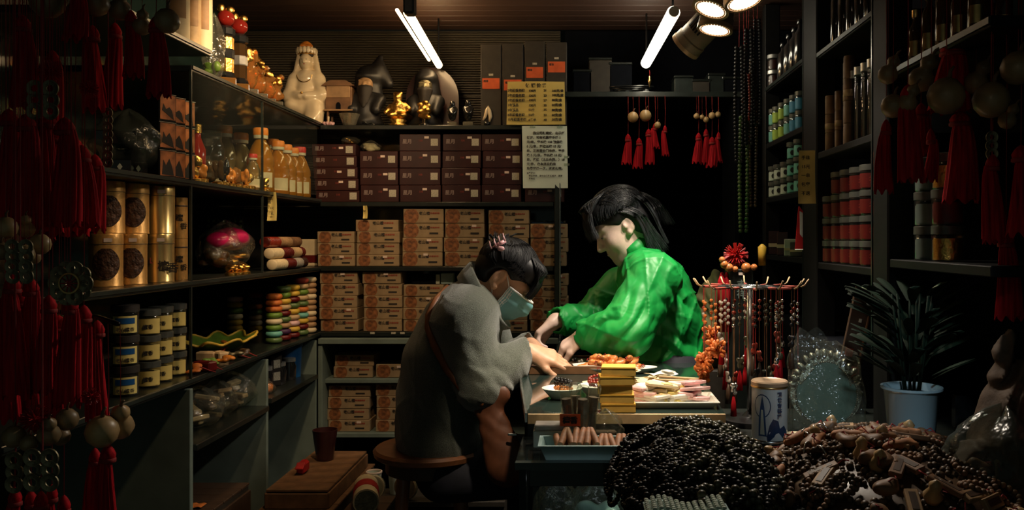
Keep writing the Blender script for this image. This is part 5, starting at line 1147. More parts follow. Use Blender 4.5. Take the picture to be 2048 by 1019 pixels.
p = lpos(578, -1.14); p.z = ze2; put('blue_tub', [('tub', G().lathe([(0, 0), (.044, 0), (.048, .10), (.048, .12), (.044, .122), (0, .122)], 20).mesh('tub', 'blue_plastic', True, 40)), ('lid', G().lathe([(.051, .118), (.051, .130), (0, .131)], 20).mesh('lid', 'blue_plastic', True, 40))], 'blue plastic tub on the low shelf in the far bay', 'tub', p)
p = lpos(551, -1.12); p.z = ze2
put('framed_card', [('card', G().box((0, 0, .055), (.012, .05, .11), .001).mesh('card', 'ink'))] + [('white_frame', cached(('wf', i), lambda: G().box((.007, 0, .035 + i * .045), (.002, .03, .030)).mesh('white_frame', 'sticker'))) for i in range(2)], 'dark card with two pale frames beside the blue tub', 'card', p, (0, 0, R(-30)))
for i, (px_, X) in enumerate(((602, -1.13), (613, -1.09), (625, -1.12))):
    p = lpos(px_, X); p.z = ze2 if p.y < 3.38 else ze2; p.y = min(p.y, 3.35); put('glass_jar', [('jar', cached('gj', lambda: G().lathe([(0, 0), (.026, 0), (.028, .05), (.022, .065), (.022, .07)], 16).mesh('jar', 'dark_glass', True, 50))), ('lid', cached('gjl', lambda: G().lathe([(.025, .068), (.025, .082), (0, .084)], 16).mesh('lid', 'silver_label', True, 40)))], f'dark glass jar with silver lid, {ORD[i + 1]} beyond the blue tub', 'jar', (p.x - .03 * (i % 2), 3.05 + .11 * i, ze2), None, 'dark glass jars')
# on the floor by the base cabinet: crates, planks, rolls
def crate(pos, dim, n, m, label, rot=0, extra=None):
    t = thing('wooden_crate', label, 'crate', pos, (0, 0, rot), 'wooden crates on the floor'); ob('body', G().box((0, 0, dim[2] / 2 - .004), (dim[0] * .98, dim[1] * .98, dim[2] - .009), .002).mesh('body', 'crate_dark'), t)
    for i in range(n): ob('plank', cached(('cp', dim, n, m), lambda: G().box((0, 0, 0), (dim[0], dim[1] / n * .94, .008), .0015).mesh('plank', m)), t, (0, -dim[1] / 2 + (i + .5) * dim[1] / n, dim[2] - .004))
    for s_ in (-1, 1): ob('side_board', cached(('cs', dim, m), lambda: G().box((0, 0, 0), (.008, dim[1], dim[2] * .8), .0015).mesh('side_board', m)), t, (s_ * dim[0] / 2, 0, dim[2] * .42))
    ob('end_board', cached(('ce', dim, m), lambda: G().box((0, 0, 0), (dim[0], .008, dim[2] * .8), .0015).mesh('end_board', m)), t, (0, -dim[1] / 2 - .004, dim[2] * .42))
    return t
crate((-1.20, 2.61, 0), (.26, .36, .27), 5, 'wood_dark', 'low dark crate under the wood bags')
crate((-1.20, 2.61, .271), (.24, .34, .13), 5, 'wood_dark', 'dark crate with an orange slip on its planks')
crate((-.91, 2.98, 0), (.24, .60, .33), 6, 'wood_mid', 'long brown crate in front of the far bay')
crate((-.91, 2.98, .331), (.20, .50, .06), 6, 'wood_mid', 'flat plank box lying on the long brown crate')
put('orange_slip', [('slip', G().grid(lambda u, v: Vector(((u - .5) * .07, (v - .5) * .04, .003 + .005 * abs(math.sin(u * 9)))), 10, 4).mesh('slip', 'silk_orange', True)), ('fold', G().box((.02, 0, .005), (.02, .02, .004), .001).mesh('fold', 'silk_orange'))], 'small orange slip on top of the dark crate', 'paper', (-1.15, 2.52, .402))
crate((-.94, 2.50, 0), (.20, .2, .20), 3, 'wood_dark', 'small dark crate under the yellow green packet')
put('flat_packet', [('packet', G().box((0, 0, .015), (.15, .13, .03), .008).mesh('packet', 'yellow_pack')), ('stripe', G().box((0, -.02, .031), (.152, .01, .002)).mesh('stripe', 'leaf_yellow')), ('seam', G().box((0, .04, .031), (.152, .004, .002)).mesh('seam', 'ink'))], 'flat yellow green packet on the small dark crate', 'packet', (-.94, 2.50, .2005), (0, 0, .15))
p = at(612, 892, 2.95); put('red_packet', [('packet', G().box((0, 0, .02), (.03, .06, .04), .008).mesh('packet', 'red_bright')), ('flap', G().box((0, -.03, .03), (.028, .03, .006), .002, Euler((.6, 0, 0))).mesh('flap', 'red_bright'))], 'bright red packet lying on the flat plank box', 'packet', (-.955, 2.93, .3915))
put('small_basket', [('basket', G().lathe([(.02, 0), (.03, .001), (.045, .11), (.042, .11), (.028, .006)], 16).mesh('basket', 'maroon', True, 50)), ('liner', G().lathe([(0, .05), (.038, .06)], 14).mesh('liner', 'ink_red'))], 'dark red basket behind the bright red packet', 'basket', (-.93, 3.10, .3915))
p0 = at(710, 960, 2.9)
put('paper_roll', [('roll', G().cyl((0, -.09, .042), (0, .09, .042), .041, None, 22).mesh('roll', 'cream_pack', True, 40)), ('red_band', G().cyl((0, -.035, .042), (0, .03, .042), .0425, None, 22).mesh('red_band', 'red_bright', True, 40)), ('end_disc', G().cyl((0, -.092, .042), (0, -.09, .042), .036, None, 20).mesh('end_disc', 'coin'))], 'rolled tube with red band lying beside the stool', 'roll', (-.71, 2.82, .31), (0, 0, R(14)))
crate((-.705, 2.82, 0), (.14, .24, .309), 3, 'wood_dark', 'dark crate under the rolled tube beside the stool')
for i, (px_, py_, nm, m) in enumerate(((745, 966, 'round clear packet behind the stool leg', 'cream_pack'), (812, 968, 'round clear packet between the stool legs', 'wood_pale'))):
    p = at(px_, py_, 3.02); put('round_packet', [('disc', cached(('rp', m), lambda: G().cyl((0, -.01, .045), (0, .01, .045), .042, None, 20).mesh('disc', m, True, 40))), ('wrapper', cached('rpw', lambda: G().ball((0, 0, .045), (.046, .018, .046), 18, 10).mesh('wrapper', 'plastic_film', True)))], nm, 'packet', (p.x, 3.02, .27 + .0005), (0, 0, .2 - .5 * i), 'round clear packets')
t = put('display_step', [('board', G().box((0, 0, .25), (.50, .16, .02), .002).mesh('board', 'crate_dark'))] + [('leg', G().box((sx_, 0, .12), (.02, .14, .24)).mesh('leg', 'crate_dark')) for sx_ in (-.235, .235)], 'dark low step behind the stool', 'step', (-.55, 3.24, 0))
t.location.y = 3.08; t.location.x = -.515; t.location.z = .0095
for i, (px_, py_, nm) in enumerate(((748, 925, 'white paper cup behind the stool'), (792, 925, 'white printed cup between the stool legs'))):
    p = at(px_, py_, 3.10); put('paper_cup', [('cup', cached('cup', lambda: G().lathe([(0, 0), (.022, 0), (.028, .075), (.026, .075), (.020, .004)], 18).mesh('cup', 'white_label', True, 50))), ('rim', cached('cupr', lambda: G().lathe([(.027, .072), (.030, .074), (.030, .079), (.027, .081), (.025, .079), (.027, .072)], 18).mesh('rim', 'price_tag', True)))], nm, 'cup', (p.x, 3.10, .27), None, 'paper cups')
# ------------------------------------------------------------------ bookcase beyond the plants
def fpos(px_): p = rpos(px_, .748); p.y = min(p.y, 3.285); return p
def cyl_bottle(key, r_, h, m, neck=.35):
    return cached(key, lambda: G().lathe([(0, 0), (r_ * .95, 0), (r_, .004), (r_, h * .70), (r_ * .92, h * .78), (r_ * neck, h * .90), (r_ * neck, h), (0, h)], 18).mesh('bottle', m, True, 50))
z1, z2, z3, z4 = [z + .0005 for z in BAY[0][1]]
for i, (px_, h) in enumerate(((1566, .115), (1578, .125), (1589, .13), (1600, .14))):
    p = fpos(px_); p.z = z1; put('dark_flask', [('bottle', cyl_bottle(('df', h), .021, h, 'dark_glass')), ('cap', cached('dfc', lambda: G().lathe([(.010, 0), (.011, .002), (.011, .016), (0, .017)], 12).mesh('cap', 'jet', True, 40)), (0, 0, h))], f'glossy dark flask, {ORD[i + 1]} on the top shelf of the far bay', 'flask', p, None, 'dark flasks of the far bay')
for k in range(2):
    p = fpos(1543); p.z = z1 + k * .0605; put('brown_jar', jar_parts(.024, .060, 'silver_label', 'maroon', 1.2), ('lower' if k == 0 else 'upper') + ' brown jar beside the dark flasks', 'jar', p, facing(p), 'brown jars')
cols = ['teal_label', 'green_label', 'green_label', 'teal_label', 'blue_label', 'blue_label']
for c in range(6):
    for k in range(2):
        p = fpos(1543 + c * 11.6); p.z = z2 + k * .0655
        put('tea_jar', jar_parts(.0185, .065, 'jar_lid', cols[c], 2.6), f'{("lower", "upper")[k]} {("teal", "lime", "lime", "pale teal", "blue", "blue")[c]} labelled tea jar, {ORD[c + 1]} in its row', 'jar', p, facing(p), 'tea jars of the far bay')
for c in range(5):
    for k in range(3 if c > 2 else 2):
        p = fpos(1544 + c * 13.6); p.z = z3 + k * .0605; m = ('white_label', 'white_label', 'white_label', 'teal_label', 'teal_label')[c]
        t = put('spice_jar', jar_parts(.020, .060, 'jar_lid', m, 1.9), f'{"pale" if c < 3 else "teal"} labelled spice jar, {ORD[k + 1]} from below, {ORD[c + 1]} stack', 'jar', p, facing(p), 'spice jars of the far bay')
        ob('emblem', cached('sje', lambda: G().ball((0, -.0205, .022), (.008, .001, .010), 10, 4).mesh('emblem', 'ink')), t)
for i, (px_, m, h) in enumerate(((1548, 'maroon', .09), (1565, 'maroon', .085), (1580, 'white_label', .06), (1592, 'jar_lid', .05))):
    p = fpos(px_); p.z = z4; put('stock_box', [('body', G().box((0, 0, h / 2), (.04, .05, h), .002).mesh('body', m)), ('band', G().box((0, -.001, h * .4), (.041, .051, h * .15)).mesh('band', 'cream_pack'))], f'{("dark red box beside the hanging card", "dark red box in the middle of the lowest far shelf", "pale box on the lowest far shelf", "grey box behind the hanging card")[i]}', 'box', p, facing(p), 'boxes on the lowest far shelf')
y1, y2, y3 = [z + .0005 for z in BAY[1][1]]
for i, px_ in enumerate((1640, 1652, 1668, 1684, 1700)):
    p = rpos(px_, .772); p.y = min(p.y, 2.56); p.z = y1; put('wine_bottle', [('bottle', cyl_bottle('wb', .021, .19, 'dark_glass', .4)), ('label', cached('wbl', lambda: G().grid(lambda u, v: Vector((math.sin((u - .5) * 1.2) * .0218, -math.cos((u - .5) * 1.2) * .0218, .03 + .04 * v)), 6, 2).mesh('label', 'maroon', True)))], f'glossy dark bottle, {ORD[i + 1]} on the top shelf of the near bay', 'bottle', (p.x, 2.55 - i * .075, p.z), None, 'dark bottles of the near bay')
for i, (px_, X, n, hh, r_) in enumerate(((1640, .755, 3, .056, .015), (1655, .765, 3, .058, .011), (1664, .775, 4, .062, .012), (1678, .765, 4, .064, .0155))):
    p = rpos(px_, X); p.y = min(p.y, 2.575); t = thing('bamboo_tube', f'tall bamboo incense tube, {ORD[i + 1]} from the post', 'tube', (p.x, 2.565 - i * .05, y2), None, 'bamboo incense tubes')
    for k in range(n): ob('segment', cached(('bt', hh, r_), lambda: G().lathe([(0, 0), (r_, .001), (r_, hh * .96), (r_ * .93, hh * .98), (r_ * .93, hh), (0, hh)], 16).mesh('segment', 'bamboo', True, 40)), t, (0, 0, k * hh))
    ob('paper_band', G().lathe([(r_ * 1.03, hh * (n - 1.8)), (r_ * 1.03, hh * (n - 1.5))], 16).mesh('paper_band', 'wood_pale', True), t)
for i in range(4):
    p = rpos(1702 + i * 13, .775); put('clear_tube', [('tube', cached('ctu', lambda: G().lathe([(.014, 0), (.015, .004), (.015, .20), (.012, .205)], 14).mesh('tube', 'jar_clear', True, 50))), ('sticks', cached('cts', lambda: G().lathe([(.0, .002), (.011, .002), (.011, .16), (0, .16)], 8).mesh('sticks', 'crate_dark'))), ('cap', cached('ctc', lambda: G().lathe([(.016, .19), (.016, .212), (0, .213)], 14).mesh('cap', 'silver_label', True, 40)))], f'clear tube of dark sticks, {ORD[i + 1]} after the bamboo tubes', 'tube', (p.x, p.y - .02, y2), None, 'clear stick tubes')
for c in range(6):
    for k in range(4 if c < 5 else 5):
        if c == 0 and k == 3: continue
        Y_ = 2.56 - c * .085; big = c == 5
        t = put('red_jar', jar_parts(.034 if not big else .032, .066 if not big else .062, 'jar_lid', 'jar_red' if not big else 'orange_tag', 2.6), f'{"red" if not big else "orange"} labelled jar, {ORD[k + 1]} from below in {ORD[c + 1]} stack', 'jar', (.766, Y_, y3 + k * (.0665 if not big else .0625)), facing((.766, Y_, 0)), 'red jars of the near bay')
        ob('lettering', text('福' if not big else '香', .020, 'leaf_yellow' if big else 'ink_red', .0002), t, (-.010, -.0355, .018))
w1, w2 = [z + .0005 for z in BAY[2][1]]
for i in range(9):
    Y_ = 1.95 - (i % 5) * .075; X = .77 if i < 5 else .86
    put('spirit_bottle', [('bottle', cyl_bottle(('sb', i % 3), .017, .11 + .02 * (i % 3), 'crystal_dark', .4)), ('gold_label', cached('sbl', lambda: G().grid(lambda u, v: Vector((math.sin((u - .5) * 1.6) * .0178, -math.cos((u - .5) * 1.6) * .0178, .02 + .035 * v)), 6, 2).mesh('gold_label', 'brass', True))), ('cap', cached('sbc', lambda: G().lathe([(.008, 0), (.009, .002), (.009, .018), (0, .019)], 10).mesh('cap', 'brass', True, 40)), (0, 0, .11 + .02 * (i % 3)))],
        f'small gold labelled spirit bottle, {ORD[i % 5 + 1]} of the {"front" if i < 5 else "rear"} row', 'bottle', (X, Y_, w1), facing((X, Y_, 0)), 'spirit bottles')
for k in range(3):
    put('foil_jar', jar_parts(.032, .075, 'jar_lid', 'gold' if k != 1 else 'jar_red', 2.0), f'foil labelled jar, {ORD[3 - k]} from top behind the red tassels', 'jar', (.77, 1.78, w2 + k * .0755), facing((.77, 1.78, 0)), 'foil labelled jars')
    put('plain_jar', jar_parts(.034, .075, 'jar_lid', 'panel_green', 2.0), f'dull grey green jar, {ORD[3 - k]} from top beside the foil jars', 'jar', (.775, 1.88, w2 + k * .0755), facing((.775, 1.88, 0)), 'dull jars')
cp_ = thing('ribbed_screen', 'dark ribbed screen panel behind the gourds at the top', 'screen', (.98, 1.93, 1.60))
for i in range(9): ob('slat', cached('rsl', lambda: G().box((0, 0, .26), (.016, .012, .50), .003).mesh('slat', 'panel_green')), cp_, (-.10 + i * .021, 0, 0))
for z in (.01, .3): ob('rail', cached('rsr', lambda: G().box((-.016, .010, 0), (.20, .008, .02), .002).mesh('rail', 'lacquer')), cp_, (0, 0, z))
# things on the shelf above the doorway
for i, (px_, w_, h, m) in enumerate(((1165, .05, .10, 'void'), (1200, .06, .15, 'crate_dark'), (1240, .06, .13, 'void'), (1365, .05, .075, 'lacquer_edge'), (1400, .05, .06, 'crate_dark'), (1430, .045, .085, 'lacquer_edge'), (1460, .05, .07, 'void'))):
    put('storage_box', [('body', G().box((0, 0, h / 2), (w_ * 1.6, .12, h), .004).mesh('body', m)), ('lid', G().box((0, 0, h + .004), (w_ * 1.64, .125, .010), .002).mesh('lid', 'lacquer'))], f'dim storage box, {ORD[i + 1]} on the shelf over the doorway', 'box', ((px_ - CX) / sc(YB + .15), YB + .16, 1.7935), None, 'boxes above the doorway')
cb_ = thing('coiled_cable', 'black cable coiled on the shelf over the doorway', 'cable', ((1262 - CX) / sc(YB + .05), YB + .055, 1.7935))
ob('coil', G().tube([(.055 * math.cos(i * .5) * (1 + .02 * i % 3), .03 * math.sin(i * .5), .006 + .0006 * i) for i in range(40)], .004, 6).mesh('coil', 'jet', True), cb_); ob('plug', G().box((.06, -.01, .010), (.03, .015, .018), .003).mesh('plug', 'jet'), cb_)
# ------------------------------------------------------------------ on the work table
zt = .8005
wm = thing('bead_board', 'dark bead threading board under the hands', 'board', (-.03, 2.60, zt)); ob('board', G().box((0, 0, .008), (.24, .22, .016), .002).mesh('board', 'wood_dark'), wm); ob('rim', G().box((0, -.110, .012), (.24, .006, .024), .001).mesh('rim', 'wood_mid'), wm); ob('rim', G().box((0, .110, .012), (.24, .006, .024), .001).mesh('rim', 'wood_mid'), wm)
for i in range(12): ob('bead', cached('tbd', lambda: G().ball((0, 0, 0), .0065, 10, 8).mesh('bead', 'bead_black', True)), wm, (-.03 + U(-.03, .05), U(.0, .07), .0225))
for i in range(7): ob('bead', cached('tbw', lambda: G().ball((0, 0, 0), .0045, 10, 8).mesh('bead', 'bead_white', True)), wm, (U(-.03, .06), U(.0, .07), .0205))
put('paper_sheet', [('sheet', G().grid(lambda u, v: Vector(((u - .5) * .11, (v - .5) * .07, .003 * math.sin(u * 4))), 10, 4).mesh('sheet', 'tray_white', True)), ('fold', G().box((.03, 0, .003), (.03, .05, .002)).mesh('fold', 'tray_white'))], 'white paper sheet beside the resting hand', 'paper', (.035, 2.54, zt + .0195), (0, 0, .1))
def oval_tray(nm, rx, ry, h, m, rim=.012):
    return cached(('ot', rx, ry, h, m), lambda: G().lathe([(0, .001), (.80, .001), (1.0, h), (.96, h), (.78, .006), (0, .006)], 36, sx=rx, sy=ry).mesh(nm, m, True, 50))
t = put('oval_platter', [('dish', oval_tray('dish', .125, .055, .016, 'tray_white'))], 'white oval platter heaped with orange carved nuts', 'platter', (.105, 2.53, zt + .0))
AN = [imesh('nut', 'amber_bead', [E_((0, 0, 0), (.020, .011, .009)), E_((.010, .004, .004), (.009, .008, .007), .004), E_((-.010, -.004, .003), (.010, .008, .007), .004)], .003) for _ in range(1)][0]
NUTS = []
for i in range(34):
    lay = i // 14; x = U(-.10, .07) * (1 - .2 * lay); y = U(-.035, .035) * (1 - .25 * lay); NUTS.append((x, y, lay))
    put('carved_nut', [('nut', AN), ('cord', cached('nutc', lambda: G().tube([(-.018, 0, .004), (-.026, .003, .006), (-.030, 0, 0)], .0014, 5).mesh('cord', 'cord_red')))], 'glossy orange carved nut heaped on the oval platter', 'nut', (.105 + x, 2.53 + y, zt + .016 + .013 * lay), (U(-.4, .4), U(-.4, .4), U(0, 6.3)), 'orange carved nuts on the platter')
t = put('flat_tray', [('dish', oval_tray('dish', .16, .05, .010, 'cream_pack'))], 'long cream tray behind the yellow box stack', 'tray', (.165, 2.30, zt))
for i, (x, y, w_, d_, m, rz) in enumerate(((.10, 2.30, .10, .05, 'tray_white', .2), (.17, 2.29, .09, .05, 'cream_pack', -.3), (.22, 2.31, .08, .05, 'tray_white', .5), (.13, 2.31, .07, .04, 'cream_pack', .9))):
    put('paper_envelope', [('sheet', G().grid(lambda u, v, w_=w_, d_=d_: Vector(((u - .5) * w_, (v - .5) * d_, .004 + .004 * math.sin(u * 6 + v * 3))), 8, 5).mesh('sheet', m, True)), ('flap', G().box((w_ * .3, 0, .009), (w_ * .25, d_ * .8, .002)).mesh('flap', m))], f'cream paper envelope, {ORD[i + 1]} on the long tray', 'envelope', (x, y, zt + .011 + .008 * i), (0, 0, rz), 'paper envelopes on the tray')
for i in range(6):
    put('bamboo_slip', G().box((0, 0, .003), (.11, .010, .005), .001).mesh('bamboo_slip', 'wood_pale'), f'pale bamboo slip fanned out beside the yellow boxes, {ORD[i + 1]}', 'slip', (.20 + .012 * i, 2.19 + .010 * i, zt + .0005 + .0055 * i), (0, 0, .25 - .13 * i), 'bamboo slips')
t = thing('packet_tray', 'shallow white tray of pink and cream packets beside the yellow boxes', 'tray', (.205, 2.05, zt)); ob('tray', G().tray(.215, .11, .014, .010).mesh('tray', 'tray_white'), t)
PKM = ('pink_bag', 'tray_white', 'cream_pack', 'paper_note', 'tray_white', 'pink_bag')
for i in range(24): put('paper_packet', [('packet', cached(('pkt', i % 6), lambda: G().box((0, 0, .004), (.062 + .006 * (i % 3), .042, .008), .002).mesh('packet', PKM[i % 6]))), ('flap', cached(('pkf', i % 6), lambda: G().box((.012, 0, .0084), (.022, .040, .001)).mesh('flap', PKM[(i + 1) % 6])))], f'flat {("pink", "white", "cream", "yellow", "pale", "rosy")[i % 6]} packet in the white tray, {ORD[i // 6 + 1]} of its colour from below', 'packet', (.150 + .024 * (i % 6) + U(-.008, .008), 2.05 + U(-.025, .02), zt + .006 + .0105 * (i // 6) + .003 * (i % 3)), (R(U(-8, 4)), R(U(-7, 7)), U(-1.2, 1.2)), 'flat packets in the tray')
for k in range(5):
    x = .0835 + (.004, .002, -.003, .0, .006)[k]; w_ = .079
    put('yellow_box', [('body', cached('ybx', lambda: G().box((0, 0, .0105), (.079, .055, .0205), .0012).mesh('body', 'box_yellow'))), ('front_flap', cached('ybf', lambda: G().box((0, -.0277, .0095), (.077, .001, .0165)).mesh('front_flap', 'box_yellow_edge'))), ('lid_lip', cached('ybl', lambda: G().box((0, -.0282, .0192), (.079, .002, .003)).mesh('lid_lip', 'box_yellow')))], f'yellow cardboard box, {ORD[5 - k]} from top of the yellow stack', 'box', (x, 1.968 + (.0, .002, .003, -.002, .0)[k], zt + k * .0208), (0, 0, R((1, -2, 0, 3, -4)[k])), 'stack of yellow boxes')
for i, (x, y, nm, ms) in enumerate(((-.045, 2.12, 'white dish of dark and amber beads on the glass', ('bead_black', 'amber_bead', 'bead_brown')), (.045, 2.16, 'white dish of red beads behind the incense jar', ('bead_red', 'jar_red', 'bead_red')))):
    put('bead_dish', [('dish', cached('bdd', lambda: G().lathe([(0, .001), (.026, .001), (.046, .026), (.043, .027), (.024, .006), (0, .005)], 28, sx=1.1).mesh('dish', 'tray_white', True, 50)))], nm, 'dish', (x, y, zt), None, 'bead dishes')
    for j in range(4):
        m = ms[j % 3]
        def br(m=m):
            g = G()
            for q in range(14): a = q * 2 * math.pi / 14; g.ball((.020 * math.cos(a), .020 * math.sin(a), 0), .0048, 8, 6)
            return g.mesh('bead_ring', m, True)
        put('bead_bracelet', cached(('brd', m), br), f'{("small bracelet coiled in the dark bead dish" if i == 0 else "small bracelet coiled in the red bead dish")}, {ORD[j + 1]} from below', 'bracelet', (x + U(-.006, .008), y + U(-.006, .006), zt + .016 + .009 * j), (U(-.25, .25), U(-.25, .25), U(0, 3)), 'bracelets in the dishes')
put('white_carton', [('body', G().box((0, 0, .018), (.070, .05, .036), .002).mesh('body', 'white_label')), ('lid', G().box((0, .0, .042), (.064, .046, .012), .002).mesh('lid', 'bead_white'))], 'small white carton in front of the table edge', 'carton', (-.066, 1.85, .7495))
# clear pot of incense bundles with an orange label
jx, jy = -.003, 1.845; t = thing('incense_pot', 'clear pot of bagged incense sticks with orange label', 'pot', (jx, jy, .7495))
ob('pot', G().lathe([(0, .001), (.036, .001), (.040, .075), (.0385, .075), (.0345, .003)], 24).mesh('pot', 'jar_clear', True, 50), t)
for i, (x, y, tx, ty) in enumerate(((-.016, -.008, -.10, .05), (.006, -.012, .03, .08), (.018, .006, .14, 0), (-.004, .012, -.03, -.06))):
    b = ob('incense_bundle', G().lathe([(0, .004), (.011, .004), (.011, .105), (0, .105)], 9).mesh('incense_bundle', 'incense'), t, (x, y, 0), (ty, tx, 0)); ob('sleeve', G().lathe([(.013, .003), (.013, .11), (.015, .125), (.011, .134)], 8).mesh('sleeve', 'plastic_bag', True), b)
ob('label', G().box((-.018, -.0415, .064), (.044, .0012, .026)).mesh('label', 'orange_tag'), t); ob('lettering', text('檀香', .016, 'ink', .0002, bold=.04), t, (-.034, -.043, .058)); 
p = (.055, 1.86, .7495); put('loose_bag', [('bag', bag_mesh('bag', (.045, .035, .075), 'plastic_bag', 222)), ('sticks', G().box((0, 0, .02), (.05, .012, .02), .004).mesh('sticks', 'incense'))], 'crumpled clear bag beside the incense pot', 'bag', p)
# tray of cinnamon rolls
t = put('blue_tray', [('tray', G().tray(.17, .062, .030, .012).mesh('tray', 'tray_blue'))], 'pale blue plastic tray holding brown bark rolls', 'tray', (.016, 1.755, .7495))
for i in range(19):
    x = -.062 + (i % 13) * .0125; lay = i // 13
    put('bark_roll', [('roll', cached('brk', lambda: G().tube([(0, -.027, 0), (.0005, -.010, .0006), (-.0004, .010, .0004), (0, .027, 0)], [.0068, .0076, .0072, .0066], 12).mesh('roll', 'cinnamon', True, 50))), ('dark_end', cached('bre', lambda: G().cyl((0, -.0276, 0), (0, -.026, 0), .0052, None, 10).mesh('dark_end', 'incense')))], 'short brown bark roll lying in the blue tray', 'bark roll', (.016 + x + lay * .012, 1.757, .7495 + .026 + .013 * lay), (R(22), 0, R(U(-14, 14))), 'bark rolls in the blue tray')
# inside the showcase
put('clear_bag', [('bag', bag_mesh('bag', (.07, .05, .17), 'plastic_bag', 230)), ('contents', blob((0, 0, .06), (.05, .035, .055), 231, 8, 'tray_blue', .006, .01))], 'clear bag of pale goods inside the showcase', 'bag', (.04, 1.80, .5305)); put('clear_bag', [('bag', bag_mesh('bag', (.06, .05, .16), 'plastic_bag', 232)), ('contents', blob((0, 0, .05), (.04, .035, .05), 233, 8, 'cream_pack', .006, .01))], 'clear bag of cream goods inside the showcase', 'bag', (-.05, 1.82, .5305))
ob('inner_shelf', G().box((.10, 1.815, .52), (.42, .19, .02)).mesh('inner_shelf', 'panel_green'), st)
# ------------------------------------------------------------------ hanging charms
ZR = 1.74
def rail(x0, x1, ys, label):
    t = thing('hanging_rail', label, 'rail', ((x0 + x1) / 2, ys[0], ZR))
    for y in ys: ob('bar', G().tube([(x0 - (x0 + x1) / 2, y - ys[0], 0), (x1 - (x0 + x1) / 2, y - ys[0], 0)], .006, 8).mesh('bar', 'black_metal', True), t)
    for x in (x0, x1): ob('hanger', G().tube([(x - (x0 + x1) / 2, 0, 0), (x - (x0 + x1) / 2, 0, ZT - ZR)], .004, 6).mesh('hanger', 'black_metal'), t)
    for x in (x0, x1): ob('bar', G().tube([(x - (x0 + x1) / 2, 0, 0), (x - (x0 + x1) / 2, ys[-1] - ys[0], 0)], .006, 8).mesh('bar', 'black_metal', True), t)
rail(-1.04, -.66, (1.38, 1.5, 1.62), 'black rail above the red tassels beside the gold tins, beyond the top edge')
rail(.52, .96, (1.5, 1.62, 1.7), 'black rail above the gourds beside the bookcase, beyond the top edge')
ZP = 1.06
pr_ = thing('peg_rod', 'thin black rod carrying the low tassels beside the jars', 'rod', (-1.05, 1.66, ZP)); ob('rod', G().tube([(0, 0, 0), (.20, -.16, 0), (.30, -.28, 0)], .004, 6).mesh('rod', 'black_metal', True), pr_); ob('plate', G().box((0, 0, 0), (.012, .03, .03), .002).mesh('plate', 'black_metal'), pr_)
def low(px_, py_, c): return ZP if c == ZR and px_ > 175 and px_ < 400 and py_ > 600 else c
def cordm(h): h = round(h, 2); return cached(('cord', h), lambda: G().tube([(0, 0, 0), (.0015, 0, h * .5), (0, 0, h)], .0008, 4).mesh('cord', 'cord_red'))
def skirt(w_, L_, seed):
    rd = random.Random(seed); ph = rd.uniform(0, 6)
    def f(u, v):
        a = u * 2 * math.pi; r_ = w_ / 2 * (.42 + .58 * v ** .6) * (1 + .10 * math.sin(11 * a + ph) + .05 * math.sin(23 * a)); s_ = .006 * math.sin(ph + v * 2)
        return Vector((r_ * math.cos(a) + s_, r_ * math.sin(a) * .7, -L_ * v - (.006 * math.sin(7 * a + ph) if v > .95 else 0)))
    return G().grid(f, 44, 9, True).mesh('skirt', 'red_silk', True)
def tassel(px_, y0, y1, w_, Y, label, group, cord_to=ZR):
    p = at(px_, y0, Y); k = sc(Y); L_ = (y1 - y0) / k; W = w_ / k * (1.35 if Y < 2 else 1.15)
    cord_to = low(px_, y0, cord_to); t = thing('silk_tassel', label, 'tassel', p, None, group); nb = round(W / .004); nl = round(L_ / .02)
    ob('skirt', cached(('sk', nb, nl), lambda: skirt(nb * .004, nl * .02, nb * 31 + nl)), t, (0, 0, -.012))
    ob('knob', cached(('kn', nb), lambda: G().lathe([(0, -.022), (W * .26, -.018), (W * .30, -.008), (W * .22, .0), (W * .12, .006), (0, .010)], 12).mesh('knob', 'red_silk', True)), t)
    ob('binding', cached(('bi', nb), lambda: G().lathe([(W * .27, -.022), (W * .31, -.021), (W * .31, -.015), (W * .27, -.014)], 12).mesh('binding', 'cord_red', True)), t)
    if cord_to and cord_to > p.z + .02: ob('cord', cordm(cord_to - p.z), t)
    return t
def gourd(px_, py_, r_, Y, label, group, m='gourd', tilt=0, cord_to=ZR, double=True):
    p = at(px_, py_, Y); q = r_ / sc(Y)
    cord_to = low(px_, py_, cord_to); t = thing('gourd', label, 'gourd', p, None, group, q / .03)
    ob('body', cached(('go', m, double), lambda: G().lathe([(0, -.030), (.012, -.0285), (.024, -.019), (.030, -.002), (.025, .014), (.015, .024), (.0145, .028), (.019, .036), (.018, .046), (.009, .054), (.004, .060), (0, .061)] if double else [(0, -.030), (.014, -.027), (.026, -.015), (.030, .0), (.026, .015), (.014, .027), (0, .031)], 22).mesh('body', m, True)), t, None, (tilt, tilt * .7, 0))
    ob('stem', cached('gst', lambda: G().tube([(0, 0, .058), (.001, 0, .07), (.006, 0, .078)], [.004, .003, .002], 6).mesh('stem', 'wood_mid', True)), t, (0, 0, 0 if double else -.03), (tilt, tilt * .7, 0))
    if cord_to and cord_to > p.z + .05: o = ob('cord', cordm((cord_to - p.z) / (q / .03)), t)
    return t
COIN = None
def coinm():
    g = G().lathe([(.006, -.0012), (.0125, -.0012), (.013, -.0016), (.014, -.0016), (.0145, 0), (.014, .0016), (.013, .0016), (.0125, .0012), (.006, .0012), (.006, -.0012)], 24, (0, 0, 0), Euler((R(90), 0, 0)))
    return g.mesh('coin', 'coin', True, 40)
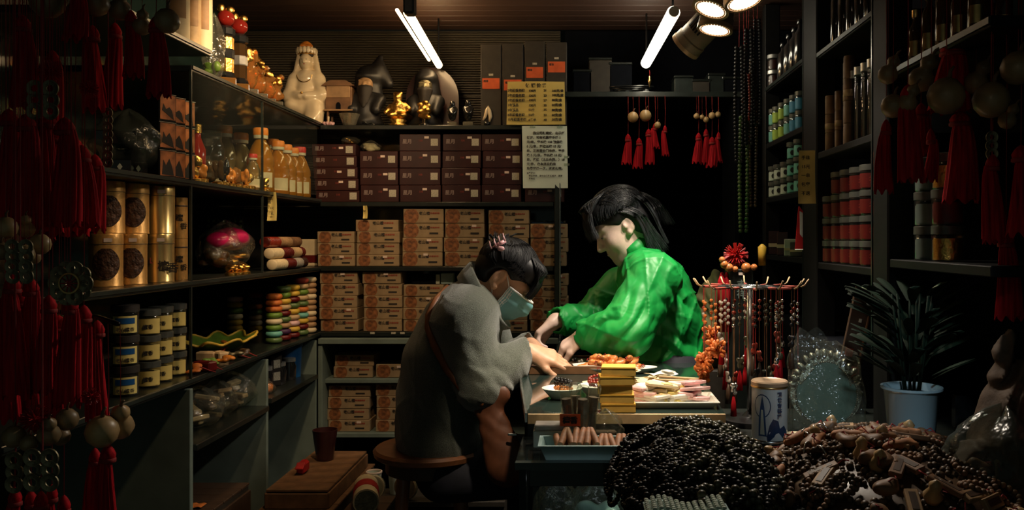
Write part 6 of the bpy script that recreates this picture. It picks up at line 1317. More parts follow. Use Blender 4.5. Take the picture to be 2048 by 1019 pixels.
def coins(px_, y0, y1, cols, Y, label, s_=1.0):
    p = at(px_, y0, Y); n = max(2, int((y1 - y0) / sc(Y) / (.019 * s_))); t = thing('coin_string', label, 'coin string', p, None, 'old coin strings', s_)
    for c in range(cols):
        for i in range(n): ob('coin', cached('coin', coinm), t, ((c - (cols - 1) / 2) * .026, .0015 * (i % 2), -.014 - i * .019), (.06, U(-.15, .15), 0))
    ob('cord', G().tube([(0, 0, -n * .019), (0, .004, -.02), (0, .002, (ZR - p.z) / s_)], .0012, 5).mesh('cord', 'cord_red'), t)
def pompom(px_, py_, r_, Y, label):
    p = at(px_, py_, Y); q = r_ / sc(Y); t = thing('red_pompom', label, 'pompom', p, None, 'red pompoms', q / .02); 
    def pm_():
        g = G(); rd = random.Random(5)
        for i in range(160): v = Vector((rd.gauss(0, 1), rd.gauss(0, 1), rd.gauss(0, 1))).normalized(); g.tube([(0, 0, 0), v * .020], [.0022, .0006], 4)
        return g.mesh('fringe', 'red_bright')
    ob('fringe', cached('pom', pm_), t); ob('core', cached('pomc', lambda: G().ball((0, 0, 0), .008, 10, 8).mesh('core', 'red_silk', True)), t); ob('cord', cordm((low(px_, py_, ZR) - p.z) / (q / .02)), t)
G1 = 'tassels beside the gold tins'
LT = [('upper curtain row', [(18, 228, 420, 44, 1.52), (52, 238, 455, 46, 1.46), (92, 232, 440, 46, 1.5), (130, 245, 425, 46, 1.44), (164, 300, 440, 40, 1.5), (190, 318, 450, 34, 1.56), (36, 262, 440, 44, 1.62), (75, 275, 470, 44, 1.6), (112, 262, 450, 44, 1.58), (150, 285, 460, 40, 1.6)]), ('lower long row', [(25, 560, 770, 40, 1.40), (62, 566, 760, 40, 1.44), (98, 600, 775, 36, 1.42), (140, 602, 800, 40, 1.40), (168, 620, 780, 36, 1.46), (195, 650, 830, 34, 1.55), (44, 590, 800, 40, 1.55), (118, 640, 830, 38, 1.55), (10, 600, 820, 36, 1.5)]),
      ('row under the dark ball', [(262, 30, 135, 28, 1.55), (312, 42, 185, 32, 1.5), (230, 55, 200, 30, 1.62), (150, -30, 70, 34, 1.45), (45, 40, 190, 40, 1.5), (105, 110, 235, 36, 1.56), (185, 60, 210, 36, 1.6)]), ('bottom row', [(30, 985, 1120, 34, 1.40), (62, 990, 1120, 30, 1.42), (82, 992, 1130, 34, 1.36), (104, 978, 1100, 26, 1.44), (216, 898, 1080, 36, 1.42), (190, 905, 1080, 30, 1.5), (128, 1000, 1120, 30, 1.42)])]
for nm, row in LT:
    for i, (px_, y0, y1, w_, Y) in enumerate(row): tassel(px_, y0, y1, w_, Y, f'red silk tassel, {ORD[i + 1]} in the {nm}', 'silk_tassel' and G1)
G2 = 'gourds among the tassels'
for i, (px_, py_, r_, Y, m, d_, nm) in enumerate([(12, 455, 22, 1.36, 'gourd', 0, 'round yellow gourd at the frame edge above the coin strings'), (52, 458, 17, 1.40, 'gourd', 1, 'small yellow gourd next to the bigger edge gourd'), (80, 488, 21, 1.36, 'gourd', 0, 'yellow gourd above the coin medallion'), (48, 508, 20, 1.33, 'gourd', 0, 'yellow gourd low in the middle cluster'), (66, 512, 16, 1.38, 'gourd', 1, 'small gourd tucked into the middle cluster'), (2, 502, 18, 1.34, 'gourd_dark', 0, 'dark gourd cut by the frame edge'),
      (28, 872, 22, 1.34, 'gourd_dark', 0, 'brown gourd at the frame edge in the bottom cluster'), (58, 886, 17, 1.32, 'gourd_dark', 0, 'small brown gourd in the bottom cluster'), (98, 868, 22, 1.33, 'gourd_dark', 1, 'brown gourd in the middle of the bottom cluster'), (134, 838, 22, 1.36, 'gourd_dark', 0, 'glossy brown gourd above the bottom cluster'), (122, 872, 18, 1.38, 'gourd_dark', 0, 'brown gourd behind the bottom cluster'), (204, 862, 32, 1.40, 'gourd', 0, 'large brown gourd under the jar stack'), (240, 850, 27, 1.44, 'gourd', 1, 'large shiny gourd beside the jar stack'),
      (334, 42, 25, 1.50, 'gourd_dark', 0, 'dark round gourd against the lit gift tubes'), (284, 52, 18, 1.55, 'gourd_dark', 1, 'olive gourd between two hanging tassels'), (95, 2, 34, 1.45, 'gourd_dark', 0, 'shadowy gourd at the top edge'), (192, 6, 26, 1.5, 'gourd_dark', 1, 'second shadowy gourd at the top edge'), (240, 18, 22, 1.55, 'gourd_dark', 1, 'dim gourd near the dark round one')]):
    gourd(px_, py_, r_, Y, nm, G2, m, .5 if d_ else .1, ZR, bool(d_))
coins(85, 160, 248, 2, 1.42, 'double string of old coins high among the tassels'); coins(38, 478, 565, 2, 1.30, 'string of old coins below the yellow gourds', .8); coins(28, 902, 985, 1, 1.34, 'single coin string at the bottom edge corner'); coins(82, 896, 990, 2, 1.30, 'double coin string at the bottom edge')
coins(215, 215, 330, 1, 1.6, 'thin coin string before the dark bag', .7)
p = at(141, 566, 1.36); t = thing('coin_medallion', 'flower shaped medallion of old coins with a red knot', 'medallion', p, (0, R(0), 0))
for i in range(10): a = R(36 * i); ob('coin', cached('coin', coinm), t, (.0225 * math.cos(a), .001 * (i % 2), .0225 * math.sin(a)), (.05, 0, 0))
ob('inner_ring', G().lathe([(.0145, -.002), (.017, -.002), (.017, .002), (.0145, .002), (.0145, -.002)], 28, (0, -.003, 0), Euler((R(90), 0, 0))).mesh('inner_ring', 'brass', True, 40), t)
for i in range(5): a = R(36 * i); ob('red_thread', G().tube([(.016 * math.cos(a), -.004, .016 * math.sin(a)), (-.016 * math.cos(a), -.004, -.016 * math.sin(a))], .0009, 5).mesh('red_thread', 'cord_red'), t)
ob('hub_coin', cached('coin', coinm), t, (0, -.002, 0)); ob('cord', cordm(ZR - p.z), t)
pompom(72, 838, 30, 1.36, 'red pompom above the bottom gourd cluster'); pompom(182, 792, 18, 1.40, 'small red pompom beside the blue bannered jars'); pompom(178, 178, 18, 1.5, 'dim red pompom among the high tassels'); pompom(100, 142, 22, 1.5, 'dim red pompom above the double coin string')
# beside the bookcase
G3, G4 = 'tassels before the bookcase', 'gourds before the bookcase'
for i, (px_, y0, y1, w_, Y) in enumerate([(1772, 248, 365, 26, 1.66), (1816, 178, 358, 38, 1.6), (1862, 266, 345, 22, 1.66), (1842, 215, 300, 30, 1.7), (1985, 318, 478, 34, 1.56), (2042, 300, 465, 44, 1.52), (1905, 90, 220, 60, 1.7), (1920, 230, 390, 50, 1.7), (2012, 470, 620, 40, 1.56)]):
    tassel(px_, y0, y1, w_, Y, f'dark red tassel, {ORD[i + 1]} of those before the bookcase', G3)
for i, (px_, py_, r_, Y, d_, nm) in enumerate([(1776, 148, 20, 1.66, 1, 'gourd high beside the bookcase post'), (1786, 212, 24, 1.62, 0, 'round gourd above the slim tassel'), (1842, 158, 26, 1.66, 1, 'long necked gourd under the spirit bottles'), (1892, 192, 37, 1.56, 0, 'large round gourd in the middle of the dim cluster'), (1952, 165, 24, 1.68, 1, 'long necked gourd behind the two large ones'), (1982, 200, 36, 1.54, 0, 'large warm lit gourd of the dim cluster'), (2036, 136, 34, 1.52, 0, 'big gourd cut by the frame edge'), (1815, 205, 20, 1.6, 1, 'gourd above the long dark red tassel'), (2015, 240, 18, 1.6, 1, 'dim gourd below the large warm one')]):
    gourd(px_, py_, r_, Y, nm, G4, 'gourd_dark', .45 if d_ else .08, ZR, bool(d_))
coins(1984, 262, 315, 1, 1.56, 'short coin string above the straight red tassel', .8)
# doorway bunches, hanging from the shelf over the doorway
ZH = 1.771; YD = 3.44
for i, (px_, y0, y1, w_) in enumerate([(1256, 272, 318, 17), (1278, 280, 325, 17), (1297, 262, 325, 18), (1310, 250, 292, 16), (1330, 255, 300, 12)]): tassel(px_, y0, y1, w_, YD, f'red tassel, {ORD[i + 1]} of the doorway bunch under the light tube', 'tassels in the doorway', ZH)
for i, (px_, y0, y1, w_) in enumerate([(1397, 270, 322, 18), (1424, 278, 330, 20), (1412, 262, 318, 14), (1437, 268, 318, 12)]): tassel(px_, y0, y1, w_, YD, f'red tassel, {ORD[i + 1]} of the doorway bunch beside the beads', 'tassels in the doorway', ZH)
for i, (px_, py_, r_) in enumerate([(1266, 234, 11), (1291, 231, 12), (1315, 250, 7), (1393, 232, 6), (1404, 234, 5), (1412, 239, 6), (1424, 231, 7), (1436, 229, 6)]):
    gourd(px_, py_, r_, YD - .01, f'small yellow gourd, {ORD[i + 1]} along the doorway bunches', 'small doorway gourds', 'gourd', .1, ZH, False)
put('brass_plumb', [('weight', G().lathe([(0, -.03), (.006, -.01), (.008, .0), (.005, .006), (.006, .012), (0, .018)], 12).mesh('weight', 'brass', True)), ('cord', cordm(.04))], 'small brass plumb hanging under the white light tube', 'plumb', at(1299, 160, 3.44))
def strand(px_, y0, y1, Y, r_, m, label, x_=None):
    p = at(px_, y0, Y); L_ = (y1 - y0) / sc(Y); n = int(L_ / (r_ * 1.9)); t = thing('bead_strand', label, 'bead strand', p, None, 'hanging bead strands')
    g = G()
    for i in range(n):
        for s_ in (-1, 1): g.ball((s_ * (r_ * 1.3 + .004 * math.sin(math.pi * i / n)), 0, -i * r_ * 1.9), r_, 8, 6)
    ob('bead_loop', g.mesh('bead_loop', m, True), t)['kind'] = 'stuff'; ob('cord', cordm(2.05 - p.z), t)
YS_ = 3.0
for i, (px_, y0, y1, r_, m, nm) in enumerate([(1487, 235, 470, .0075, 'bead_jade', 'long green bead strand beside the bookcase'), (1478, 95, 330, .007, 'bead_black', 'black bead strand behind the green one'), (1497, 60, 300, .007, 'bead_black', 'black bead strand high beside the bookcase'), (1506, 120, 420, .006, 'bead_brown', 'dark brown bead strand beside the green one'), (1493, 150, 250, .0055, 'bead_red', 'dark red bead strand near the bookcase'), (1514, 40, 260, .006, 'bead_black', 'black bead strand closest to the bookcase')]): strand(px_, y0, y1, YS_ - .004 * (i % 3), r_, m, nm)
t = thing('strand_hook', 'black hook bar that carries the bead strands', 'hook bar', at(1495, 60, YS_)); ob('bar', G().tube([(-.09, 0, 2.05 - at(1495, 60, YS_).z), (.10, 0, 2.05 - at(1495, 60, YS_).z)], .005, 8).mesh('bar', 'black_metal', True), t); ob('bar', G().tube([(0, 0, 2.05 - at(1495, 60, YS_).z), (0, 0, ZT - at(1495, 60, YS_).z)], .004, 8).mesh('stem', 'black_metal', True), t)
# ------------------------------------------------------------------ rotating charm stand
rx, ry, rz = .432, 2.16, 1.075; t = thing('charm_stand', 'rotating metal charm stand with red tipped arms', 'stand', (rx, ry, .7305))
ob('pole', G().tube([(0, 0, 0), (0, 0, rz - .7305 + .0)], .008, 10).mesh('pole', 'steel', True), t); ob('base', G().lathe([(0, 0), (.075, 0), (.072, .012), (.02, .018), (.010, .03), (0, .03)], 24).mesh('base', 'black_metal', True, 40), t); H = rz - .7305
ob('ring', G().tube([(.055 * math.cos(R(a)), .055 * math.sin(R(a)), H) for a in range(0, 360, 15)], .003, 8, True).mesh('ring', 'steel', True), t); ob('ring', G().tube([(.022 * math.cos(R(a)), .022 * math.sin(R(a)), H) for a in range(0, 360, 20)], .004, 8, True).mesh('ring', 'steel', True), t)
def blossom():
    g = G(); rd = random.Random(9)
    for i in range(60): v = Vector((rd.gauss(0, 1), rd.gauss(0, 1), rd.gauss(0, 1.3))).normalized(); g.ball(v * rd.uniform(.008, .024), (.007, .004, .008), 6, 4, Euler((rd.uniform(0, 3), rd.uniform(0, 3), 0)))
    return g.mesh('blossom', 'silk_orange', True)
ARM = []
for i in range(14):
    a = R(360 / 14 * i + 8); c, s_ = math.cos(a), math.sin(a); ARM.append((c, s_))
    o = ob('arm', cached('arm', lambda: G().tube([(.0, 0, 0), (.125, 0, .0)], .0020, 8).mesh('arm', 'black_metal', True)), t, (0, 0, H + .002 * (i % 2)), (0, 0, a)); ob('red_sleeve', cached('armr', lambda: G().tube([(.085, 0, 0), (.118, 0, 0)], .0030, 8).mesh('red_sleeve', 'ink_red', True)), o); ob('tip', cached('armt', lambda: G().tube([(.125, 0, 0), (.135, 0, .005), (.145, 0, .020)], .0020, 8).mesh('tip', 'wood_pale', True)), o)
CK = [('silk_orange', 'orange silk flower'), ('bead_white', 'white bead'), ('bead_red', 'red bead'), ('bead_brown', 'brown bead'), ('steel', 'silver bell'), ('bead_green', 'olive bead'), ('coin', 'old coin'), ('bead_black', 'black bead')]
for i in range(14):
    for j, f in enumerate((.075, .118)):
        c, s_ = ARM[i]; x, y = rx + c * f, ry + s_ * f; L_ = .13 + .13 * ((i * 5 + j * 3) % 7) / 7
        left = c < -.55; m, nm = CK[0] if left and j == 1 else CK[1] if (left and j == 0) else CK[2 + (i * 3 + j * 5) % 6]
        q = thing('hanging_charm', f'{nm} charm on the {"outer" if j else "inner"} hook of the {ORD[i + 1] if i < 12 else ("thirteenth", "fourteenth")[i - 12]} stand arm', 'charm', (x, y, rz), (0, 0, i), 'charms on the rotating stand')
        ob('thread', cached(('th', round(L_, 2)), lambda: G().tube([(0, 0, 0), (.001, 0, -L_)], .0013, 5).mesh('thread', 'cord_red' if i % 2 else 'wood_mid')), q)
        for k in range(4): ob('bead', cached(('cb', (m, 'bead_red', 'bead_white')[k % 3 if i % 3 == 0 else 0]), lambda: G().ball((0, 0, 0), .0048, 8, 6).mesh('bead', (m, 'bead_red', 'bead_white')[k % 3 if i % 3 == 0 else 0], True)), q, (0, 0, -.04 - k * .016))
        if m == 'silk_orange': ob('blossom', cached('blo', blossom), q, (0, 0, -L_))
        else: ob('pendant', cached(('pd', m), lambda: blob((0, 0, 0), (.013, .008, .018), 310, 6, m, .0028, .003)), q, (0, 0, -L_)); ob('fringe', cached(('fg', i % 2), lambda: G().lathe([(.002, 0), (.006, -.02), (.008, -.05), (0, -.05)], 8).mesh('fringe', 'red_silk' if i % 2 else 'wood_dark', True)), q, (0, 0, -L_ - .015))
# cloth bag, dark display stand with gourds behind
p = at(1412, 600, 2.98); t = thing('khaki_sack', 'crumpled khaki cloth sack behind the person in green', 'sack', (p.x, 2.98, .0)); ob('sack', imesh('sack', 'cloth_khaki', [E_((0, 0, .85), (.10, .09, .10), .03), E_((.02, 0, .98), (.06, .05, .06), .03), C_((.02, 0, .9), (.035, 0, 1.07), .06, .02, .03), E_((-.04, 0, .80), (.08, .08, .10), .03)], .006, folds([(Vector((.0, -.08, .95)), (.8, 0, .5), .04, .1, .016)])), t); ob('crate', G().box((0, 0, .38), (.2, .2, .74), .003).mesh('crate', 'crate_dark'), t)
p = at(1478, 560, 2.75); t = thing('charm_box', 'dark lettered box topped with orange gourds and red silk', 'box', (p.x, 2.75, .0)); ob('box', G().box((0, 0, .55), (.08, .08, 1.10), .003).mesh('box', 'lacquer'), t); ob('lettering', text('吉\n祥', .03, 'panel_green', .0003), t, (-.015, -.042, 1.04))
ob('price_tag', TAGM, t, (0, -.042, 1.085)); ob('red_silk', CACHE['pom'], t, (-.01, 0, 1.145), None, 2.0); ob('yellow_tassel', G().lathe([(.003, 1.18), (.014, 1.17), (.012, 1.11), (0, 1.11)], 10, (.075, 0, 0)).mesh('yellow_tassel', 'leaf_yellow', True), t)
for i, (x, z, r_) in enumerate(((-.055, 1.115, .013), (-.04, 1.105, .014), (-.02, 1.10, .010), (.015, 1.105, .016), (.04, 1.106, .011), (-.062, 1.13, .010))): ob('orange_gourd', cached(('og', r_), lambda: G().ball((0, 0, 0), r_, 12, 8).mesh('orange_gourd', 'amber_bead', True)), t, (x, -.042, z))
for i, (dx, m) in enumerate(((-.06, 'red_silk'), (-.045, 'red_silk'))): ob('red_fringe', G().lathe([(.004, 1.09), (.014, 1.06), (.018, .90), (0, .90)], 10, (dx, -.03, 0)).mesh('red_fringe', m, True), t)
# ------------------------------------------------------------------ counter: tin, mirror, pot, plant
zk = .7305
px_, Y_ = 1539, 1.96; p = at(px_, 0, Y_); t = thing('tea_tin', 'blue and white tin with copper lid and a painted robed figure', 'tin', (p.x, Y_, zk), facing((p.x, Y_, 0))); h, r = .142, .0405
ob('body', G().lathe([(0, 0), (r, 0), (r, h * .92), (0, h * .92)], 36).mesh('body', 'enamel', True, 40), t); ob('lid', G().lathe([(r * 1.03, h * .90), (r * 1.04, h * .92), (r * 1.04, h * .98), (r * .98, h), (r * .9, h * .985), (0, h * .985)], 36).mesh('lid', 'lamp_ring', True, 40), t); ob('rim_band', G().lathe([(r * 1.045, h * .895), (r * 1.055, h * .90), (r * 1.045, h * .925)], 36).mesh('rim_band', 'brass', True), t); ob('bottom_band', G().lathe([(r * 1.02, 0), (r * 1.03, .004), (r * 1.02, .010)], 36).mesh('bottom_band', 'steel', True), t)
def wrap(pts, m, nm, off=.0006):
    g = G(); cx = sum(q[0] for q in pts) / len(pts); cz = sum(q[1] for q in pts) / len(pts); n = len(pts)
    f = lambda a, z: (math.sin(a) * (r + off), -math.cos(a) * (r + off), z)
    vs = [f(cx, cz)] + [f(cx + (a - cx) * .5, cz + (z - cz) * .5) for a, z in pts] + [f(a, z) for a, z in pts]; fs = []
    for i in range(n): j = (i + 1) % n; fs += [(0, 1 + i, 1 + j), (1 + i, n + 1 + i, n + 1 + j, 1 + j)]
    return g.add(vs, fs).mesh(nm, m, True)
ob('halo', wrap([(-.42 + .5 * math.cos(R(a)), .088 + .027 * math.sin(R(a))) for a in range(0, 360, 20)], 'china_blue', 'halo'), t); ob('halo_inner', wrap([(-.42 + .45 * math.cos(R(a)), .088 + .0245 * math.sin(R(a))) for a in range(0, 360, 20)], 'enamel', 'halo_inner', .0009), t)
ob('figure', wrap([(-.62, .02), (-.15, .02), (-.22, .06), (-.28, .085), (-.34, .10), (-.40, .112), (-.46, .10), (-.52, .085), (-.6, .06)], 'ink_blue', 'figure', .0012), t); ob('figure_robe', wrap([(-.52, .024), (-.26, .024), (-.32, .06), (-.36, .08), (-.46, .08), (-.48, .06)], 'white_label', 'figure_robe', .0015), t)
ob('cloud', wrap([(-.1, .004), (1.1, .004), (1.15, .03), (.9, .044), (.6, .038), (.5, .055), (.2, .06), (.0, .045), (-.15, .02)], 'china_blue', 'cloud'), t)
for i, ch in enumerate('观世音菩萨'): ob('lettering', text(ch, .0105, 'china_blue', .0002, bold=.04), t, (.0175, -r * .94 - .0008, .112 - i * .0125), (0, 0, .35))
put('ash_saucer', [('saucer', G().lathe([(0, .001), (.010, .001), (.024, .014), (.022, .014), (.009, .004), (0, .004)], 20).mesh('saucer', 'cream_pack', True, 50)), ('wick', G().cyl((0, 0, .004), (0, 0, .016), .002, None, 8).mesh('wick', 'ink'))], 'tiny cream saucer between the tin and the silver mirror', 'saucer', (at(1594, 0, 1.98).x, 1.98, zk))
Y_ = 2.06; p = at(1655, 0, Y_); t = thing('silver_mirror', 'ornate silver dressing mirror wrapped in a clear plastic bag', 'mirror', (p.x, Y_, zk), (R(-8), 0, -.05)); cz = .088
def lobe(a): return .076 * (1 + .10 * abs(math.cos(2 * (a - math.pi / 4))) - .05) 
def outline(k, n=72):
    pts = []
    for i in range(n):
        a = 2 * math.pi * i / n; x, z = math.cos(a), math.sin(a); rr = .074 if z < .35 else .062 + .012 * abs(math.sin(1.5 * (a - R(20)))); pts.append((rr * k * x, cz + rr * k * z + (.006 if z > .9 else 0)))
    return pts
ob('glass', G().prism(outline(.97), 'y', -.004, .004).mesh('glass', 'mirror_glass'), t); g = G()
for x, z in outline(1.0, 96): g.ball((x, -.005, z), .0024, 6, 5)
ob('beaded_rim', g.mesh('beaded_rim', 'pewter', True), t)['kind'] = 'stuff'
ob('frame', G().prism([(x * (1.16 if z < cz + .02 else 1.10), z + (.012 if z > cz + .03 else 0) + (.02 * max(0, 1 - abs(x) / .06) if z > cz else 0)) for x, z in outline(1.0)], 'y', .004, .016).mesh('frame', 'pewter'), t)
for i in range(15): a = R(10 + i * 11.5); ob('scroll', cached(('scr', i % 3), lambda: G().ball((0, 0, 0), (.010 + .002 * (i % 3), .006, .007), 8, 6).mesh('scroll', 'pewter', True)), t, (.078 * math.cos(a), .002, cz + .012 + .078 * math.sin(a) * 1.02 + (.008 if 4 < i < 11 else 0)), (0, -a, 0))
ob('foot', G().lathe([(0, 0), (.034, 0), (.030, .006), (.018, .010), (.02, .014), (.014, .02), (.016, .024), (.010, .03), (0, .03)], 20, (0, .01, -.005)).mesh('foot', 'pewter', True), t)
def bagf(u, v):
    a = u * 2 * math.pi; w1 = 1 + .05 * math.sin(5 * a + 7 * v) + .035 * math.sin(11 * a - 9 * v); top = max(0, v - .75) * 4
    return Vector(((.094 - .012 * v) * w1 * math.cos(a) * (1 - .35 * top) - .012 * top, (.035 - .02 * v * v) * w1 * math.sin(a) * (1 - .6 * top) + .006, .002 + .236 * v * (1 - .06 * math.sin(3 * a)) - (.04 * top * max(0, math.cos(a)))))
ob('bag', G().grid(bagf, 56, 22, True).mesh('bag', 'plastic_bag', True), t)
Y_ = 1.86; p = at(1823, 0, Y_); t = thing('flower_pot', 'pale blue glazed flower pot of a dark leafy plant', 'plant', (p.x, Y_, zk), None, None, .83); h = .175
ob('pot', G().lathe([(0, 0), (.048, 0), (.056, .02), (.070, h - .012), (.078, h - .006), (.078, h), (.072, h), (.066, h - .014), (.05, .01)], 36).mesh('pot', 'pot', True, 50), t); ob('soil', G().lathe([(0, h - .02), (.066, h - .02)], 20).mesh('soil', 'wood_dark'), t)
def leafm(L_, W, m, key, droop=1.0):
    def f(u, v): x = (u - .5) * W * math.sin(math.pi * min(1, .06 + .94 * v)) ** .8; return Vector((x, L_ * v * math.cos(droop * v * .9), L_ * (.75 * v - .45 * droop * v * v) - abs(x) * .25))
    return cached(('leaf', key), lambda: G().grid(f, 7, 12).mesh('leaf', m, True))
rd = random.Random(12)
for i in range(84):
    a = rd.uniform(0, 6.28); hh = rd.uniform(.02, .24); k = i % 3; s0 = (.03 * math.cos(a), .03 * math.sin(a), h - .02); s1 = (.05 * math.cos(a) * (1 + hh), .05 * math.sin(a), h + hh)
    o = ob('leaf', leafm((.17, .21, .14)[k], (.028, .032, .024)[k], 'leaf_plant', ('pl', k), (1.0, 1.2, .8)[k]), t, s1, (0, rd.uniform(-.3, .3), a - R(90)))
for i in range(10): a = rd.uniform(0, 6.28); ob('stem', G().tube([(.02 * math.cos(a), .02 * math.sin(a), h - .02), (.04 * math.cos(a), .04 * math.sin(a), h + .12), (.05 * math.cos(a) * 1.2, .05 * math.sin(a), h + .24)], .003, 6).mesh('stem', 'leaf_plant', True), t)
ob('pale_leaf', leafm(.09, .045, 'leaf_pale', 'pale', 1.3), t, (-.10, -.05, h + .245), (0, 0, R(60))); ob('pale_leaf', leafm(.09, .04, 'leaf_pale', 'pale', 1.3), t, (.02, -.08, h + .26), (0, .3, R(200)))
p = at(1690, 700, 2.3); put('sign_strip', [('strip', G().box((0, 0, .14), (.06, .010, .28), .002).mesh('strip', 'wood_dark')), ('red_seal', G().box((-.012, -.006, .10), (.02, .003, .022)).mesh('red_seal', 'ink_red')), ('red_seal', G().box((.014, -.006, .05), (.02, .003, .03)).mesh('red_seal', 'ink_red')), ('white_tag', G().box((0, -.006, .19), (.007, .003, .010)).mesh('white_tag', 'sticker')), ('edge', G().box((.02, -.006, .14), (.004, .003, .27)).mesh('edge', 'wood_mid'))], 'slanting dark wooden strip with red seals behind the mirror', 'strip', (p.x, 2.3, zk + .06), (0, R(12), 0)); put('strip_stand', [('block', G().box((0, 0, .03), (.08, .06, .06), .003).mesh('block', 'crate_dark')), ('groove', G().box((0, 0, .061), (.07, .014, .002)).mesh('groove', 'ink'))], 'dark block under the slanting wooden strip', 'block', (p.x, 2.3, zk))
t = thing('night_light', 'tiny red indicator lamp beside the flower pot', 'lamp', at(1921, 815, 2.1)); ob('lens', G().ball((0, 0, 0), .0028, 8, 6).mesh('lens', 'led_red', True), t); ob('case', G().box((.012, .01, -.02), (.05, .03, .10), .004).mesh('case', 'jet'), t); ob('cable', G().tube([(.01, .02, -.07), (.02, .03, -.12)], .003, 6).mesh('cable', 'jet'), t)
# ------------------------------------------------------------------ heaps on the counter
def ring_of(nb, rr, br, m, key, flat=.75):
    def mk():
        g = G()
        for q in range(nb): a = q * 2 * math.pi / nb; g.ball((rr * math.cos(a), rr * flat * math.sin(a), .003 * math.sin(a * 2)), br, 8, 6)
        return g.mesh('bead_bracelet', m, True)
    return cached(('ring', key), mk)
def dome(c, r_, u, v):
    a = u * 2 * math.pi; e = v * math.pi / 2; n = Vector((math.cos(a) * math.cos(e), math.sin(a) * math.cos(e), math.sin(e)))
    return Vector((c[0] + r_[0] * n.x, c[1] + r_[1] * n.y, c[2] + r_[2] * n.z)), Vector((n.x / r_[0], n.y / r_[1], n.z / r_[2])).normalized()
rd = random.Random(3); c, r_ = (.215, 1.60, zk), (.150, .27, .100)
g = G()
for i in range(1500): p, n = dome(c, r_, rd.random(), rd.random() ** .8); g.ball(p - n * .004, rd.uniform(.006, .008), 7, 5)
core = tag(ob('bead_heap', g.mesh('bead_heap', 'bead_black', True)), 'heap of loose black beads under the bracelets on the counter', 'beads', None, 'stuff')
ob('heap_core', G().add([dome(c, (r_[0] - .006, r_[1] - .006, r_[2] - .006), i / 32, j / 8)[0] for i in range(32) for j in range(9)], [(i * 9 + j, (i + 1) % 32 * 9 + j, (i + 1) % 32 * 9 + j + 1, i * 9 + j + 1) for i in range(32) for j in range(8)]).mesh('heap_core', 'bead_black', True), core)
for i in range(130):
    u = rd.random(); v = rd.random() ** 1.1 * .95; p, n = dome(c, r_, u, v); olive = p.x > .19 and p.y < 1.72 and rd.random() < .55
    k = ('o', 'o2')[i % 2] if olive else ('b', 'b2')[i % 2]; me = {'b': lambda: ring_of(18, .030, .0056, 'bead_black', 'b'), 'b2': lambda: ring_of(22, .036, .0052, 'bead_black', 'b2'), 'o': lambda: ring_of(16, .033, .0068, 'bead_green', 'o'), 'o2': lambda: ring_of(14, .034, .0082, 'bead_green', 'o2')}[k]()
    q = n.to_track_quat('Z', 'Y').to_euler(); o = ob('bead_bracelet', me, None, p + n * .006, q); o.rotation_euler.rotate_axis('Z', rd.uniform(0, 6)); o.rotation_euler.rotate_axis('X', rd.uniform(-.35, .35))
    tag(o, 'bracelet of large olive beads on the dark bead heap' if olive else 'bracelet of small black beads on the dark bead heap', 'bracelet', 'olive bead bracelets' if olive else 'black bead bracelets')
c, r_ = (.57, 1.60, zk), (.215, .27, .088)
core = tag(ob('carving_heap', G().add([dome(c, (r_[0] - .01, r_[1] - .01, r_[2] - .01), i / 32, j / 8)[0] for i in range(32) for j in range(9)], [(i * 9 + j, (i + 1) % 32 * 9 + j, (i + 1) % 32 * 9 + j + 1, i * 9 + j + 1) for i in range(32) for j in range(8)]).mesh('carving_heap', 'bead_brown', True)), 'mass of small wooden beads under the carvings on the counter', 'beads', None, 'stuff')
g = G()
for i in range(1100): p, n = dome(c, r_, rd.random(), rd.random() ** .8); g.ball(p - n * .006, rd.uniform(.004, .008), 7, 5)
ob('loose_bead', g.mesh('loose_bead', 'bead_brown', True), core)['kind'] = 'stuff'
PEN = {'gourd': lambda: G().lathe([(0, -.02), (.012, -.016), (.016, -.004), (.009, .008), (.011, .016), (.004, .024), (0, .026)], 14).mesh('pendant', 'gourd', True), 'nut': lambda: imesh('pendant', 'wood_mid', [E_((0, 0, 0), (.022, .016, .012)), E_((.012, .006, .006), (.010, .008, .008), .004), E_((-.010, -.006, .006), (.010, .008, .007), .004)], .003), 'fish': lambda: imesh('pendant', 'cinnamon', [E_((0, 0, 0), (.026, .010, .010)), C_((-.022, 0, 0), (-.036, .008, .0), .006, .008), C_((-.022, 0, 0), (-.036, -.008, .0), .006, .008)], .003)}
def plaque(m, L_, W): return [('plaque', cached(('pq', m, L_), lambda: G().box((0, 0, 0), (L_, W, .010), .0015).mesh('plaque', m))), ('groove', cached(('pqg', L_), lambda: G().box((0, 0, .0052), (L_ * .7, W * .5, .0012)).mesh('groove', 'wood_dark'))), ('cord', cached(('pqc', L_), lambda: G().tube([(L_ / 2, 0, 0), (L_ / 2 + .012, .004, .002), (L_ / 2 + .02, -.004, 0)], .0012, 5).mesh('cord', 'cord_red')))]
cnt = {}
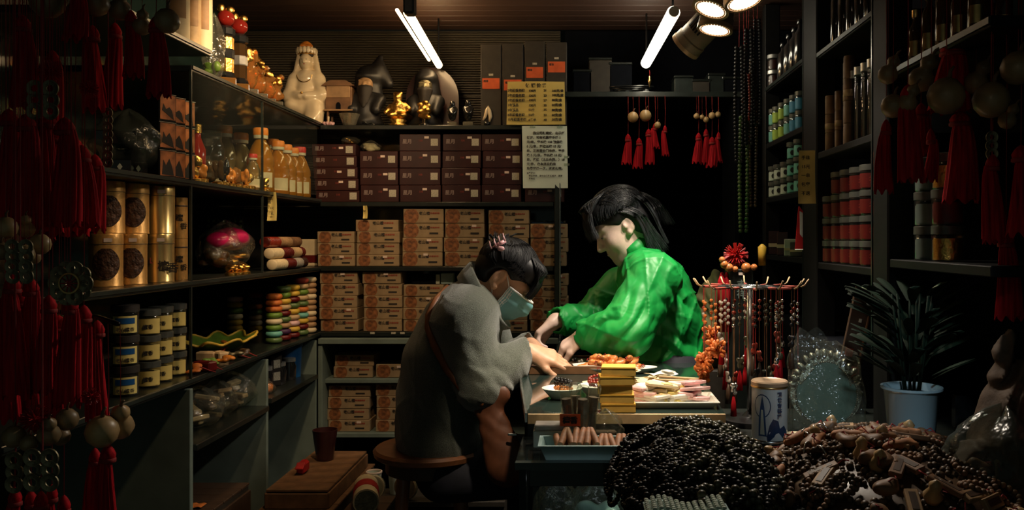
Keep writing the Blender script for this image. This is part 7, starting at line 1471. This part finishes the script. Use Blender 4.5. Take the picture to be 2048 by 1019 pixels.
for i in range(150):
    u = rd.random(); v = rd.random() ** 1.1 * .95; p, n = dome(c, r_, u, v); k = i % 10; q = n.to_track_quat('Z', 'Y').to_euler(); q.rotate_axis('Z', rd.uniform(0, 6)); q.rotate_axis('X', rd.uniform(-.4, .4))
    if k in (0, 5): lab = ('pale wooden plaque' if k == 0 else 'dark wooden plaque') + ' lying on the heap of carvings'; put('wood_plaque', plaque('wood_light' if k == 0 else 'wood_mid', .062 if k else .05, .022), lab, 'plaque', p + n * .008, q, lab)
    elif k in (1, 3, 6, 8): m = ('bead_brown', 'wood_mid', 'bead_brown', 'bead_red' if p.x < .47 and p.y > 1.6 else 'wood_mid')[(1, 3, 6, 8).index(k)]; lab = {'bead_brown': 'bracelet of dark brown beads on the heap of carvings', 'wood_mid': 'bracelet of reddish wooden beads on the heap of carvings', 'bead_red': 'bracelet of red beads beside the tea tin'}[m]; tag(ob('bead_bracelet', ring_of(16, .026, .0056, m, 'w' + m), None, p + n * .006, q), lab, 'bracelet', lab)
    else: kk = ('gourd', 'nut', 'fish')[k % 3]; lab = {'gourd': 'small carved gourd pendant on the heap of carvings', 'nut': 'knobbly carved nut pendant on the heap of carvings', 'fish': 'carved wooden fish pendant on the heap of carvings'}[kk]; put('carved_pendant', [('pendant', cached(('pen', kk), PEN[kk])), ('cord', cached('penc', lambda: G().tube([(0, 0, .008), (.012, 0, .016), (.02, .006, .008), (.012, .01, .004)], .0013, 5).mesh('cord', 'cord_red')))], lab, 'pendant', p + n * .010, q, lab)
for i in range(8):
    p, n = dome(c, r_, .30 + .035 * i, .55 + .03 * (i % 3)); q = n.to_track_quat('Z', 'Y').to_euler(); q.rotate_axis('Z', i * .9)
    put('silver_hook', G().tube([(-.016, 0, .002), (-.008, 0, .012), (.004, 0, .014), (.014, 0, .006), (.018, 0, .0)], .0016, 6).mesh('silver_hook', 'steel', True), 'thin silver hook glinting on the heap of carvings', 'hook', p + n * .008, q, 'silver hooks')
# bubble wrap edge, carved root and red board in the near corner
put('bubble_wrap', [('sheet', G().grid(lambda u, v: Vector(((u - .5) * .13, (v - .5) * .07, .004 + .006 * math.sin(u * 9))), 16, 8).mesh('sheet', 'tray_blue', True)), ('bubble_layer', (lambda g: [g.ball((-.06 + .0095 * i, -.03 + .0095 * j, .010 + .006 * math.sin((i / 13) * 9)), (.0042, .0042, .003), 7, 5) for i in range(13) for j in range(7)] and g.mesh('bubble_layer', 'white_label', True))(G()))], 'sheet of pale blue bubble wrap at the bottom of the bead heap', 'bubble wrap', (.165, 1.32, .775))
ob('pad', G().box((.165, 1.32, .752), (.12, .06, .042), .004).mesh('pad', 'lacquer'), ct)
p = at(2000, 900, 1.50); t = thing('carved_root', 'large knotted brown root carving at the corner', 'root carving', (p.x + .02, 1.52, zk)); pr = [C_((-.05, 0, .01), (.07, .02, .24), .062, .022, .02), C_((.01, -.03, .0), (.13, 0, .20), .055, .03, .02), C_((-.03, .04, 0), (.03, .05, .29), .045, .012, .02), C_((.08, -.04, .02), (.16, -.02, .12), .05, .03, .02), ('-ell', (.05, -.07, .12), (.016, .05, .045), None, .012), ('-ell', (-.03, -.06, .07), (.014, .04, .03), None, .01)]
ob('root', imesh('root', 'root_wood', pr, .005, folds([(Vector((.02, 0, .1)), (.9, 0, -.45), .026, .25, .012)], .006)), t); ob('film', bag_mesh('film', (.11, .09, .17), 'bag_dim', 350), t)
put('red_board', [('board', G().box((0, 0, .11), (.012, .16, .22), .002).mesh('board', 'ink_red')), ('metal_edge', G().box((-.008, -.02, .11), (.004, .18, .006), .001, Euler((R(50), 0, 0))).mesh('metal_edge', 'steel'))], 'red board with a metal edge at the lower corner', 'board', (.80, 1.44, zk))
